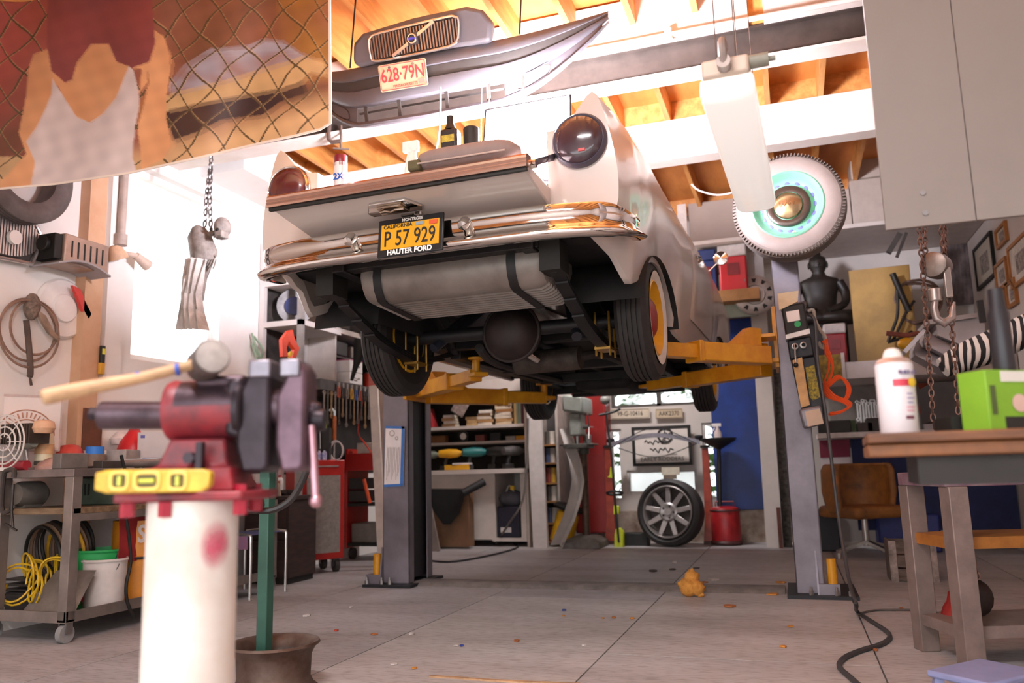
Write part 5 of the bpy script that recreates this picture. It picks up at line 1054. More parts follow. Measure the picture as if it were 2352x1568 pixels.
for k, (y, z0, z1, lab) in enumerate(((w0.y+.55, zl, .50, 'lower orange drum on the rolling bench tray behind the green bucket'), (w0.y+.62, .50, .60, 'upper orange drum showing above the green bucket on the bench'))):
    pass
o = root('orange_drum', 'orange metal drum behind the buckets on the rolling bench tray', 'drum', (cx1-.2, w0.y+.56, zl)); m = MB(); m.lathe([(0, 0), (.17, 0), (.17, .26), (.175, .265), (.175, .28), (.17, .285), (.17, .50), (0, .50)], n=32); m.build('shell', mat('#d98a1e', .45, var=.08), o)
m = MB(); m.torus((0, 0, .27), (0, 0, 1), .173, .01, 32, 6); m.build('hoop', mat('#2b2320', .5), o)
# red jersey hanging under the planks
jr = root('red_jersey', 'red jersey with white letters hanging under the plank shelf of the rolling bench', 'jersey', (cx1-.10, 4.35, .66))
m = MB(); m.sheet([[V((.012*math.sin(i*1.3+j), -.30+.06*i, -.01-.09*j)) for i in range(11)] for j in range(4)], .004, (1, 0, 0)); m.build('cloth', mat('#a52a2c', .85, var=.12, scale=10, bump=.2), jr)
text('S', .15, wm(jr) @ frame((.03, -.14, -.12), (0, 1, 0), (0, 0, 1)), mat('#e2d8d0', .7, var=0), jr, ext=.002, bold=.004)
text('A', .15, wm(jr) @ frame((.03, .10, -.12), (0, 1, 0), (0, 0, 1)), mat('#e2d8d0', .7, var=0), jr, ext=.002, bold=.004)
m = MB(); m.sheet([[V((.022+.012*math.sin(i*1.3+j), -.02+.02*i, -.012-.09*j)) for i in range(2)] for j in range(4)], .004, (1, 0, 0)); m.build('white_stripe', mat('#ddd4cc', .8), jr)
# black hoses and tyres on the tray
for k, (x, y, r_, lab) in enumerate(((-4.38, 3.98, .15, 'black rubber hose coil behind the yellow hose, left one'), (-4.36, 4.13, .16, 'black and tan hose coil hanging right beside the bench post'))):
    o = root('rubber_hose_coil', lab, 'hose', (x, y, .49)); 
    for j in range(4): m = MB(); m.torus((0, -.03*j, -.02*j), (.2, 1, .1), r_+.012*j, .011, 30, 6); m.build('hose_turn', [blk, mat('#3b302a', .5), mat('#8a6a52', .6), mat('#d9a21e', .5) if k else blk][j], o)
m = MB(); m.tube([aX(p, q, cx1+.03) for p, q in ((278, 1045), (290, 1100), (286, 1160), (296, 1230), (300, 1290), (290, 1340), (292, 1380), (308, 1420))], .010, 7, smooth=5); single('black_power_flex', 'black power cord trailing down the front of the rolling bench', 'cord', m, blk)
m = MB(); coil(m, V((cx1-.06, 4.95, .42)), .13, 3, .011, (1, .2, 0), .06, .015); single('black_cable_coil', 'black cable coil resting against the orange drum at the bench end', 'cable', m, blk)
c = V((cx1-.03, cy0-.0, .76)); m = MB(); cl_ = [(0, 0, .06), (-.0, 0, .10), (-.06, 0, .10), (-.08, 0, .06), (-.08, 0, -.10), (-.05, 0, -.14), (.0, 0, -.12)]
cc_ = aY(30, 1120, cy0-.05); m.tube([cc_+V(p) for p in cl_], .014, 8, smooth=2); m.cyl(cc_+V((0, 0, -.13)), cc_+V((0, 0, .02)), .008); m.bar(cc_+V((-.04, 0, -.2)), cc_+V((.05, 0, -.24)), .01, .01); m.cyl(cc_+V((0, 0, -.13)), cc_+V((.02, 0, -.22)), .008); single('g_clamp', 'dark G-clamp gripping the left end of the rolling bench', 'clamp', m, mat('#4a4340', .45, metal=.6, var=.2))
# machines on the plank shelf
gmx = root('lathe_headstock', 'olive green machine with a grey cover plate on the plank shelf of the bench', 'machine', (-4.12, 4.55, zs2)); 
m = MB(); m.b2((-.22, -.55, 0), (.18, .62, .17)); m.build('bed', green, gmx, bev=.01); m = MB(); m.b2((.17, -.08, .03), (.225, .40, .175)); cp2 = m.build('cover_plate', mat('#9a9690', .45, metal=.3, var=.1), gmx, bev=.006)
m = MB(); m.b2((.2255, .17, .035), (.227, .33, .062)); m.build('maker_plate', mat('#2a2624', .4), cp2)
for i in range(5): m = MB(); m.b2((-.17+.03*i, -.553, .06), (-.155+.03*i, -.550, .13)); m.build('vent_slot', blk, gmx)
o = root('grinder_motor', 'grey motor casing at the left end of the plank shelf', 'motor', (-4.36, 3.75, zs2+.001)); m = MB(); m.lathe([(0, -.1), (.06, -.095), (.075, -.06), (.075, .07), (.05, .1), (0, .1)], (0, 0, .08), (0, 1, .0), 20); m.b2((-.04, -.06, 0), (.04, .06, .02)); m.build('casing', mat('#6f6962', .5, metal=.3), o)
# bench-top clutter by the window
def tb_(px, Y): return aY(px, 1000, Y).x
def top(name, lab, c, px, Y):
    while aY(px, 1000, Y).x < XL+.20 and Y > 3.64: Y -= .02
    return root(name, lab, c, (max(aY(px, 1000, Y).x, XL+.16), Y, zt3))
o = root('red_floor_tool', 'glossy red metal bar at the near left end of the bench top', 'bar', (aY(35, 1040, 3.68).x, 3.68, zt3)); m = MB(); m.cyl((-.22, 0, .03), (.10, 0, .03), .03, n=16); m.build('bar', mat('#a02434', .3, var=.1, coat=.5), o)
o = top('rusty_saw', 'pinkish rusty circular saw guard on the bench top beside the red bar', 'saw', 138, 3.85); m = MB(); m.lathe([(0, 0), (.13, .0), (.13, .02), (.10, .05), (.05, .075), (0, .08)], (0, 0, 0), n=28); m.build('guard', mat('#c39a8c', .5, var=.2), o); m = MB(); m.tube([(.1, -.05, .03), (.17, -.08, .05), (.2, -.05, .02)], .012, 6); m.build('handle', blk, o)
o = top('masking_tape', 'blue masking tape roll on the bench top left of the vise', 'tape', 220, 4.2); m = MB(); m.lathe([(.055, 0), (.055, .05), (.038, .05), (.038, 0)], n=28, closed=True); m.build('roll', mat('#3a86e0', .5, var=.03), o); o.location.z = zt3+.10
o2 = top('tape_stand_box', 'brown lidded tin under the blue tape roll', 'tin', 220, 4.2); m = MB(); m.lathe([(0, 0), (.07, 0), (.07, .1), (0, .1)], n=24); m.build('tin', mat('#8d7768', .5, var=.15), o2)
o, w_, h_, d_ = pbox('parts_carton', 'white carton with small violet print on the bench top behind the vise', 'box', 318, 992, 392, 1040, 4.55, .14, mat('#d9cfcb', .6, var=.03), base=zt3, rz=.35)
m = MB()
for i in range(5): m.b2((-w_/2+.01+.012*i, -d_/2-.001, .01), (-w_/2+.015+.012*i, -d_/2, .05))
m.b2((-w_/2+.02, -d_/2-.001, h_-.04), (-w_/2+.05, -d_/2, h_-.02)); m.build('print', mat('#6a64a8', .5, var=0), o)
o = top('yellow_box', 'small yellow box behind the white carton on the bench top', 'box', 345, 4.8); m = MB(); m.b2((-.05, -.03, 0), (.05, .03, .24)); m.build('body', mat('#e6b81c', .5), o)
pbox('wooden_box', 'dark brown wooden box standing on the bench top by the wall post', 'box', 138, 938, 192, 1010, 4.25, .16, mat('#6a3f2a', .6, var=.2, scale=5), base=zt3)
o = top('oil_bottle', 'cream oil bottle with label on the bench top before the arched sign', 'bottle', 104, 4.1); m = MB(); m.lathe([(0, 0), (.05, 0), (.052, .01), (.05, .12), (.053, .17), (.045, .22), (.03, .25), (.03, .30), (0, .30)], n=24); m.build('body', mat('#e6d9b6', .4, var=.05), o); m = MB(); m.lathe([(.0535, .10), (.0535, .16)], n=24); m.build('label', mat('#d8a97a', .5), o); m = MB(); m.lathe([(.051, .03), (.054, .045), (.051, .06)], n=24); m.build('band', mat('#5a5248', .4), o)
o = top('bench_motor', 'grey-green electric motor on a bracket at the left of the bench top', 'motor', 62, 3.95); m = MB(); m.lathe([(0, -.08), (.04, -.08), (.045, -.05), (.045, .05), (.03, .08), (0, .08)], (0, 0, .17), (1, -.2, 0), 20); m.build('casing', mat('#8d9086', .45, metal=.2, var=.1), o); m = MB(); m.cyl((.03, 0, 0), (.0, 0, .13), .012); m.box((.03, 0, .008), (.1, .08, .016)); m.build('bracket', steel, o)
o = top('heat_sink_lamp', 'dark finned radiator lamp head tilted over the bench top', 'lamp head', 62, 4.3); m = MB()
for i in range(12): m.b2((-.13+.02*i, -.07, .16), (-.118+.02*i, .07, .28))
m.b2((-.12, -.05, .18), (.10, .05, .26)); m.build('fins', mat('#4c4038', .5, metal=.3), o); m = MB(); m.cyl((0, 0, 0), (0, 0, .2), .012); m.build('stem', steel, o)
m = MB(); m.lathe([(.0, .14), (.05, .14), (.065, .17), (.055, .21), (.03, .22)], (.13, 0, .08), n=18); m.build('cone', mat('#e6b690', .5), o)
o = top('fan_guard', 'round white wire fan guard at the far left of the bench top', 'fan', 10, 4.2); m = MB()
for r_ in (.05, .09, .13, .16): m.torus((0, 0, .17), (0, 1, 0), r_, .005, 32, 5)
for i in range(8): m.cyl((.03*math.cos(i*PI/4), 0, .17+.03*math.sin(i*PI/4)), (.16*math.cos(i*PI/4), 0, .17+.16*math.sin(i*PI/4)), .003, n=5)
m.cyl((0, .0, 0), (0, .0, .02), .07); m.build('guard', mat('#d8d0c8', .4, var=0), o)
sg = root('arched_sign', 'square framed arched lettering sign leaning on the wall behind the bench', 'sign', (XL+.06, aX(66, 890, XL+.06).y, zt3+.13), (0, 0, rad(62)))
m = MB(); m.b2((-.19, 0, 0), (.19, .015, .33)); m.build('board', mat('#efe2da', .6, var=.02), sg)
m = MB()
for a, b in (((-.2, -.003, -.01), (.2, .018, .0)), ((-.2, -.003, .33), (.2, .018, .345)), ((-.2, -.003, 0), (-.19, .018, .33)), ((.19, -.003, 0), (.2, .018, .33))): m.b2(a, b)
m.build('frame', mat('#cdb8b0', .5), sg)
m = MB(); m.tube([(.16*math.cos(a), -.002, .09+.16*math.sin(a)) for a in [PI*i/20 for i in range(21)]], .004, 4); m.tube([(.10*math.cos(a), -.002, .09+.10*math.sin(a)) for a in [PI*i/20 for i in range(21)]], .004, 4)
for i in range(17):
    a = PI*(i+.5)/17; m.bar((.112*math.cos(a), -.002, .09+.112*math.sin(a)), (.145*math.cos(a), -.002, .09+.145*math.sin(a)), .008, .003, up=(0, 1, 0))
m.build('arched_print', mat('#c08a72', .6, var=0), sg)
bx2 = root('bench_riser', 'low white riser shelf at the wall side of the bench top', 'riser', (-4.42, 4.32, zt3)); m = MB(); m.b2((-.1, -.12, .10), (.1, .12, .128)); m.b2((-.1, -.12, 0), (.1, -.10, .10)); m.b2((-.1, .10, 0), (.1, .12, .10)); m.build('riser', whtL, bx2)
o = root('red_bell', 'round red bell shaped can behind the mallet handle on the window side', 'can', (-4.44, 4.10, zt3)); m = MB(); m.lathe([(0, 0), (.09, .0), (.095, .03), (.08, .12), (.05, .16), (0, .17)], n=24); m.build('can', mat('#d0483c', .4, var=.06), o); m = MB(); m.torus((0, 0, .08), (1, .2, 0), .06, .008, 20, 6); m.build('ring', mat('#e08a72', .4), o)
o = root('red_funnel', 'red and white plastic funnel under the window behind the mallet handle', 'funnel', (-4.42, 4.62, zt3)); m = MB(); m.lathe([(.11, 0), (.11, .14), (.09, .20), (.04, .27), (.035, .29), (0, .29)], n=28); m.build('body', mat('#dd2f34', .35, var=.04), o); m = MB(); m.lathe([(.06, .12), (.075, .16), (.02, .22), (0, .23)], (-.10, -.02, .06), n=20); m.build('spout', mat('#f0e2dc', .4), o)
m = MB(); m.tube([V((-4.2, 4.0, zt3+.012)), V((-4.0, 4.2, zt3+.02)), V((-4.05, 4.5, zt3+.012)), V((-3.95, 4.8, zt3+.012))], .010, 6, smooth=4); m.tube([V((-4.1, 4.3, zt3+.012)), V((-3.95, 4.4, zt3+.03)), V((-3.9, 4.6, zt3+.012))], .012, 6, smooth=4); single('jumper_cable', 'dark jumper cables lying along the bench top edge', 'cable', m, mat('#3d322c', .5))
o = root('heat_gun', 'silver angle grinder lying on the bench top before the white carton', 'grinder', (cx1-.12, 4.25, zt3)); m = MB(); m.lathe([(0, -.15), (.025, -.14), (.028, 0), (.032, .1), (.02, .13), (0, .13)], (0, 0, .035), (.5, 1, 0), 16); m.build('body', mat('#9b938f', .35, metal=.6), o); m = MB(); m.cyl((.07, .13, .02), (.07, .13, .06), .045, n=20); m.build('wheel_guard', blk, o)
# webbed garden chair behind the pedestal
ca_ = aZ(578, 1378, 0); CHX = 0
gc = root('garden_chair', 'folding chair with striped webbing and bright tube legs behind the white pedestal', 'chair', (ca_.x-.19, ca_.y, 0)); gc.scale = (.75, 1, 1)
tub = mat('#c9c2bc', .25, metal=.8, var=.05)
for y in (-.02, .42):
    m = MB(); m.tube([(.27, y, .012), (.25, y, .02), (.25, y, .40), (.20, y, .46), (-.20, y, .46), (-.25, y, .40), (-.25, y, .012)], .012, 8, smooth=3); m.build('leg', tub, gc)
m = MB()
for i in range(6): m.b2((-.21+.072*i, -.01, .455), (-.155+.072*i, .42, .461))
m.build('webbing', mat('#5a5a86', .7, var=.1), gc)
for i in range(3):
    m = MB(); m.b2((-.17+.15*i, -.028, .40), (-.10+.15*i, -.018, .46)); m.build('webbing_flap', mat('#9a4a4a', .7, var=.1), gc)
for i in (0,):
    m = MB(); m.b2((-.22, -.030, .36), (.22, -.024, .455)); m.build('front_web', mat('#6d6a96', .7, var=.4, scale=40, alt='#a0524e', stretch=(9, .2, .2)), gc)

a_, b_ = aZ(552, 1330, 0), aZ(664, 1336, 0)
bc_ = root('brown_chest', 'dark brown wooden chest behind the webbed garden chair', 'chest', ((a_.x+b_.x)/2+.16, a_.y-.05, 0)); w_ = (b_.x-a_.x)*.40; h_ = aY(610, 1140, a_.y-.2).z; dbw = mat('#3a2620', .6, var=.25, scale=5, stretch=(1, 1, 6))
m = MB(); m.b2((-w_, -.2, .05), (w_, .2, h_-.03)); m.build('body', dbw, bc_, bev=.004); m = MB(); m.b2((-w_-.015, -.215, h_-.03), (w_+.015, .2, h_)); m.build('top', dbw, bc_); m = MB(); m.b2((-w_+.02, -.19, 0), (w_-.02, .19, .05)); m.build('plinth', blk, bc_)
for k in range(2):
    m = MB(); m.b2((-w_+.03, -.212, .08+(h_-.14)*.5*k), (w_-.03, -.2, .06+(h_-.14)*.5*(k+1))); dr_ = m.build('drawer', dbw, bc_, bev=.003); m = MB(); m.ball((0, -.225, .07+(h_-.14)*.5*(k+.5)), .015); m.build('knob', steel, dr_)
m = MB()
for k, (dx, dy) in enumerate(((0, 0), (8, 20), (14, 34), (4, 40), (18, 12))): m.tube([aX(578+dx*.3, 765+dy*.6, XL+.04), aX(586+dx, 790+dy, XL+.07), aX(590+dx*.6, 815+dy*.5, XL+.05)], .010, 5, smooth=4)
single('green_garden_clips', 'pale green plastic clips hanging on the white wall left of the shelving', 'clips', m, mat('#9fb89c', .5, var=.1))
for k, (px, X, s3, col, lab) in enumerate(((30, -4.0, (.10, .16, .09), '#6a625c', 'grey tool case on the bench top before the fan guard'), (165, -4.05, (.12, .10, .05), '#8a7466', 'brown wooden block on the bench top before the tin'), (250, -4.05, (.07, .18, .05), '#4a4440', 'black plane body on the bench top below the blue tape'), (280, -4.3, (.16, .2, .13), '#b8aca4', 'pale carton on the bench top under the window'), (350, -4.05, (.1, .1, .07), '#3c5aa0', 'small blue carton on the bench top behind the level'))):
    y = max(aX(px, 1030, X).y, 3.70); bxo = root('bench_block', lab, 'block' if k else 'case', (X, y, zt3+.0005), (0, 0, .2*k-.3)); m = MB(); m.b2((-s3[0]/2, -s3[1]/2, 0), (s3[0]/2, s3[1]/2, s3[2])); m.build('body', mat(col, .5, var=.15), bxo, bev=.006)
# ------------------------------------------------------------ shelving and tool chests at the back left
wsh = mat('#cfc5bf', .6, var=.06, scale=3); redc = mat('#b52a24', .35, var=.08, scale=4); shs = mat('#4a423d', .6, var=.2)
y0_ = aX(604, 700, XL+.05).y; YC = 7.0
ws = root('garage_shelving', 'open white and grey shelving against the left wall behind the window', 'shelving', (XL+.25, (y0_+YC)/2, 0))
for x in (XL+.01, XL+.42):
    m = MB(); m.b2((x, y0_, 0), (x+.05, y0_+.05, 3.05)); m.build('upright', wsh if x < XL+.1 else mat('#8a817c', .5), ws, world=True)
m = MB(); m.b2((XL+.01, YC-.06, 0), (XL+.06, YC-.01, 3.05)); m.build('upright', wsh, ws, world=True)
zsh = [aX(655, 735, XL+.3).z, aX(655, 640, XL+.3).z, aX(655, 545, XL+.3).z]
for z in zsh: m = MB(); m.b2((XL+.06, y0_, z-.05), (XL+.47, YC-.06, z)); m.build('shelf', wsh, ws, world=True)
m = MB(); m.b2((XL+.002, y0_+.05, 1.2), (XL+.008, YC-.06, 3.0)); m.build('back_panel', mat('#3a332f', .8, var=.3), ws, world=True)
o = root('brake_disc', 'dark blue grey brake disc standing on the wall shelving', 'brake disc', (XL+.25, y0_+.22, zsh[0]+.001), (0, 0, .5)); m = MB(); m.lathe([(.07, -.05), (.09, -.05), (.09, -.015), (.17, -.015), (.17, .01), (.03, .01), (.03, -.05)], (0, 0, .171), (.2, -1, 0), 32, True); m.build('rotor', mat('#6e6a68', .5, metal=.5, var=.2), o); m = MB(); m.lathe([(.085, -.01), (.085, -.06), (0, -.065)], (.0, -.0, .171), (.2, 1, 0), 24); m.build('hub', mat('#2d3460', .5, var=.2), o)
junk = mat('#4a3a30', .65, metal=.3, var=.4, scale=20)
def casting(name, lab, p, s, seed, col=junk, c='engine part'):
    rnd = random.Random(seed); o = root(name, lab, c, p); m = MB(); m.b2((-s*.5, -s*.35, 0), (s*.5, s*.35, s*.45)); m.build('casting', col, o, bev=.01)
    for k in range(4):
        x, y = rnd.uniform(-.3, .3)*s, rnd.uniform(-.2, .2)*s; m = MB(); m.lathe([(0, 0), (s*.13, 0), (s*.15, s*.1), (s*.09, s*.2), (s*.1, s*.3), (0, s*.3)], (x, y, s*.45), n=12); m.build('port', mat('#5e4c40', .5, metal=.4, var=.3), o)
    return o
WZ0, WZ1 = aY(728, 880, YC).z, aY(728, 758, YC).z; WX1 = aY(769, 820, YC).x
casting('carburettor', 'rusty carburettor body on top of the white wall cabinet, nearest the shelving', (XL+.25, YC+.18, WZ1+.02), .26, 1)
casting('transmission_case', 'dark cast gearbox case on top of the white wall cabinet, further from the window', (XL+.26, YC+.62, WZ1+.02), .34, 2, mat('#3c3734', .6, metal=.3, var=.3))
casting('intake_manifold', 'grey intake manifold on the far end of the white wall cabinet top', (XL+.26, YC+1.1, WZ1+.02), .30, 3, mat('#6a625c', .5, metal=.4, var=.3))
o = root('race_toy', 'orange and yellow plastic toy frame hung on the wall shelving', 'toy', aX(660, 790, XL+.50)); Q2 = lambda a, b: lz(o, aX(a, b, XL+.48))
m = MB(); m.prism([Q2(642, 820), Q2(640, 780), Q2(655, 760), Q2(664, 758), Q2(668, 775), Q2(674, 790), Q2(680, 800), Q2(672, 822), Q2(664, 822), Q2(668, 803), Q2(655, 785), Q2(650, 800), Q2(654, 820)], (.04, 0, 0)); m.build('frame', mat('#e8451e', .35, var=.05), o, bev=.004)
m = MB(); m.ball(Q2(670, 816), (.04, .04, .04)); m.build('yellow_nose', mat('#e8b81e', .4), o)
wc = root('tool_cabinet', 'white wall cabinet with an open side packed with tools at the back left', 'cabinet', (XL, YC, WZ0))
m = MB(); m.b2((XL+.005, YC, WZ0), (WX1, YC+.03, WZ1)); m.b2((XL+.005, YC+.03, WZ1-.03), (WX1, YC+1.5, WZ1+.02)); m.b2((XL+.005, YC+1.47, WZ0), (WX1, YC+1.5, WZ1-.03)); m.build('carcass', mat('#c9bdb4', .6, var=.06), wc, world=True)
m = MB(); m.b2((XL+.005, YC+.03, (WZ0+WZ1)/2), (WX1-.05, YC+1.47, (WZ0+WZ1)/2+.02)); m.build('shelf', shs, wc, world=True)
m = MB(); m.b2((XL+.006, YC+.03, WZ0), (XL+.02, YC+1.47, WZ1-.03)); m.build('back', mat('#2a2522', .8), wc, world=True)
def bx(name, lab, c, x, y, z, s, m_, rz=0, group=None, lid=None):
    o = root(name, lab, c, (x, y, z), (0, 0, rz), group); m = MB(); m.b2((-s[0]/2, -s[1]/2, 0), (s[0]/2, s[1]/2, s[2])); m.build('body', m_, o, bev=min(s)*.06)
    if lid: m = MB(); m.b2((-s[0]/2-.003, -s[1]/2-.003, s[2]), (s[0]/2+.003, s[1]/2+.003, s[2]+lid[0])); m.build('lid', lid[1], o)
    return o
# dark bench ledge below with things on and under it
LZ = WZ0-.001
lg = root('tool_ledge', 'long dark ledge with hanging wrenches below the white wall cabinet', 'ledge', (XL, YC, LZ)); m = MB(); m.b2((XL+.005, YC-.35, LZ-.10), (WX1+.06, YC+2.0, LZ)); m.build('board', mat('#4c4541', .55, var=.2), lg, world=True)
for k, (px, col, lab) in enumerate(((780, '#dcd6d2', 'lower white drawer box on the tool ledge'), (783, '#e2dcd8', 'upper white drawer box with a pink top edge on the tool ledge'))):
    y = YC+.30; b = bx('drawer_box', lab, 'drawer box', WX1-.02, y, LZ+.001+.121*k, (.18, .26, .12), mat(col, .5, var=.03)); m = MB(); m.tube([(.09, -.05, .07), (.115, -.03, .055), (.115, .03, .055), (.09, .05, .07)], .006, 6); m.build('handle', steel, b)
    if k: m = MB(); m.b2((-.09, -.13, .12), (.09, .13, .126)); m.build('top_edge', mat('#c2487a', .5), b)
o = root('black_funnel', 'long black funnel hanging above the tool ledge', 'funnel', (WX1+.12, YC+.12, LZ+.02)); m = MB(); m.lathe([(0, 0), (.015, 0), (.03, .16), (.085, .36), (.09, .42), (.08, .42)], n=20); m.build('cone', blk, o); o.rotation_euler = (.05, .35, 0)
bx('purple_rag_box', 'violet cloth bundle in the open white wall cabinet', 'cloth', WX1-.10, YC+.75, (WZ0+WZ1)/2+.021, (.2, .3, .10), mat('#4a3f86', .8, var=.2, scale=20, bump=.4), .2)
for k, (y, col, s, lab) in enumerate(((.2, '#2c2a2a', (.2, .2, .14), 'black tool case in the white wall cabinet, nearest the window'), (.5, '#77706a', (.18, .22, .12), 'grey tool case in the white wall cabinet beside the violet bundle'), (1.05, '#a8332c', (.2, .26, .12), 'red tool case in the white wall cabinet'), (1.3, '#d8cfc8', (.2, .16, .14), 'white carton at the far end of the white wall cabinet'))):
    bx('tool_case', lab, 'case', WX1-.13, YC+y, WZ0 if k < 0 else (WZ0+WZ1)/2+.021, s, mat(col, .5, var=.15))
for k, (y, col, lab) in enumerate(((.75, '#c8402c', 'red and white can on the tool ledge beside the drawers'), (.95, '#8a8580', 'grey tin on the tool ledge beside the red can'), (1.15, '#d07a2a', 'orange drill body on the tool ledge'), (1.4, '#5c4a3a', 'brown tin at the far end of the tool ledge'))):
    o = root('shop_tin', lab, 'tin', (WX1-.03, YC+y, LZ+.001)); m = MB(); m.lathe([(0, 0), (.06, 0), (.06, .15), (.055, .16), (0, .16)], n=18); m.build('can', mat(col, .45, var=.15), o); m = MB(); m.lathe([(.05, .16), (.05, .175), (0, .175)], n=16); m.build('lid', steel, o)
for k in range(14):
    px = 742+8.6*k; p = aX(px, 930, WX1+.065); o = root('hanging_wrench', '%s steel wrench from the left in the row under the tool ledge' % ['first', 'second', 'third', 'fourth', 'fifth', 'sixth', 'seventh', 'eighth', 'ninth', 'tenth', 'eleventh', 'twelfth', 'thirteenth', 'last'][k], 'wrench', (WX1+.075, p.y, LZ-.10), (0, 0, 0), 'wrenches under the tool ledge')
    L = .22+.10*math.sin(k*1.3)**2; m = MB(); m.b2((-.004, -.010, -L), (.004, .010, -.03)); m.lathe([(.012, -.005), (.022, -.005), (.022, .005), (.012, .005)], (0, 0, -.03), (1, 0, 0), 14, True); m.lathe([(.010, -.005), (.024, -.005), (.024, .005), (.010, .005)], (0, 0, -L), (1, 0, 0), 14, True); m.build('wrench', mat(['#8c8078', '#5e544c', '#a0805c'][k % 3], .4, metal=.6, var=.2), o)
# pegboard behind, and the red chest
m = MB(); m.b2((XL+.002, YC-.3, .9), (XL+.012, YC+2.2, LZ-.1)); tag(m.build('pegboard', mat('#2f2926', .8, var=.2)), 'dark pegboard on the left wall behind the hanging wrenches', 'pegboard')
def chest(name, lab, pl, pr, zt, dp_, z0=.12):
    d = (pr-pl); d.z = 0; w_ = d.length; ang = math.atan2(d.y, d.x); o = root(name, lab, 'tool chest', ((pl.x+pr.x)/2, (pl.y+pr.y)/2, 0), (0, 0, ang))
    m = MB(); m.b2((-w_/2, 0, z0), (w_/2, dp_, zt)); m.build('body', redc, o, bev=.01)
    m = MB(); m.b2((-w_/2+.05, -.012, z0+.06), (w_/2-.05, 0, zt-.14)); m.build('front_panel', mat('#a49a93', .45, metal=.4, var=.12, scale=30), o)
    for x in (-w_/2+.06, w_/2-.06):
        for y in (.06, dp_-.06): m = MB(); m.cyl((x-.02, y, .06), (x+.02, y, .06), .06, n=20); cw = m.build('caster', mat('#3a3634', .6), o); m = MB(); m.b2((x-.03, y-.03, .10), (x+.03, y+.03, z0)); m.b2((x-.03, y-.01, .05), (x-.024, y+.01, .10)); m.b2((x+.024, y-.01, .05), (x+.03, y+.01, .10)); m.build('caster_bracket', zinc, cw)
    m = MB(); m.tube([(-w_/2+.08, -.0, zt-.06), (-w_/2+.08, -.035, zt-.06), (w_/2-.08, -.035, zt-.06), (w_/2-.08, 0, zt-.06)], .009, 8); m.build('handle', steel, o)
    return o, w_
pl, pr = aZ(690, 1290, .12), aZ(791, 1281, .12)
c1, w1 = chest('red_tool_chest', 'tall red rolling tool chest with a silver front panel left of the lift post', pl, pr, 1.02, .42)
m = MB(); m.b2((-w1/2+.03, -.014, .86), (-w1/2+.13, -.012, .98)); m.build('sticker', mat('#dccfc6', .5, var=.3, scale=60, alt='#b04a2c'), c1)
P9 = wm(c1)
def onc(x, y, z): return P9 @ V((x, y, z))
o = root('tool_holder_board', 'dark tool holder board standing on the tall red chest', 'tool holder', onc(.0, .2, 1.021)); m = MB(); m.b2((-.16, -.02, 0), (.16, .02, .30)); m.build('board', mat('#2e2a28', .7), o)
for k, (x, h, col, lab) in enumerate(((-.13, .42, '#b0aaa4', 'chrome ratchet in the holder on the red chest, leftmost'), (-.06, .46, '#e0c020', 'yellow handled screwdriver in the holder on the red chest'), (.02, .40, '#d8d4cc', 'silver nut driver in the holder on the red chest'), (.09, .36, '#c8d83a', 'lime handled screwdriver in the holder on the red chest'))):
    t_ = root('hand_tool', lab, 'hand tool', onc(x, .10+.012*k, 1.021)); m = MB(); m.cyl((0, 0, 0), (.03-.02*k, 0, h*.7), .006, n=8); m.build('shaft', steel, t_); m = MB(); m.lathe([(0, h*.68), (.014, h*.7), (.016, h*.85), (.012, h), (0, h)], (.03-.02*k, 0, 0), n=12); m.build('handle', mat(col, .4), t_)
o = root('white_cable_coil', 'white cable coil hung on an orange handled bar beside the red chest', 'cable', aY(770, 1035, pr.y-.05)); m = MB(); 
for k in range(4): m.torus((.006*k, 0, 0), (.25, 1, 0), .095-.004*k, .006, 30, 6)
m.build('coil', mat('#c8b8b4', .5), o)
o = root('pry_bar', 'orange and yellow handled pry bar behind the white cable coil', 'pry bar', aY(768, 1000, pr.y+.05)); m = MB(); m.cyl((0, 0, -.30), (.0, 0, .12), .012); m.build('shaft', steel, o); m = MB(); m.lathe([(.012, -.05), (.018, -.03), (.018, .16), (.012, .19), (0, .19)], n=14); m.build('grip', mat('#c8641e', .4, var=.3, scale=6), o); m = MB(); m.tube([(0, 0, .19), (0, 0, .23), (-.03, 0, .26), (-.055, 0, .24)], .012, 8); m.build('hook_tip', mat('#e2f0f4', .4), o)
for k, px in enumerate((733, 745)):
    bottle('spray_bottle', ['white and blue spray bottle on the red chest, left of a pair', 'white and blue spray bottle on the red chest, right of a pair'][k], 'bottle', px, 1075, 1030, onc(0, .08, 0).y, base=1.021, m_= mat('#d8d4d8', .4, var=.3, scale=30, alt='#5560b0'), rw=11)
# second red service cart
p2a, p2b = aZ(795, 1268, .12), aZ(882, 1262, .12); p2a.y = p2b.y = 7.7; p2a.x, p2b.x = aY(792, 1200, 7.7).x, aY(884, 1200, 7.7).x
sc2 = root('red_service_cart', 'low red service cart with black drawers behind the left lift post', 'cart', ((p2a.x+p2b.x)/2, 7.9, 0)); w2 = (p2b.x-p2a.x)/2
for x in (-w2, w2-.03): m = MB(); m.b2((x, -.2, .12), (x+.03, .25, 1.15)); m.build('side_panel', redc, sc2)
for z in (.14, .55, .92): m = MB(); m.b2((-w2+.03, -.2, z), (w2-.03, .25, z+.03)); m.build('shelf', redc if z > .8 else blk, sc2)
for z in (.60, .73): m = MB(); m.b2((-w2+.04, -.19, z), (w2-.04, .2, z+.11)); m.build('drawer', mat('#26221f', .5), sc2)
m = MB(); m.b2((-w2+.03, -.21, .95), (w2-.03, -.19, 1.1)); m.build('front_lip', redc, sc2)
for x in (-w2+.05, w2-.05): m = MB(); m.cyl((x-.02, -.12, .06), (x+.02, -.12, .06), .06, n=16); m.build('caster', mat('#3a3634', .6), sc2)
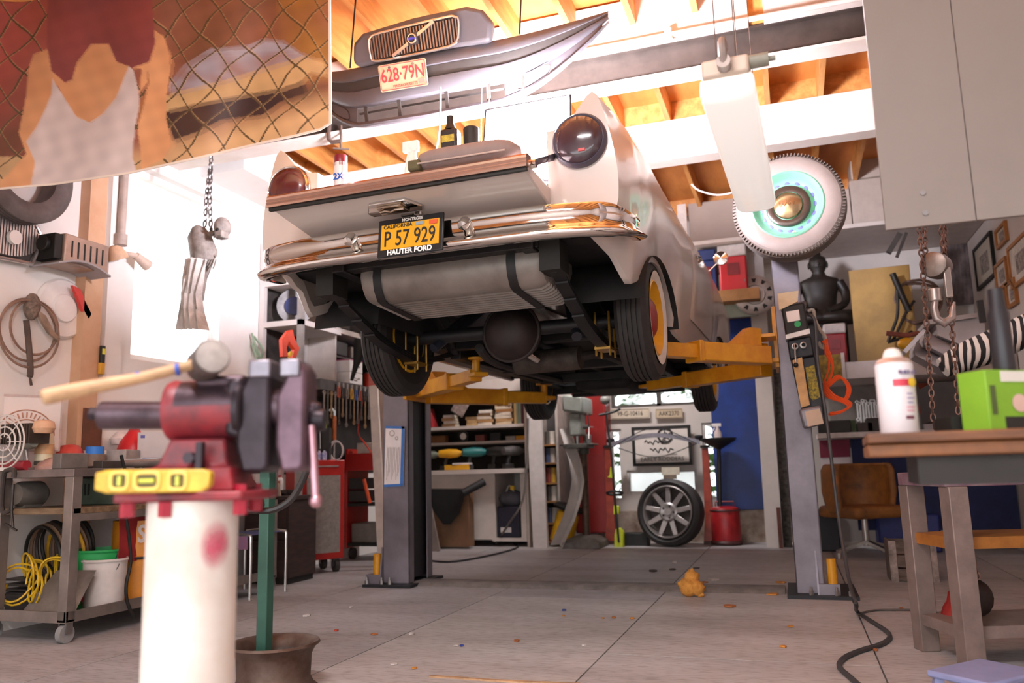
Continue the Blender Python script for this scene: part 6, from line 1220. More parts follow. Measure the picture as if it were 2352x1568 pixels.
bx('grey_tub', 'grey plastic tub on the bottom shelf of the red service cart', 'tub', (p2a.x+p2b.x)/2, 7.9, .171, (w2*1.6, .3, .20), mat('#7a746c', .5))
bx('white_case', 'cream square case standing on the red service cart', 'case', (p2a.x+p2b.x)/2-.02, 7.78, .951, (.20, .08, .26), mat('#cfc6b6', .5))
m = MB(); m.cyl(aY(836, 1100, 7.6), aY(850, 1155, 7.6), .018); o = single('orange_screwdriver', 'orange handled screwdriver hanging before the red service cart', 'screwdriver', m, mat('#e0541c', .4)); 
m = MB(); m.tube([aY(p, q, 7.6) for p, q in ((826, 880), (832, 920), (822, 990), (840, 1020), (858, 1050), (862, 1090))], .008, 6, smooth=4); single('red_air_line', 'red air line dangling beside the wrenches at the back left', 'hose', m, mat('#c83a24', .5))
for k, (px, col, lab) in enumerate(((812, '#a8302a', 'red bench tool lying on the service cart'), (868, '#8a2420', 'red tool box at the right end of the service cart'))): bx('cart_tool_box', lab, 'tool box', aY(px, 1000, 7.95).x, 7.95, .951, (.13, .12, .16-.03*k), mat(col, .4, var=.1))
# sledge, white planks
sh = aZ(672, 1332, 0); sl = root('sledge_hammer', 'sledge hammer standing on its rusty head before the red chest', 'hammer', sh); m = MB(); m.b2((-.09, -.045, 0), (.09, .045, .09)); m.build('head', mat('#5a4a44', .6, metal=.3, var=.25), sl, bev=.01)
tp_ = lz(sl, aY(637, 1110, sh.y-.12)); m = MB(); m.tube([(0, 0, .05), tp_*.5+V((0, 0, .02)), tp_], [.018, .015, .018], 10); m.build('handle', mat('#b09a86', .6, var=.2, scale=8), sl)
bt2 = root('red_top_bottle', 'white bottle with red cap and flame label on the ledge by the red chest', 'bottle', aY(642, 1125, sh.y+.05)); m = MB(); m.lathe([(0, 0), (.032, 0), (.034, .09), (.02, .11), (.0, .11)], n=16); m.build('body', mat('#dcd4d0', .4), bt2); m = MB(); m.lathe([(.014, .11), (.014, .13), (0, .13)], n=12); m.build('cap', redp, bt2); m = MB(); m.b2((-.025, -.036, .02), (.025, -.030, .08)); m.build('label', mat('#2a2622', .5, var=.4, scale=60, alt='#d06a2c'), bt2)
bs = root('tool_stool', 'small dark stand under the red capped bottle', 'stand', (bt2.location.x, bt2.location.y+.12, 0)); m = MB(); m.b2((-.10, -.16, bt2.location.z-.03), (.10, .08, bt2.location.z-.0005)); m.build('top', mat('#3a2e28', .7), bs)
for x in (-.08, .08): m = MB(); m.b2((x-.015, -.14, 0), (x+.015, .06, bt2.location.z-.03)); m.build('leg', mat('#3a2e28', .7), bs)
for k, (a, b) in enumerate((((858, 885), (880, 1150)), ((872, 882), (886, 1150)))):
    m = MB(); A1, B1 = aY(*a, 7.2+.25*k), aY(*b, 7.0+.25*k); B1.z = 0; m.bar(A1, B1, .09, .025, up=(0, 1, 0)); o = single('white_plank', ['white painted plank leaning left of the lift post, left one', 'white painted plank leaning tight against the left lift post'][k], 'plank', m, mat('#d4c6ba', .7, var=.08)); m = MB(); m.bar(A1+V((0, 0, .0)), A1+V((0, 0, .10)), .092, .027, up=(0, 1, 0)); m.build('red_tip', mat('#c8685c', .7), o, world=True)
# ------------------------------------------------------------ white shelf unit at the back
UY = 9.2; UX0, UX1 = XL+.03, aY(1212, 1100, UY).x; UZ = [aY(1090, y, UY).z for y in (902, 977, 1012, 1078)]
un = root('white_shelf_unit', 'white wooden shelf unit with counter and base cabinet along the back wall', 'shelf unit', ((UX0+UX1)/2, 9.4, 0)); wp_ = mat('#d0c4ba', .6, var=.07, scale=3)
for x in (UX0, UX1-.03): m = MB(); m.b2((x, UY+.02, 0), (x+.03, YB-.01, UZ[0]+.16)); m.build('side_board', wp_, un, world=True)
m = MB(); m.b2((UX0, UY, UZ[0]), (UX1, YB-.01, UZ[0]+.03)); m.b2((UX0+.03, UY, UZ[0]+.03), (UX1-.03, UY+.02, UZ[0]+.15)); m.build('top_shelf', wp_, un, world=True)
m = MB(); m.b2((UX0+.03, UY, UZ[1]-.035), (UX1-.03, YB-.01, UZ[1])); m.build('book_shelf', wp_, un, world=True)
m = MB(); m.b2((UX0+.03, UY+.22, UZ[2]-.03), (UX1-.03, YB-.01, UZ[2])); m.build('tool_shelf', wp_, un, world=True)
m = MB(); m.b2((UX0, UY-.12, UZ[3]-.05), (UX1, YB-.01, UZ[3])); m.build('counter', wp_, un, world=True)
nx0 = aY(1130, 1150, UY).x; nx1 = aY(1196, 1150, UY).x
m = MB(); m.b2((UX0+.03, UY, .08), (nx0, UY+.02, UZ[3]-.05)); cd = m.build('cabinet_front', wp_, un, world=True)
m = MB(); m.b2((nx0, UY, .06), (nx0+.04, YB-.02, UZ[3]-.05)); m.b2((nx1, UY, .06), (UX1-.03, UY+.04, UZ[3]-.05)); m.b2((nx0+.04, UY, .06), (nx1, YB-.02, .10)); m.build('niche_frame', wp_, un, world=True)
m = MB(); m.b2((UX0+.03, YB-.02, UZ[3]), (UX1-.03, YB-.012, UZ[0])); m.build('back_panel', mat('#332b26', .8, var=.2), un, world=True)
# books, one by one: (left px, right px, top px, tilt, colour, label)
def book(x, z, w_, h_, d_, col, lab, tilt=0, y=UY+.14, rz=0, pages=True):
    o = root('book', lab, 'book', (x, y, z), (0, tilt, rz), 'books on the white shelf unit'); m = MB(); m.b2((-w_/2, -d_/2, 0), (w_/2, d_/2, h_)); m.build('cover', mat(col, .6, var=.08), o)
    if pages:
        m = MB(); (m.b2((-w_/2+.004, -d_/2+.004, h_), (w_/2-.004, d_/2-.004, h_+.001)) if h_ > w_ else m.b2((w_/2, -d_/2+.004, .004), (w_/2+.001, d_/2-.004, h_-.004))); m.build('pages', mat('#d8c8ae', .8, var=0), o)
    return o
bx0 = lambda px: aY(px, 940, UY+.14).x
for k, (px, col, lab, h_, t_) in enumerate(((974, '#6a5a50', 'dark brown book leaning at the left end of the book row', .2, .22), (981, '#c83a3e', 'bright red book leaning second in the row', .24, .22), (988, '#d8c8b8', 'cream book leaning between two red books', .22, .24), (997, '#b8343a', 'red book leaning right of the cream one', .24, .25))): book(bx0(px), UZ[1]+.008, .034, h_, .17, col, lab, -t_)
for st_ in ((1035, 'low pile right of the red books', [('#b08a5e', .17), ('#d8cabc', .15), ('#a88258', .16), ('#c8bcb0', .13)]), (1088, 'pile left of middle', [('#c0a070', .14), ('#b4905e', .15), ('#8a6a46', .15)]), (1117, 'pile with a white top book right of the middle', [('#d8c8b4', .18), ('#a87c4c', .19), ('#d6c4ae', .17), ('#7c5c3e', .18), ('#e2d6c8', .16)]), (1160, 'tallest pile near the right end', [('#d0b898', .20), ('#b48a5a', .21), ('#d8c8b4', .20), ('#e0d0bc', .2), ('#a06e40', .21), ('#d4c2a8', .2), ('#a8825a', .21), ('#8c5a34', .19)])):
    z = UZ[1]+.001; nn = len(st_[2])
    for j, (col, w_) in enumerate(st_[2]):
        pos = ['lowest', 'second lowest', 'third lowest', 'fourth lowest', 'fifth lowest', 'sixth lowest', 'seventh lowest', 'topmost'][j] if j < nn-1 else 'topmost'
        b = book(bx0(st_[0])+.008*math.sin(j*2.1), z, w_, .036, .15, col, '%s book lying in the %s' % (pos, st_[1]), 0, rz=.1*math.sin(j*1.7)); z += .0375
for k, (px, col, lab, h_) in enumerate(((1188, '#c8a468', 'tan book standing right of the tallest pile', .28), (1193, '#7e8a74', 'pale green book standing near the right end', .27), (1199, '#86907c', 'grey green book standing second from the right end', .28), (1205, '#5a2c34', 'maroon book standing at the right end of the row', .27))): book(bx0(px), UZ[1]+.001, .028, h_, .17, col, lab)
hb = root('hanging_pad', 'pale speckled board hanging tilted from the top shelf over the books', 'board', aY(1062, 925, UY-.03)); hb.rotation_euler = (0, rad(32), 0); m = MB(); m.b2((-.09, -.012, -.16), (.09, .012, .12)); m.build('board', mat('#a8948a', .8, var=.25, scale=40), hb, bev=.015)
# power tools on the shelf and the counter
dy = mat('#e2a31c', .45, var=.05); tl = mat('#1f6a66', .45, var=.1); bkt = mat('#24211f', .5, var=.15)
def ptool(lab, px, Y, z, col, s=1, rz=0, c='power tool'):
    o = root('power_tool', lab, c, (aY(px, 1040, Y).x, Y, z), (0, 0, rz)); 
    m = MB(); m.lathe([(0, -.13*s), (.035*s, -.12*s), (.045*s, -.02*s), (.04*s, .06*s), (.022*s, .10*s), (.012*s, .15*s), (0, .15*s)], (0, 0, .16*s), (1, .1, 0), 18); m.build('motor_body', col, o)
    m = MB(); m.tube([(-.04*s, 0, .14*s), (-.06*s, 0, .08*s), (-.07*s, 0, .03*s)], .02*s, 10); m.build('grip', bkt, o); m = MB(); m.b2((-.11*s, -.035*s, 0), (-.02*s, .035*s, .045*s)); m.build('battery', bkt, o, bev=.006); return o
CZ = UZ[3]+.001
ptool('large yellow and black cutting tool on the counter below the books', 1036, UY+.02, CZ, dy, 1.25); ptool('dark green electric tool in the middle of the counter', 1092, UY+.04, CZ, tl, 1.3, .4); ptool('black grinder on the counter at the right of the green tool', 1144, UY+.05, CZ, bkt, 1.3, -.5); ptool('black and grey drill at the right end of the counter', 1180, UY+.06, CZ, mat('#5a5654', .5, var=.2), 1.3, .9); ptool('olive grey tool at the left end of the counter', 985, UY+.05, CZ, mat('#6a6e5c', .5, var=.15), 1.2, .3)
o = bx('manual_folder', 'white manual lying on a yellow tool case on the counter', 'manual', aY(1062, 1060, UY-.03).x, UY-.03, CZ+.061, (.22, .14, .02), mat('#d8ccc4', .6), .2); bx('yellow_tool_case', 'flat yellow tool case lying on the counter', 'case', aY(1052, 1060, UY-.03).x, UY-.03, CZ, (.30, .15, .06), dy, .1)
TZ = UZ[2]+.001
for k, (px, col, s, lab) in enumerate(((980, '#c8a07a', (.10, .1, .10), 'tan carton at the left end of the tool shelf'), (1005, '#8a5a34', (.26, .1, .09), 'long brown box on the tool shelf beside the tan carton'), (1105, '#8a4a40', (.12, .1, .08), 'reddish box in the middle of the tool shelf'), (1140, '#2a2624', (.14, .1, .10), 'black box on the tool shelf right of the reddish one'), (1175, '#a89c92', (.12, .1, .05), 'flat grey box near the right end of the tool shelf'), (1198, '#e0981c', (.12, .1, .05), 'flat orange box at the right end of the tool shelf'))): bx('shelf_box', lab, 'box', aY(px, 1000, UY+.3).x, UY+.3, TZ, s, mat(col, .6, var=.12))
o = root('dial_gauge', 'black cased dial gauge with white face on the tool shelf', 'gauge', (aY(1066, 1000, UY+.28).x, UY+.28, TZ)); m = MB(); m.cyl((0, -.03, .07), (0, .03, .07), .07, n=24); m.b2((-.06, -.03, 0), (.06, .03, .02)); m.build('case', bkt, o); m = MB(); m.cyl((0, -.033, .07), (0, -.031, .07), .042, n=24); m.build('dial', mat('#e6ddd2', .5, var=0), o)
bx('black_crate', 'dark blue black crate with a white label in the counter niche', 'crate', (nx0+nx1)/2+.02, UY+.14, .101, (nx1-nx0-.08, .26, .36), mat('#1c1c2c', .5, var=.15))
m = MB(); m.b2(((nx0+nx1)/2-.08, UY+.007, .16), ((nx0+nx1)/2+.05, UY+.0095, .22)); o = m.build('crate_label', mat('#cfc6c0', .6)); tag(o, 'small white label stuck on the dark crate in the niche', 'label')
o = root('grey_tool_bag', 'grey cloth bag slumped on top of the dark crate', 'bag', ((nx0+nx1)/2+.02, UY+.14, .462)); m = MB(); m.ball((0, 0, .09), (.16, .12, .10)); m.build('bag', mat('#5a5a62', .8, var=.2, bump=.4), o); m = MB(); m.tube([(-.05, -.05, .16), (0, -.06, .24), (.05, -.05, .16)], .012, 6, smooth=3); m.build('strap', mat('#a8a4a0', .6), o)
bx('yellow_tag_block', 'small yellow block hanging in the counter niche', 'tag', aY(1177, 1120, UY+.02).x, UY+.02, aY(1177, 1125, UY+.02).z, (.045, .03, .05), mat('#e2b91e', .5))
# leaning boards, dark tarp, cardboard before the cabinet
bx('cardboard_box', 'brown cardboard box standing before the white base cabinet', 'box', aY(1038, 1200, 9.0).x, 8.98, .02, (.52, .16, .62), mat('#7e5c42', .8, var=.12, scale=5))
m = MB(); R1 = [[aY(p, q, 8.82+.02*math.sin(i+j)) for i, p in enumerate(r)] for j, (q, r) in enumerate(((1122, (975, 1000, 1030, 1066)), (1150, (982, 1005, 1032, 1064)), (1180, (1000, 1015, 1035, 1054)), (1204, (1018, 1022, 1028, 1034))))]; m.sheet(R1, .01, (0, -1, 0)); single('black_tarp', 'black tarp draped over the cardboard box at the back', 'tarp', m, mat('#1d1b1c', .8, var=.2))
m = MB(); m.cyl(aY(1062, 1133, 8.78), aY(1112, 1106, 8.95), .045, n=14); single('black_tube_roll', 'black rolled tube sticking up right from the black tarp', 'roll', m, mat('#1c1a1a', .6))
pa, pb_ = aY(972, 1110, 8.72), aZ(1003, 1266, 0); m = MB(); m.bar(pa, pb_+V((0, 0, .0)), .09, .03, up=(0, 1, 0)); single('grey_board', 'grey board leaning right of the left lift post', 'board', m, mat('#8d8078', .7, var=.12))
m = MB(); m.tube([aZ(p, q, .011) for p, q in ((975, 1285), (1030, 1290), (1100, 1280), (1165, 1265), (1190, 1255), (1180, 1248))], .010, 6, smooth=4); single('floor_cable', 'dark cable snaking over the floor below the white shelf unit', 'cable', m, mat('#2c2a30', .5))
m = MB(); m.tube([aY(1213, 960, 9.05), aY(1210, 1060, 9.05), aY(1200, 1150, 9.02), aY(1170, 1200, 9.0), aZ(1140, 1248, .012)], .012, 6, smooth=4); single('grey_power_lead', 'grey power lead hanging down the right end of the white shelf unit', 'cable', m, mat('#6a625c', .5))

for k, (t, sh_, s3, col, lab) in enumerate(((.15, 1, (.2, .14, .2), '#7a2420', 'dark red tin box on the upper shelf of the wall shelving'), (.42, 1, (.2, .12, .16), '#3c3a3e', 'black parts box on the upper shelf of the wall shelving'), (.1, 2, (.2, .16, .22), '#c8892c', 'orange carton on the top shelf of the wall shelving'), (.4, 2, (.2, .2, .18), '#5a544e', 'grey carton on the top shelf of the wall shelving'), (.52, 0, (.2, .12, .15), '#5a4638', 'brown parts box on the lowest shelf beside the brake disc'))):
    bx('parts_box', lab, 'box', XL+.25, y0_+.12+t, zsh[sh_]+.001, s3, mat(col, .55, var=.2))
for k in range(9):
    p = aX(775+10*k, 890, WX1+.07); o = root('hanging_plier', '%s tool from the left hooked on the front edge of the tool ledge' % ['first', 'second', 'third', 'fourth', 'fifth', 'sixth', 'seventh', 'eighth', 'ninth'][k], 'pliers', (WX1+.085, p.y, LZ-.012), group='pliers on the ledge front'); col = ['#c8502c', '#2a2624', '#8a8078', '#d8a02c', '#3a5a9a'][k % 5]
    m = MB(); m.tube([(0, -.012, -.04), (0, -.02, -.09), (0, -.012, -.15)], .007, 6, smooth=3); m.tube([(0, .012, -.04), (0, .02, -.09), (0, .012, -.15)], .007, 6, smooth=3); m.build('handles', mat(col, .45), o); m = MB(); m.b2((-.006, -.014, -.05), (.006, .014, 0)); m.build('jaws', steel, o)
# ------------------------------------------------------------ the back wall around the window
def at(px, py, Y): return aY(px, py, Y)
# leaning stud, narrow rack, fender panel, drill press
m = MB(); A1, B1 = at(1226, 955, 9.1), at(1243, 1258, 9.1); B1.z = 0; A1.z = 2.05; m.bar(A1, B1, .17, .06, up=(0, 1, 0)); single('white_stud', 'wide white stud leaning beside the white shelf unit', 'stud', m, mat('#d0c6c0', .6, var=.06))
nr = root('narrow_can_rack', 'narrow wooden rack of cans between the white stud and the fender panel', 'rack', (at(1270, 1100, 9.45).x, 9.45, 0)); rx0, rx1 = max(at(1214, 1100, 9.45).x, UX1+.01), at(1290, 1100, 9.45).x; zr = [at(1262, y, 9.4).z for y in (1243, 1200, 1150, 1108, 1062, 1020)]
for x in (rx0, rx1-.03): m = MB(); m.b2((x, 9.36, 0), (x+.03, YB-.005, 1.75)); m.build('upright', mat('#b8aca2', .7), nr, world=True)
m = MB(); m.b2((rx0+.03, YB-.02, .05), (rx1-.03, YB-.006, 1.75)); m.build('back_board', mat('#4a4646', .8), nr, world=True)
for z in zr: m = MB(); m.b2((rx0+.03, 9.36, z-.02), (rx1-.03, YB-.02, z)); m.build('shelf', mat('#a0703e', .6, var=.15), nr, world=True)
cn = ['bottom', 'second', 'third', 'fourth', 'fifth', 'top']
for j, z in enumerate(zr):
    for k, px in enumerate((1262, 1272)):
        if z+.16 > 1.75: continue
        col = ['#8a3a30', '#d8cdc0', '#3e4a6a', '#c89a2a', '#56504a', '#b8aca0'][(j*2+k*3) % 6]; o = root('paint_tin', '%s tin on the %s shelf of the narrow rack by the fender panel' % (['left', 'right'][k], cn[j]), 'tin', (at(px, 1100, 9.45).x, 9.45, z+.001), group='tins in the narrow rack'); h = min(.17, (zr[j+1]-z-.03) if j < 5 else .15); m = MB(); m.lathe([(0, 0), (.04, 0), (.04, h), (.036, h+.004), (0, h+.004)], n=16); m.build('tin', mat(col, .45, var=.15), o)
yst = root('yellow_signs', 'yellow and white stickers stacked on the side of the white shelf unit', 'sticker', at(1219, 930, 9.18)); 
for k, (py, col) in enumerate(((925, '#e2c22a'), (952, '#d8cec6'), (985, '#7a86a8'), (1000, '#e0c42e'))): p = lz(yst, at(1219, py, 9.18)); m = MB(); m.b2((-.035, -.004, p.z-.05), (.035, .0, p.z+.05)); m.build('sticker', mat(col, .5, var=.1), yst)
m = MB(); pr_ = [(1290, 985), (1300, 1020), (1312, 1060), (1318, 1100), (1312, 1140), (1296, 1190), (1278, 1230), (1268, 1252)]
L1 = [at(p-4, q, 8.92) for p, q in pr_]; L2 = [at(p+18-6*abs(i-3.5)/3.5*0, q-2, 9.06) for i, (p, q) in enumerate(pr_)]; L3 = [at(p+24, q+6, 8.98) for p, q in pr_]
m.sheet([L1, L2, L3], .01, (0, 1, 0)); single('fender_panel', 'long curved white car fender panel leaning by the drill press', 'car panel', m, mat('#cbc1ba', .45, var=.06), ang=60)
yb = root('yellow_bin', 'yellow plastic drum tipped against the fender panel with a dark lid', 'drum', aY(1288, 1240, 9.30)); yb.rotation_euler = (0, .30, .2); yb.location.z = .045
m = MB(); m.lathe([(0, 0), (.13, 0), (.135, .02), (.13, .34), (.10, .36), (0, .36)], n=24); m.build('drum', mat('#dba51c', .45, var=.08), yb); m = MB(); m.lathe([(.11, .36), (.19, .38), (.2, .40), (.15, .44), (.0, .46)], n=24); m.build('dark_lid', blk, yb)
dp0 = aZ(1340, 1258, 0); DY = dp0.y+.12
dpz = root('drill_press', 'tall floor standing drill press with grey head near the back window', 'drill press', (dp0.x, DY, 0)); ir = mat('#57544c', .55, metal=.3, var=.25); gh = mat('#8c8f86', .45, metal=.15, var=.1)
hz_ = at(1335, 935, DY).z; tz_ = at(1340, 1020, DY).z
m = MB(); m.loft([[V((a*x, b*y, z)) for a, b in ((-1, -1), (1, -1), (1, 1), (-1, 1))] for z, x, y in ((0, .22, .24), (.07, .21, .23), (.11, .15, .18), (.13, .1, .1))]); m.build('base', mat('#6c655c', .6, var=.25), dpz, bev=.01)
m = MB(); m.cyl((0, .05, .1), (0, .05, hz_), .045, n=20); m.build('column', mat('#5c4436', .5, metal=.4, var=.25), dpz)
m = MB(); m.b2((-.14, -.32, tz_-.05), (.14, .02, tz_)); m.b2((-.2, -.26, tz_-.02), (.2, -.02, tz_)); m.cyl((0, .05, tz_-.11), (0, .05, tz_+.03), .07); m.build('table', ir, dpz, bev=.006)
hx0 = at(1308, 930, DY).x-dp0.x; hx1 = at(1354, 930, DY).x-dp0.x
m = MB(); m.prism([(hx0, -.34, hz_-.06), (hx1, -.34, hz_-.10), (hx1, -.34, hz_+.10), (hx0+.02, -.34, hz_+.13), (hx0, -.34, hz_+.10)], (0, .5, 0)); hd_ = m.build('belt_housing', gh, dpz, bev=.025)
m = MB(); m.b2((-.07, -.30, hz_-.34), (.07, -.06, hz_-.08)); m.build('head_casting', gh, dpz, bev=.02); m = MB(); m.cyl((0, -.2, hz_-.44), (0, -.2, hz_-.30), .03); m.cyl((0, -.2, hz_-.50), (0, -.2, hz_-.44), .02, .012); m.build('chuck', steel, dpz)
m = MB(); m.tube([(.08, -.18, hz_-.24), (.14, -.2, hz_-.24)], .025, 10); 
for a in (0, 2.1, 4.2): m.cyl((.14, -.2, hz_-.24), (.15, -.2+.16*math.cos(a), hz_-.24+.16*math.sin(a)), .007)
m.build('feed_lever', steel, dpz)
for k, (dx, col, h, lab) in enumerate(((-.10, '#c8bcb6', .10, 'pink labelled white bottle on the drill press table'), (.02, '#c03a30', .16, 'red can on the drill press table'), (.12, '#7a7672', .13, 'grey tin on the right of the drill press table'))):
    o = root('press_bottle', lab, 'bottle', (dp0.x+dx, DY-.17, tz_+.001)); m = MB(); m.lathe([(0, 0), (.032, 0), (.034, .01), (.034, h*.7), (.014, h*.85), (.014, h), (0, h)], n=16); m.build('body', mat(col, .45, var=.1), o)
bx('red_locker', 'tall red metal locker in the corner left of the back window', 'locker', (at(1352, 1000, 9.7).x+at(1402, 1000, 9.7).x)/2-.11, 9.77, .12, (.42, .3, at(1380, 890, 9.4).z-.12), mat('#8e1f1c', .4, var=.1, scale=3))
# string trimmer
ty_ = aZ(1422, 1256, 0).y-.0; tg0 = aZ(1422, 1256, 0); T4 = lambda px, py: lz(tr4, at(px, py, ty_))
tr4 = root('string_trimmer', 'lime green string trimmer standing upside down before the back window', 'trimmer', tg0); lime = mat('#c3cf1e', .4, var=.06)
m = MB(); m.tube([V((0, 0, .05)), T4(1412, 1140), T4(1404, 1040), T4(1395, 975), T4(1392, 945)], .013, 8); m.build('shaft', mat('#3d3a38', .4, metal=.4), tr4)
m = MB(); m.prism([T4(1410, 1258), T4(1432, 1258), T4(1432, 1222), T4(1424, 1212), T4(1414, 1214), T4(1411, 1226)], (0, .08, 0)); m.build('battery_head', lime, tr4, bev=.01); m = MB(); m.prism([T4(1408, 1182), T4(1422, 1180), T4(1422, 1162), T4(1409, 1160)], (0, .05, 0)); m.build('handle_grip', lime, tr4, bev=.008); m = MB(); m.prism([T4(1395, 1096), T4(1407, 1098), T4(1405, 1076), T4(1402, 1072), T4(1400, 1090)], (0, .04, 0)); m.build('clip', lime, tr4, bev=.004)
m = MB(); m.tube([T4(1412, 1132)+V((.09*math.cos(a), -.03*math.sin(a), .02*math.sin(a))) for a in [2*PI*i/20 for i in range(20)]], .014, 6, closed=True); m.build('front_loop', bkt, tr4)
m = MB(); m.ball(T4(1390, 918), (.06, .06, .055)); m.build('spool', mat('#8f8d86', .45, var=.15), tr4); m = MB(); m.tube([T4(1376, 953), T4(1392, 950), T4(1412, 945), T4(1425, 938)], .016, 6); m.build('guard', bkt, tr4)
# plates, sign, frosted pane
def plate(lab, x0, y0, x1, y1, col, txt, tcol, Y=9.90):
    X0, X1, Z0, Z1 = RC(x0, y0, x1, y1, Y); o = root('wall_licence_plate', lab, 'licence plate', ((X0+X1)/2, Y, (Z0+Z1)/2), (0, rad(1), 0)); w_, h_ = X1-X0, Z1-Z0
    m = MB(); m.b2((-w_/2, 0, -h_/2), (w_/2, .008, h_/2)); m.build('plate', mat(col, .5, var=.06), o, bev=.003); text(txt, h_*.62, wm(o) @ frame((0, -.002, 0), (1, 0, 0), (0, 0, 1)), mat(tcol, .5, var=0), o, sx=.82); m = MB(); m.tube([(-w_*.47, -.001, -h_*.42), (w_*.47, -.001, -h_*.42), (w_*.47, -.001, h_*.42), (-w_*.47, -.001, h_*.42)], .0025, 4, closed=True); m.build('border', mat(tcol, .5, var=0), o); return o
plate('cream licence plate reading 99-G-10416 under the back window', 1402, 938, 1493, 962, '#cbbca6', '99-G-10416', '#2c2622'); plate('faded licence plate reading AAK2370 under the back window', 1505, 938, 1568, 961, '#c0ac90', 'AAK2370', '#35302a')
X0, X1, Z0, Z1 = RC(1452, 978, 1588, 1069, 9.84); sgn = root('framed_poster', 'black framed white poster reading EARLY RODDERS below the back window', 'poster', ((X0+X1)/2, 9.84, Z0), (0, 0, 0)); w_, h_ = X1-X0, Z1-Z0
m = MB(); m.b2((-w_/2+.03, .006, .03), (w_/2-.03, .02, h_-.03)); m.build('print', mat('#dcd2c8', .6, var=.03), sgn)
for a, b in (((-w_/2, 0, 0), (w_/2, .03, .035)), ((-w_/2, 0, h_-.035), (w_/2, .03, h_)), ((-w_/2, 0, .035), (-w_/2+.035, .03, h_-.035)), ((w_/2-.035, 0, .035), (w_/2, .03, h_-.035))): m = MB(); m.b2(a, b); m.build('frame', blk, sgn)
ink = mat('#2a2624', .6, var=0); Fs = wm(sgn)
text('EARLY RODDERS', .068, Fs @ frame((0, .003, h_*.16), (1, 0, 0), (0, 0, 1)), mat('#5a5450', .6, var=0), sgn)
m = MB(); m.torus((.05, .003, h_*.76), (0, 1, 0), .085, .012, 30, 6); m.torus((.05, .003, h_*.76), (0, 1, 0), .03, .006, 20, 5)
for a in range(5): m.cyl((.05, .003, h_*.76), (.05+.075*math.cos(a*1.257+.4), .003, h_*.76+.075*math.sin(a*1.257+.4)), .006, n=6)
m.build('wheel_drawing', ink, sgn)
m = MB(); m.tube([(-.20+.02*i, .003, h_*.60+.018*math.sin(i*2.2)+.012*math.sin(i*1.1)) for i in range(15)], .006, 5, smooth=3); m.tube([(-.14+.02*i, .003, h_*.40+.02*math.sin(i*2.1+1)+.014*math.sin(i)) for i in range(15)], .006, 5, smooth=3); m.tube([(.08, .003, h_*.28), (.18, .003, h_*.285)], .003, 4); m.build('script_lettering', ink, sgn)
# red stands with the leaf spring across
SYY = 9.62
for k, px in enumerate((1402, 1627)):
    x = at(px, 1150, SYY).x; zt_ = at(px, 1022, SYY).z; o = root('red_stand', ['orange red upright stand under the left end of the steel spring', 'orange red upright stand under the right end of the steel spring'][k], 'stand', (x, SYY, 0), group='pair of red stands'); m = MB(); m.loft([[V((a*w_, b*w_, z)) for a, b in ((-1, -1), (1, -1), (1, 1), (-1, 1))] for z, w_ in ((.04, .07), (.30, .045), (zt_-.03, .035))]); m.build('column', mat('#a03a22', .5, var=.2), o); m = MB(); m.b2((-.07, -.1, 0), (.07, .1, .04)); m.build('foot', mat('#4a2a22', .6), o); m = MB(); m.b2((-.05, -.05, zt_-.03), (.05, .05, zt_)); m.build('saddle', blk, o)
A1, B1 = at(1403, 1021, SYY), at(1612, 1021, SYY); zq = zt_+.001
m = MB(); n_ = 16; m.sheet([[V((A1.x+(B1.x-A1.x)*i/n_-.02, SYY+d, zq+.01+.10*math.sin(PI*i/n_))) for i in range(n_+1)] for d in (-.05, .05)], .05, (0, 0, -1)); o = m.build('transverse_spring', mat('#8a858c', .4, metal=.5, var=.1)); tag(o, 'long grey steel spring bar lying across the two red stands', 'leaf spring')
m = MB()
for s in (1, -1): m.tube([V((A1.x+.05, SYY-.07, zq+.02)), V((A1.x+(B1.x-A1.x)*.5, SYY-.07, zq+.05+s*.17)), V((B1.x-.05, SYY-.07, zq+.02))], .005, 5, smooth=6)
m.build('tension_wire', blk, o)
for x in (A1.x, B1.x-.03): m = MB(); m.lathe([(.02, -.01), (.05, .03), (.05, .05), (.02, .06)], (x, SYY, zq+.06), n=14); m.build('end_cup', pdk, o)
# big loose wheel
tw = aY(1545, 1177, 9.33); R_ = .37; tc = V((at(1540, 1177, tw.y).x, tw.y, R_))
lw = root('alloy_spare', 'large silver spoked alloy wheel with low tyre standing below the poster', 'wheel', tc, (rad(-7), 0, rad(-14)))
m = MB(); m.lathe(tyre_prof(R_, .285, .22), (0, 0, 0), (0, -1, 0), 56); m.build('tyre', mat('#2c2927', .6, var=.12), lw, ang=25)
alm = mat('#a8a29e', .3, metal=.6, var=.08); m = MB(); m.lathe([(.285, .08), (.29, .10), (.28, .108), (.27, .095), (.262, .04), (.25, -.06)], (0, 0, 0), (0, -1, 0), 52); rm = m.build('rim', alm, lw)
m = MB(); m.cyl((0, .03, 0), (0, .08, 0), .25, n=30); m.build('brake_backing', mat('#4a403a', .6, var=.2), rm)
for i in range(9):
    a = 2*PI*i/9; m = MB(Matrix.Rotation(a, 4, 'Y')); m.prism([(-.032, -.06, .07), (.032, -.06, .07), (.026, -.085, .265), (-.026, -.085, .265)], (0, .03, 0)); m.build('spoke', alm, rm, bev=.006)
m = MB(); m.lathe([(.10, .02), (.105, .07), (.085, .08), (.04, .07), (.04, .085), (0, .085)], (0, 0, 0), (0, -1, 0), 30); hb_ = m.build('hub', alm, rm)
for i in range(5): a = 2*PI*i/5; m = MB(); m.cyl((.065*math.cos(a), -.07, .065*math.sin(a)), (.065*math.cos(a), -.083, .065*math.sin(a)), .012, n=8); m.build('lug_hole', blk, hb_)
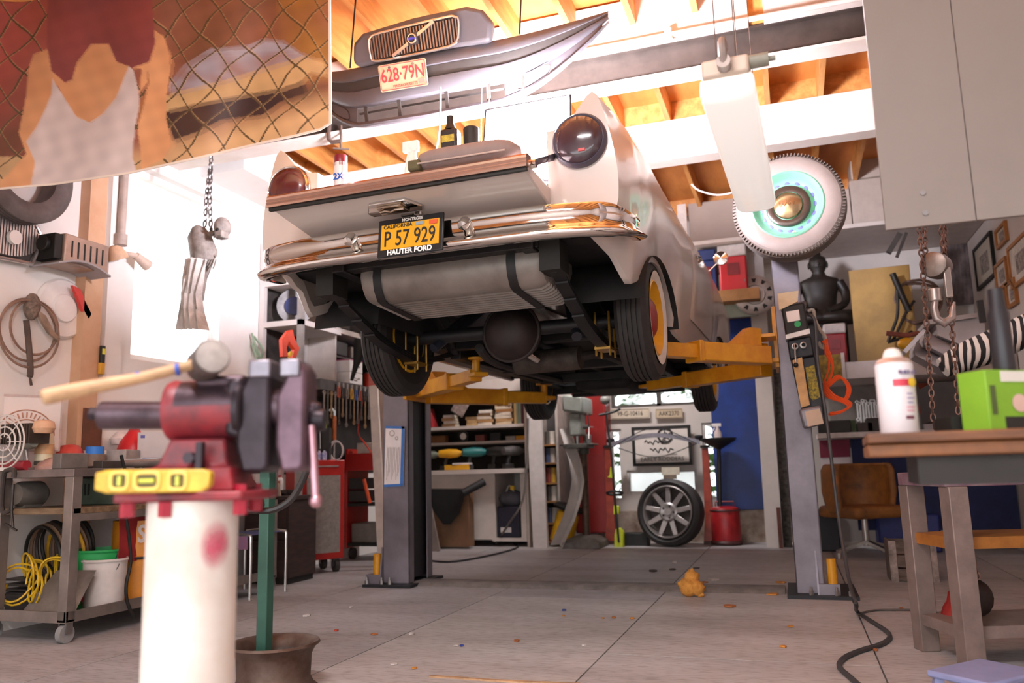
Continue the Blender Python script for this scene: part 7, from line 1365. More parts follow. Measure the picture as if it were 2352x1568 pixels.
c = wm(lw) @ V((0, 0, R_)); o = root('paper_card', 'small cream card propped in a block on top of the loose wheel', 'card', (c.x, c.y, c.z+.001)); m = MB(); m.b2((-.07, -.03, 0), (.07, .03, .045)); m.build('block', mat('#7a6a5a', .7, var=.15), o); m = MB(); m.b2((-.09, -.004, .045), (.11, .004, .13)); m.build('card', mat('#cfc6b2', .7), o)
bx('black_plastic_box', 'low black box on the floor left of the loose wheel', 'box', at(1462, 1240, tw.y+.1).x, tw.y+.12, .0, (.28, .2, .14), blk)
# red oil drain
rc_ = aY(1668, 1220, 9.55); od = root('oil_drain', 'red oil drain tank with a pole and black funnel dish beside the alloy wheel', 'oil drain', (rc_.x, 9.55, 0)); OY = 9.55; r_ = 33*dep(rc_)/FPX; h_ = at(1668, 1162, OY).z
m = MB(); m.lathe([(0, .03), (r_*.96, .03), (r_, .05), (r_, h_*.9), (r_*.92, h_*.96), (r_*.5, h_), (0, h_)], n=32); m.build('tank', mat('#a81f24', .4, var=.15, scale=10), od); m = MB(); m.torus((0, 0, .03), (0, 0, 1), r_*.95, .025, 30, 6); m.torus((0, 0, h_*.90), (0, 0, 1), r_, .01, 30, 6); m.build('hoops', mat('#4a2422', .5), od)
fz = at(1650, 1012, OY).z; fx = at(1650, 1012, OY).x-rc_.x
m = MB(); m.cyl((-.05, 0, h_-.01), (fx, 0, fz-.08), .022); m.build('pole', bkt, od); m = MB(); m.lathe([(.02, -.1), (.05, -.08), (.19, .0), (.2, .03), (.18, .03), (.04, -.05)], (fx, 0, fz), n=28); m.build('funnel_dish', mat('#1c1a1a', .5), od)
m = MB(); m.tube([(-.1, 0, h_), (-.1, 0, h_+.05), (.1, 0, h_+.05), (.1, 0, h_)], .009, 6); m.build('carry_handle', redp, od)
o = root('trigger_bottle', 'clear spray bottle with white trigger standing in the black funnel dish', 'bottle', (rc_.x+fx, OY, fz-.048)); m = MB(); m.lathe([(0, 0), (.045, .0), (.045, .14), (.02, .18), (.018, .21), (0, .21)], n=18); m.build('body', mat('#c8b8b4', .3, var=.05), o); m = MB(); m.b2((-.06, -.015, .21), (.04, .015, .245)); m.bar((-.03, 0, .21), (-.05, 0, .16), .015, .012, up=(0, 1, 0)); m.build('trigger', mat('#e6dedb', .4), o); m = MB(); m.lathe([(.0455, .02), (.0455, .08)], n=18); m.build('label', redp, o)
# blue panel, studs
X0, X1, Z0, Z1 = RC(1632, 690, 1768, 1170, 9.85); m = MB(); m.b2((X0, 9.85, Z0), (X1, 9.88, Z1)); single('blue_sheet', 'tall royal blue sheet standing against the back wall behind the lift arm', 'panel sheet', m, mat('#1c3f96', .45, var=.15, scale=2, alt='#16306c'))
m = MB(); m.b2((-2.3, 9.86, 0), (.4, YB, .36)); struct('baseboard_back', m, mat('#6a5242', .8, var=.35, scale=4, alt='#b8a898'), flat=True)
SY = 9.3; q1 = at(1768, 1256, SY)
m = MB(); m.bar(V((at(1776, 1200, SY).x, SY, 0)), V((at(1738, 640, SY).x, SY, 3.35)), .17, .10, up=(0, 1, 0)); single('white_partition_stud', 'tall white partition stud between the blue sheet and the right lift post', 'stud', m, mat('#cfc5be', .6, var=.05, scale=3))
m = MB(); m.bar(V((at(1804, 1200, SY).x, SY+.02, 0)), V((at(1790, 880, SY).x, SY+.02, 2.0)), .10, .06, up=(0, 1, 0)); single('dark_bark_post', 'rough dark post beside the white partition stud', 'post', m, mat('#2c2825', .9, var=.5, scale=30, alt='#5c5650', bump=.6))
bx('small_brown_post', 'short brown post foot at the base of the white partition stud', 'block', at(1790, 1200, SY-.1).x, SY-.12, 0, (.04, .04, .42), mat('#6a3c30', .7))
# loft shelf and coolers at the back, left of the hung wheel
LZ2 = at(1620, 552, 8.7).z
def lshelf(name, lab, x0, x1, z, y0, d_, m_, th=.04):
    m = MB(); m.b2((x0, y0, z-th), (x1, y0+d_, z)); return single(name, lab, 'shelf', m, m_)
X0 = at(1565, 500, 8.7).x; X1 = at(1720, 500, 8.7).x
lshelf('upper_loft_shelf', 'white loft shelf behind the fluorescent lamp and hung wheel', X0, XR-.01, LZ2, 8.7, 1.2, mat('#cbbfb6', .6, var=.05))
bx('loft_white_panel', 'big off-white board on the loft shelf left of the hung wheel', 'board', (X0+X1)/2, 9.0, LZ2+.001, (X1-X0-.1, .05, at(1620, 465, 9).z-LZ2), mat('#a8988c', .6, var=.05, scale=2))
bx('white_leaning_door', 'narrow white door edge at the left end of the loft shelf', 'board', at(1567, 480, 8.9).x, 8.85, LZ2+.001, (.10, .04, at(1567, 470, 8.85).z-LZ2), mat('#d0c4bb', .6))
for k, (x0, y0, x1, y1, lab) in enumerate(((1953, 360, 2030, 408, 'white carton uppermost on the loft shelf near the plywood sheet'), (1953, 408, 2030, 495, 'tall white carton lower on the loft shelf near the plywood sheet'), (1932, 435, 1953, 500, 'narrow white carton on the loft shelf beside the hung wheel'))):
    Xa, Xb, Za, Zb = RC(x0, y0, x1, y1, 8.75); zb_ = LZ2+.001 if k else None
    z0 = LZ2+.001 if k > 0 else at(1990, 408, 8.75).z+.002
    bx('storage_carton', lab, 'box', (Xa+Xb)/2, 8.92 if k < 2 else 8.9, z0, (Xb-Xa, .34, Zb-z0), mat('#b5a69a', .7, var=.05))
CZ2 = at(1690, 668, 8.8).z
lshelf('cooler_shelf', 'brown plank shelf under the coolers at the back', at(1590, 680, 8.75).x, at(1745, 680, 8.75).x, CZ2, 8.7, 1.2, mat('#9a6b3c', .6, var=.15, scale=4), .12)
def cooler(lab, x0, y0, x1, y1, Y, z0, col, lidc, lidh=.25):
    Xa, Xb, Za, Zb = RC(x0, y0, x1, y1, Y); o = root('cooler', lab, 'cooler', ((Xa+Xb)/2, Y+.18, z0)); w_ = Xb-Xa; h_ = Zb-z0
    m = MB(); m.b2((-w_*.48, -.17, 0), (w_*.48, .17, h_*(1-lidh))); m.build('body', col, o, bev=.015); m = MB(); m.b2((-w_/2, -.18, h_*(1-lidh)), (w_/2, .18, h_)); m.build('lid', lidc, o, bev=.015); m = MB(); m.b2((-w_*.2, -.178, h_*.35), (w_*.2, -.171, h_*.6)); m.build('logo_panel', mat('#7a1a1e', .4), o)
    m = MB(); m.tube([(-w_*.49, -.02, h_*.55), (-w_*.53, -.02, h_*.5), (-w_*.53, .06, h_*.5), (-w_*.49, .06, h_*.55)], .012, 6); m.build('handle', lidc, o); return o
cooler('red cooler with white lid on the plank shelf left of the hung wheel', 1650, 560, 1716, 664, 8.8, CZ2+.001, mat('#b41f26', .4, var=.05), mat('#cfc5c0', .5))
cooler('dark blue cooler on the plank shelf beside the red one', 1603, 572, 1646, 668, 8.8, CZ2+.001, mat('#1f2f66', .4, var=.1), mat('#26366a', .4))
o = bx('green_ledge_board', 'pale green grey board under the plank shelf', 'board', at(1680, 715, 8.9).x, 8.95, at(1680, 728, 8.9).z, (.55, .05, .18), mat('#9aa494', .6, var=.08)); 
# right-hand shelf with the seated statue
BZ = at(1990, 830, 8.45).z; bxx0 = at(1880, 830, 8.4).x
lshelf('statue_shelf', 'white shelf board carrying the statue, cooler and yellow panel', bxx0, XR-.01, BZ, 8.4, 1.5, mat('#c9beb8', .6, var=.05), .16)
rc2 = cooler('small red cooler with white lid under the seated statue', 1893, 742, 1945, 815, 8.45, BZ+.001, mat('#8a1a22', .4, var=.05), mat('#b8aca6', .5))
stz = at(1890, 742, 8.85).z
pd = bx('statue_plinth', 'dark box under the seated statue', 'box', at(1888, 780, 8.95).x, 9.02, BZ+.001, (.50, .36, stz-BZ-.002), mat('#2a2422', .7))
bd_ = root('seated_statue', 'dark seated meditating statue on the shelf behind the right lift post', 'statue', (at(1890, 740, 8.95).x, 8.98, stz)); bz = mat('#231c16', .5, var=.3, scale=12); hS = at(1885, 575, 8.95).z-stz; k_ = hS
m = MB(); m.loft([[V((cx_+w_*math.cos(2*PI*i/18)*k_, cy_+d_*math.sin(2*PI*i/18)*k_, z*k_)) for i in range(18)] for z, w_, d_, cx_, cy_ in ((0, .34, .22, 0, 0), (.06, .36, .24, 0, 0), (.13, .30, .20, 0, 0), (.22, .19, .14, 0, .02), (.40, .21, .13, 0, .02), (.55, .26, .13, 0, .02), (.61, .24, .12, 0, .02), (.66, .10, .08, 0, .01), (.71, .075, .07, 0, 0), (.76, .10, .10, 0, 0), (.84, .115, .115, 0, 0), (.91, .10, .10, 0, .01), (.94, .05, .05, 0, .02), (.985, .045, .045, 0, .02), (1.0, .01, .01, 0, .02))]); body = m.build('body', bz, bd_, ang=80)
for s in (1, -1):
    m = MB(); m.tube([V((.24*s, .02, .56))*k_, V((.31*s, .0, .40))*k_, V((.27*s, -.08, .24))*k_, V((.08*s, -.17, .16))*k_], [.07*k_, .06*k_, .05*k_, .045*k_], 10, smooth=4); m.build('arm', bz, bd_)
    m = MB(); m.tube([V((.14*s, .02, .09))*k_, V((.36*s, -.08, .07))*k_, V((.18*s, -.22, .07))*k_, V((-.08*s, -.22, .07))*k_], [.10*k_, .10*k_, .07*k_, .05*k_], 10, smooth=4); m.build('folded_leg', bz, bd_)
    m = MB(); m.ball(V((.115*s, .01, .81))*k_, (.015*k_, .025*k_, .045*k_)); m.build('ear', bz, bd_)
m = MB(); m.ball(V((0, -.11, .81))*k_, (.02*k_, .022*k_, .03*k_)); m.ball(V((0, -.105, .765))*k_, (.035*k_, .012*k_, .01*k_)); m.build('face', bz, body)
yp = bx('yellow_sheet', 'worn mustard yellow sheet standing on the statue shelf', 'sheet', at(2028, 720, 8.7).x, 8.7, BZ+.001, (at(2098, 720, 8.7).x-at(1957, 720, 8.7).x, .05, at(2028, 615, 8.7).z-BZ), mat('#b08a44', .55, var=.25, scale=3, alt='#8a6a34'), -.05)
m = MB(); m.tube([at(2050, 628, 8.5), at(2072, 680, 8.5), at(2088, 715, 8.5)], .03, 10); m.tube([at(2060, 660, 8.5), at(2062, 690, 8.5), at(2060, 730, 8.5), at(2045, 770, 8.5), at(2040, 785, 8.5)], .015, 8, smooth=4); m.tube([at(2100, 690, 8.5), at(2080, 720, 8.5), at(2055, 775, 8.5), at(2040, 786, 8.5), at(2075, 775, 8.5), at(2095, 760, 8.5)], .014, 8); single('bicycle_frame', 'black tube frame leaning on the yellow sheet', 'frame', m, mat('#28241f', .45, metal=.3))
m = MB(); coil(m, at(2108, 690, 8.6), .20, 2, .016, (.4, 1, 0), .10, .03); single('brown_hose', 'brown hose coil behind the hoist chains', 'hose', m, mat('#6a5246', .6, var=.2))
# poster, clip lamp
X0, X1, Z0, Z1 = RC(2165, 512, 2226, 700, 9.9); o = root('marbled_picture', 'tall dark framed grey marbled picture on the back wall by the corner', 'picture', ((X0+X1)/2, 9.9, Z0)); w_ = X1-X0; m = MB(); m.b2((-w_/2, 0, 0), (w_/2, .03, Z1-Z0)); m.build('print', mat('#8a7a78', .5, var=.9, scale=7, alt='#352c2c', stretch=(2.5, 1, .7)), o); m = MB(); m.b2((w_/2, -.01, 0), (w_/2+.03, .035, Z1-Z0)); m.build('frame', blk, o)
m = MB(); A1, B1 = at(2082, 535, 8.6), at(2060, 590, 8.6); m.bar(A1, B1, .05, .03); m.bar(A1+V((-.06, 0, 0)), B1+V((-.07, 0, .05)), .07, .05); single('strip_fitting', 'small strip lamp fitting under the shelf behind the plywood sheet', 'light fitting', m, mat('#4a4440', .5))
# framed pictures on the right wall
def pic(lab, x0, y0, x1, y1, fr, pr2, fw=.03):
    a, b = aX(x0, (y0+y1)/2, XR), aX(x1, (y0+y1)/2, XR); z0, z1 = aX((x0+x1)/2, y1, XR).z, aX((x0+x1)/2, y0, XR).z; ya, yb2 = min(a.y, b.y), max(a.y, b.y)
    o = root('framed_picture', lab, 'picture', (XR-.001, (ya+yb2)/2, z0), group='framed pictures on the right wall'); L = (yb2-ya)/2; h_ = z1-z0
    for p, q in (((-.03, -L, 0), (0, L, fw)), ((-.03, -L, h_-fw), (0, L, h_)), ((-.03, -L, fw), (0, -L+fw, h_-fw)), ((-.03, L-fw, fw), (0, L, h_-fw))): m = MB(); m.b2(p, q); m.build('frame', fr, o)
    m = MB(); m.b2((-.014, -L+fw, fw), (-.002, L-fw, h_-fw)); pr_ = m.build('print', pr2, o)
    m = MB(); m.b2((-.016, -L*.45, h_*.25), (-.0142, L*.45, h_*.7)); m.build('picture_motif', mat('#a89a90', .6, var=.35, scale=25), pr_)
wf_ = mat('#b5763a', .5, var=.1); 
pic('large black framed certificate on the right wall', 2243, 545, 2288, 655, blk, mat('#c9bfae', .5, var=.04))
pic('small wood framed picture highest on the right wall', 2292, 515, 2318, 565, wf_, mat('#d8c8ae', .5)); pic('wide wood framed picture at the right edge of the frame on the right wall', 2322, 540, 2378, 650, wf_, mat('#ddd2c4', .5)); pic('wood framed picture just right of the black certificate, lower down', 2292, 595, 2320, 665, wf_, mat('#d4c8bc', .5)); pic('wood framed picture lowest on the right wall', 2284, 668, 2312, 720, wf_, mat('#d8ccc0', .5)); pic('narrow wood framed picture near the black tube on the right wall', 2318, 640, 2340, 705, wf_, mat('#dfd6ca', .5))
# zebra roll, white angular parts, wall ledge of the right side
m = MB(); P = [V(at(2165, 845, 6.3)), V(at(2215, 820, 6.3)), V(at(2290, 790, 6.2)), V(at(2370, 750, 6.1))]
zb = bpy.data.materials.new('zebra_print'); zb.use_nodes = True; nt = zb.node_tree; wv = nt.nodes.new('ShaderNodeTexWave'); wv.inputs['Scale'].default_value = 7; wv.inputs['Distortion'].default_value = 5; wv.inputs['Detail'].default_value = 1; wv.inputs['Detail Scale'].default_value = .8; tc = nt.nodes.new('ShaderNodeTexCoord'); nt.links.new(tc.outputs['Object'], wv.inputs[0]); rp = nt.nodes.new('ShaderNodeValToRGB'); rp.color_ramp.interpolation = 'CONSTANT'; rp.color_ramp.elements[0].color = lin('#1c1714'); rp.color_ramp.elements[1].position = .5; rp.color_ramp.elements[1].color = lin('#d8cabb'); nt.links.new(wv.outputs[0], rp.inputs[0]); nt.links.new(rp.outputs[0], nt.nodes['Principled BSDF'].inputs['Base Color']); nt.nodes['Principled BSDF'].inputs['Roughness'].default_value = .8
m.tube(P, [.07, .10, .11, .10], 14, smooth=4); zo = single('zebra_bolster', 'black and white zebra striped bolster lying on a dark ledge at the right', 'bolster', m, zb)
RZ = P[0].z-.12
m = MB(); m.b2((at(2120, 880, 6.4).x, 6.05, RZ-.25), (XR-.005, 6.65, RZ-.0)); single('dark_ledge', 'dark wooden ledge on the right wall under the zebra bolster', 'ledge', m, mat('#2a2420', .7, var=.2))
sp2 = root('white_nesting_box', 'white wedge shaped sheet metal ducts on the right side behind the hoist', 'duct', at(2170, 800, 6.9)); D_ = lambda px, py, d=0: lz(sp2, at(px, py, 6.9+d))
wpm = mat('#b8aeac', .5, var=.05); 
m = MB(); m.prism([D_(2128, 735), D_(2245, 718), D_(2245, 728), D_(2128, 745)], (0, .5, 0)); m.build('top_board', wpm, sp2)
m = MB(); m.prism([D_(2150, 745, .05), D_(2262, 728, .05), D_(2262, 778, .05), D_(2205, 790, .05), D_(2155, 770, .05)], (0, .4, 0)); m.build('upper_duct', wpm, sp2)
for k, (a, b) in enumerate((((2122, 782), (2200, 820)), ((2100, 805), (2180, 848)))):
    m = MB(); m.prism([D_(*a, -.1), D_(a[0]+4, a[1]-22, .15), D_(b[0]+8, b[1]-20, .15), D_(b[0], b[1]-4, -.1), D_(b[0]-4, b[1]+6, -.1), D_(a[0]+2, a[1]+10, -.1)], (0, .3, 0)); m.build('white_wedge', wpm, sp2)
m = MB(); m.bar(D_(2074, 812, -.1), D_(2120, 762, -.1), .03, .2, up=(0, 1, 0)); m.build('slanted_blade', wpm, sp2)
m = MB(); m.bar(D_(2250, 690, -.05), D_(2258, 740, -.05), .04, .04); m.build('clamp', bkt, sp2)
ml = root('hand_drill', 'yellow and red handled tools bundled left of the white wedge ducts', 'tool', at(2085, 770, 7.3)); m = MB(); m.tube([(-.16, 0, .03), (.0, 0, .0), (.14, 0, .02)], .02, 8); m.build('red_handle', mat('#8a4a3a', .5), ml); m = MB(); m.ball((-.02, -.02, -.07), (.07, .05, .05)); m.build('yellow_body', dy, ml)
# pegboard with wrenches, white ledge, banner panels
m = MB(); m.b2((at(1905, 940, 9.2).x, 9.2, 1.02), (XR-.01, 9.24, BZ-.17)); single('grey_pegboard', 'grey pegboard behind the right lift post with hung wrenches', 'pegboard', m, mat('#8a827c', .7, var=.1))
for k in range(12):
    px = 1968+6.5*k; p = at(px, 925+4*math.sin(k*2), 9.17); o = root('pegboard_wrench', '%s chrome wrench from the left in the row on the grey pegboard' % ['first', 'second', 'third', 'fourth', 'fifth', 'sixth', 'seventh', 'eighth', 'ninth', 'tenth', 'eleventh', 'twelfth'][k], 'wrench', p, group='wrenches on the grey pegboard'); L = .16+.08*(k % 3); m = MB(); m.b2((-.009, -.004, -L), (.009, .004, 0)); m.lathe([(.008, -.005), (.019, -.005), (.019, .005), (.008, .005)], (0, 0, .008), (0, 1, 0), 14, True); m.lathe([(.008, -.005), (.021, -.005), (.021, .005), (.008, .005)], (0, 0, -L-.01), (0, 1, 0), 14, True); m.build('wrench', mat('#b8b2ae', .25, metal=.8, var=.1), o)
lz_ = at(1960, 992, 8.6).z
m = MB(); m.b2((at(1878, 992, 8.6).x, 8.6, lz_-.05), (XR-.01, 9.19, lz_)); single('white_ledge', 'thin white ledge under the pegboard wrenches', 'ledge', m, mat('#c8beb8', .6))
for k, (px, s, col, lab) in enumerate(((1915, (.30, .2, .12), '#26211e', 'black tool roll on the white ledge behind the power unit'), (1958, (.06, .06, .12), '#4a5a34', 'green handled brush on the white ledge'), (1985, (.14, .2, .09), '#3a302a', 'dark tool box on the white ledge by the wrenches'), (2012, (.18, .2, .13), '#2a2320', 'round black tool box on the white ledge right of the wrenches'))): bx('ledge_tool_box', lab, 'tool box', at(px, 970, 8.7).x, 8.72, lz_+.001, s, mat(col, .6, var=.2))
m = MB(); m.b2((at(1885, 1060, 8.9).x, 8.9, .55), (at(1955, 1060, 8.9).x, 8.92, lz_-.06)); bn2 = single('maroon_white_banner', 'maroon over white cloth panel hanging under the white ledge', 'cloth', m, mat('#d0c8ca', .7, var=.03)); z2 = at(1920, 1050, 8.9).z
m = MB(); m.b2((at(1885, 1060, 8.9).x, 8.895, z2), (at(1955, 1060, 8.9).x, 8.9, lz_-.06)); m.build('maroon_field', mat('#7a1f38', .7, var=.05), bn2)
m = MB(); m.b2((at(1958, 1060, 8.95).x, 8.95, .2), (XR-.02, 8.97, lz_-.06)); single('navy_cloth', 'navy blue cloth hanging under the white ledge behind the brown chair', 'cloth', m, mat('#20264e', .8, var=.12))
o = root('yellow_crate_label', 'old yellow label panel on the end of the statue shelf behind the orange cord', 'label', at(1908, 845, 8.38)); m = MB(); m.b2((-.13, -.01, -.13), (.10, .0, .13)); m.build('label', mat('#9a7a1c', .6, var=.35, scale=20), o); m = MB(); m.b2((.10, -.015, -.14), (.13, .01, .14)); m.build('edge', mat('#c8bcb4', .6), o)
m = MB()
for k in range(7): m.tube([at(2110+3*k, 880, 9.18), at(2118+5*k, 910, 9.17), at(2112+6*k, 940+3*k, 9.16), at(2125+5*k, 960, 9.17)], .012, 6, smooth=3)
single('red_test_leads', 'bundle of red test leads hanging behind the spray can', 'cable', m, mat('#a8482e', .5)); 
bx('white_manual_stack', 'white sheet board standing at the right behind the hoist chains', 'board', at(2160, 925, 8.75).x, 8.75, lz_+.001, (.34, .03, .36), mat('#b8aeb0', .6), .1)
o = root('paper_cone', 'white perforated paper cone beside the lime green carton', 'cone', at(2222, 950, 8.75)); m = MB(); m.lathe([(.14, 0), (.09, .27), (.05, .28), (0, .28)], n=20); m.build('cone', mat('#cfc6c4', .6, var=.08, scale=40), o); o.location.z = lz_+.001
# swivel chair, crate
sc3 = aZ(1993, 1278, 0); ch = root('swivel_chair', 'torn brown leather swivel chair on a chrome four star base at the back right', 'chair', (sc3.x, sc3.y, 0), (0, 0, rad(35))); lea = mat('#6a4526', .6, var=.5, scale=6, alt='#a8692a', bump=.3)
m = MB(); m.b2((-.30, -.28, .36), (.30, .28, .47)); m.build('seat', lea, ch, bev=.04, seg=3)
m = MB(); m.loft([[V((.30*math.sin(a)*w_*1.05, .02+.30*math.cos(a)*w_, z)) for a in [-1.9+3.8*i/14 for i in range(15)]]+[V((.25*math.sin(a)*w_*1.05, .02+.25*math.cos(a)*w_, z)) for a in [1.9-3.8*i/14 for i in range(15)]] for z, w_ in ((.40, 1.0), (.60, 1.12), (.80, 1.1), (.86, 1.0))]); m.build('backrest', lea, ch, bev=.02)
m = MB(); m.cyl((0, 0, .10), (0, 0, .36), .03); m.build('pedestal', tub, ch)
for a in range(4): m = MB(); m.bar((0, 0, .14), (.32*math.cos(a*PI/2), .32*math.sin(a*PI/2), .06), .05, .03); m.cyl((.31*math.cos(a*PI/2), .31*math.sin(a*PI/2), 0), (.31*math.cos(a*PI/2), .31*math.sin(a*PI/2), .05), .025); m.build('leg', tub, ch)
cr1, cr2 = aZ(2048, 1335, 0), aZ(2165, 1342, 0); cw_ = .62; wcr = root('wooden_crate', 'weathered grey wooden bottle crate standing on end on the floor at the right', 'crate', ((cr1.x+cr2.x)/2, cr1.y+.16, 0)); hcr = at(2060, 1242, cr1.y).z; wx = (cr2.x-cr1.x)/2; wdm = mat('#7d6a60', .8, var=.35, scale=9, alt='#4e4038', stretch=(1, 5, 5))
for k in range(3): m = MB(); m.b2((-wx, -.15, hcr*(k/3)+.005), (wx, -.135, hcr*((k+1)/3)-.008)); m.build('slat', wdm, wcr)
for x in (-wx, wx-.05): m = MB(); m.b2((x, -.165, 0), (x+.05, -.15, hcr)); m.build('batten', mat('#a09088', .8, var=.3, scale=12), wcr)
for k in range(3): m = MB(); m.b2((-wx, .135, hcr*(k/3)+.005), (wx, .15, hcr*((k+1)/3)-.008)); m.build('slat', wdm, wcr)
for x in (-wx, wx-.015): m = MB(); m.b2((x, -.135, 0), (x+.015, .135, hcr)); m.build('end_board', wdm, wcr)
bx('dark_storage_bin', 'dark bin on the floor behind the swivel chair', 'bin', sc3.x-.35, 9.0, 0, (.30, .3, .40), mat('#26242a', .6)); bx('blue_storage_bin', 'blue plastic bin on the floor behind the swivel chair', 'bin', sc3.x+.42, 9.0, 0, (.55, .35, .36), mat('#2a3478', .5)) ; bx('white_boxed_parts', 'small white box atop the dark bin', 'box', sc3.x-.18, 8.95, .4005, (.16, .1, .05), mat('#cfc8c8', .6))
# small mirror lamp by the car side
# ------------------------------------------------------------ things on the tailgate and bits on the floor
def tg_pt(px, py): return aY(px, py, 3.28)
TZ0 = 2.1505
def onT(px, Y): return (aY(px, 380, Y).x, Y)
x, y = onT(783, 3.16); o = spray('tailgate_spray_can', 'white spray can with maroon cap and blue figures at the left of the tailgate', (x, y, 2.187), .030, .155, mat('#e4dcda', .35, var=.02), mat('#7a2030', .35, var=0))
for ch in o.children:
    if ch.name.startswith('nozzle') or ch.name.startswith('shoulder'): ch.hide_render = False
m = MB(); m.lathe([(.029, .105), (.030, .108), (.030, .158), (.027, .162), (0, .162)], n=24); m.build('maroon_cap', mat('#7a2030', .35, var=0), o)
text('2X', .042, wm(o) @ frame((.004, -.0315, .05), (1, 0, 0), (0, 0, 1)), mat('#2a5ab0', .4, var=0), o, bold=.001)
x, y = onT(1036, 3.32); o = root('black_oil_can', 'tall black flat can with yellow print standing on the tailgate', 'can', (x, y, 2.151)); h = aY(1036, 268, y).z-2.151; m = MB(); m.b2((-.042, -.03, 0), (.042, .03, h*.82)); m.build('can', mat('#2a2828', .35, var=.05), o, bev=.012, seg=3); m = MB(); m.lathe([(.03, h*.82), (.022, h*.87), (.018, h*.9), (.018, h), (0, h)], n=18); m.build('cap', blk, o)
m = MB()
for k in range(9): m.b2((-.032, -.0315, h*(.08+.055*k)), (.03-.006*(k % 3), -.0305, h*(.08+.055*k)+.005))
m.build('print_lines', mat('#a8a29c', .5, var=0), o); m = MB(); m.b2((-.032, -.0315, h*.64), (.03, -.0305, h*.73)); m.build('yellow_print', mat('#b8a83a', .5, var=.2, scale=60), o)
x, y = onT(1084, 3.33); o = root('black_jar', 'short black capped jar beside the tall black can on the tailgate', 'jar', (x, y, 2.151)); h = aY(1084, 294, y).z-2.151; m = MB(); m.lathe([(0, 0), (.045, 0), (.045, h*.5), (.04, h*.55), (0, h*.55)], n=24); m.build('jar', mat('#3a3230', .4), o); m = MB(); m.lathe([(.038, h*.55), (.038, h*.98), (.033, h), (0, h)], n=24); m.build('cap', blk, o); m = MB(); m.lathe([(.0455, h*.2), (.0455, h*.45)], n=24); m.build('label', mat('#c8a88c', .5), o)
x, y = onT(962, 3.3); o = root('white_spray_bottle', 'translucent white trigger spray bottle on the tailgate left of the black can', 'bottle', (x-.03, y, 2.151)); h = aY(960, 322, y).z-2.151; m = MB(); m.lathe([(0, 0), (.04, 0), (.042, .02), (.04, h*.5), (.018, h*.72), (.016, h*.8), (0, h*.8)], n=20); m.build('bottle', mat('#efe4de', .3, var=.03), o); m = MB(); m.b2((-.05, -.014, h*.8), (.03, .014, h)); m.bar((-.02, 0, h*.82), (-.035, 0, h*.6), .012, .012, up=(0, 1, 0)); m.build('trigger_head', mat('#f2e9e4', .4), o, bev=.006)
o = root('grey_cushion', 'grey padded cushion lying along the open tailgate under the cans', 'cushion', (-.0, 0, 0)); a0, a1 = aY(965, 378, 3.2), aY(1200, 330, 3.2); o.location = ((a0.x+a1.x)/2, 3.17, 2.187); L = (a1.x-a0.x)/2
rings = []
for i in range(13):
    t = -1+2*i/12; s = (1-abs(t)**6)**.5 if abs(t) < 1 else .15; s = max(s, .3); rings.append([V((L*t, .085*math.cos(a)*s, .055+.055*s*math.copysign(abs(math.sin(a))**.7, math.sin(a)))) for a in [2*PI*k/16 for k in range(16)]])
m = MB(); m.loft(rings); m.build('pad', mat('#8a7a76', .8, var=.06), o, ang=80); m = MB(); m.tube([r[0]+V((0, -.0, 0)) if 0 else V((r[8].x, -.088, .03)) for r in rings[1:-1]], .004, 6); m.build('piping', mat('#b8a8a0', .7), o)
m = MB(); m.box((-L+.02, -.06, .03), (.06, .05, .05)); m.build('end_tab', mat('#5a5438', .8, var=.2), o, bev=.01)
for k, (px, w_, h_, col, lab) in enumerate(((905, .13, .035, '#d8ccb8', 'cream folded cloth on the tailgate beside the spray bottle'), (690, .10, .02, '#c8bcb4', 'flat pale tool lying at the left end of the tailgate'), (850, .12, .015, '#b09888', 'flat tan strip lying on the tailgate'))):
    x, y = onT(px, 3.3); bx('tailgate_cloth', lab, 'cloth' if k == 0 else 'strip', x, y, 2.151, (w_, .12, h_), mat(col, .8, var=.15, scale=20))
# foam lump and litter
fp_ = aZ(1588, 1370, 0); o = root('foam_lump', 'torn orange foam lump on the floor near the steel cover plate', 'foam', (fp_.x, fp_.y, 0)); rnd = random.Random(3); fm_ = mat('#e0a04a', .9, var=.3, scale=25, alt='#b8742a', bump=.8)
m = MB(); s_ = 50*dep(fp_)/FPX
for c, r_ in (((-.10, 0, .42), .42), ((.28, 0, .40), .36), ((.05, .1, .85), .34), ((.42, .0, .16), .18), ((-.38, .05, .5), .2)): m.ball(V(c)*s_*1.0, r_*s_, 14, 9)
m.v = [tuple(V(v)*(1+.10*math.sin(v[0]*90)*math.cos(v[2]*110+v[1]*80))) for v in m.v]; m.v = [(v[0], v[1], max(v[2], 0)) for v in m.v]
m.build('foam', fm_, o, ang=80)
deb = mat('#a8683a', .8, var=.3); names = {'#b06a3a': 'brown leaf scrap', '#d8cfc8': 'white paper scrap', '#4a4038': 'dark crumb', '#d08a3c': 'orange wood chip', '#3a4a9a': 'blue plastic bit', '#b8452e': 'red plastic bit'}
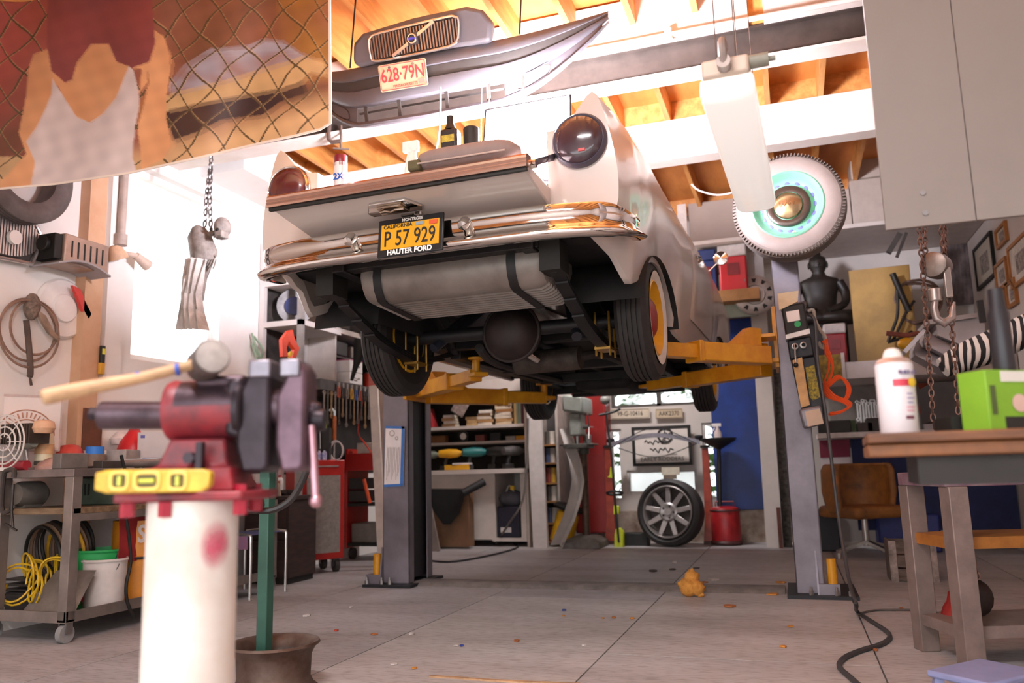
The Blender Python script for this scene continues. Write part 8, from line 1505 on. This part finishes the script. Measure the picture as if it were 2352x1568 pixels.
bits = [(1675, 1393, '#b06a3a', 30, 'beside the orange foam'), (1640, 1332, '#d8cfc8', 34, 'behind the orange foam'), (1618, 1338, '#b06a3a', 16, 'just right of the orange foam'), (1550, 1292, '#d8cfc8', 16, 'on the far floor before the loose wheel'), (1795, 1338, '#d08a3c', 30, 'at the right end of the steel cover plate'), (1775, 1366, '#d08a3c', 28, 'before the right end of the steel cover plate'), (1295, 1402, '#3a4a9a', 12, 'by the long floor seam'), (1294, 1415, '#d08a3c', 12, 'near the blue bit by the floor seam'), (1385, 1420, '#d08a3c', 11, 'in mid floor, left of a pair'), (1410, 1419, '#b06a3a', 11, 'in mid floor, middle one of three'), (1452, 1421, '#d08a3c', 12, 'in mid floor, right one of three'), (1342, 1483, '#d8cfc8', 12, 'on the floor seam in the centre foreground'), (905, 1526, '#d8cfc8', 18, 'nearest the rusty rim'), (951, 1536, '#d08a3c', 14, 'right of the paper scrap near the rim'), (945, 1457, '#d8cfc8', 16, 'in the left foreground floor'), (860, 1457, '#b06a3a', 16, 'left of the white scrap in the left foreground'), (772, 1449, '#b8452e', 14, 'beside the seam near the rusty rim'), (703, 1415, '#d8cfc8', 22, 'on the floor right of the green post'), (806, 1395, '#d8cfc8', 12, 'on the left floor short of the lift post'), (1046, 1484, '#d8cfc8', 14, 'in the middle foreground, left one of two'), (1060, 1484, '#3a4a9a', 10, 'next to the white scrap in the middle foreground'), (1187, 1473, '#b06a3a', 16, 'on the cross seam in the centre foreground'), (1798, 1486, '#d08a3c', 16, 'right of the last long floor seam'), (1815, 1440, '#d08a3c', 14, 'on the right floor panel, left of two'), (2010, 1494, '#b06a3a', 14, 'inside the hose curve'), (2070, 1398, '#b06a3a', 12, 'by the steel table leg'), (1500, 1312, '#4a4038', 20, 'in the dark spill on the far floor, left one'), (1545, 1308, '#4a4038', 16, 'in the dark spill on the far floor, middle one'), (1600, 1305, '#4a4038', 22, 'in the dark spill on the far floor, right one')]
for k, (px, py, col, w_, where) in enumerate(bits):
    p = aZ(px, py, 0); s_ = w_*dep(p)/FPX; rnd = random.Random(k); m = MB(); n = 7
    P = [V((p.x+s_*.5*math.cos(2*PI*i/n)*rnd.uniform(.6, 1.1), p.y+s_*.6*math.sin(2*PI*i/n)*rnd.uniform(.6, 1.1), .002)) for i in range(n)]
    m.prism(P, (0, 0, .004+.10*s_*rnd.random())); o = m.build(names[col].replace(' ', '_'), mat(col, .8, var=.15, scale=40), flat=True); tag(o, '%s %s' % (names[col], where), 'scrap', 'litter on the floor')
P = [aZ(p, q, .006) for p, q in ((985, 1552), (1040, 1555), (1120, 1561), (1220, 1566), (1330, 1570))]; m = MB(); m.sheet([[p+V((0, d, 0)) for p in P] for d in (0, .022)], .006, (0, 0, 1)); single('wood_strip', 'long thin pale wood strip lying on the floor at the bottom centre', 'strip', m, mat('#c8a078', .6, var=.2))
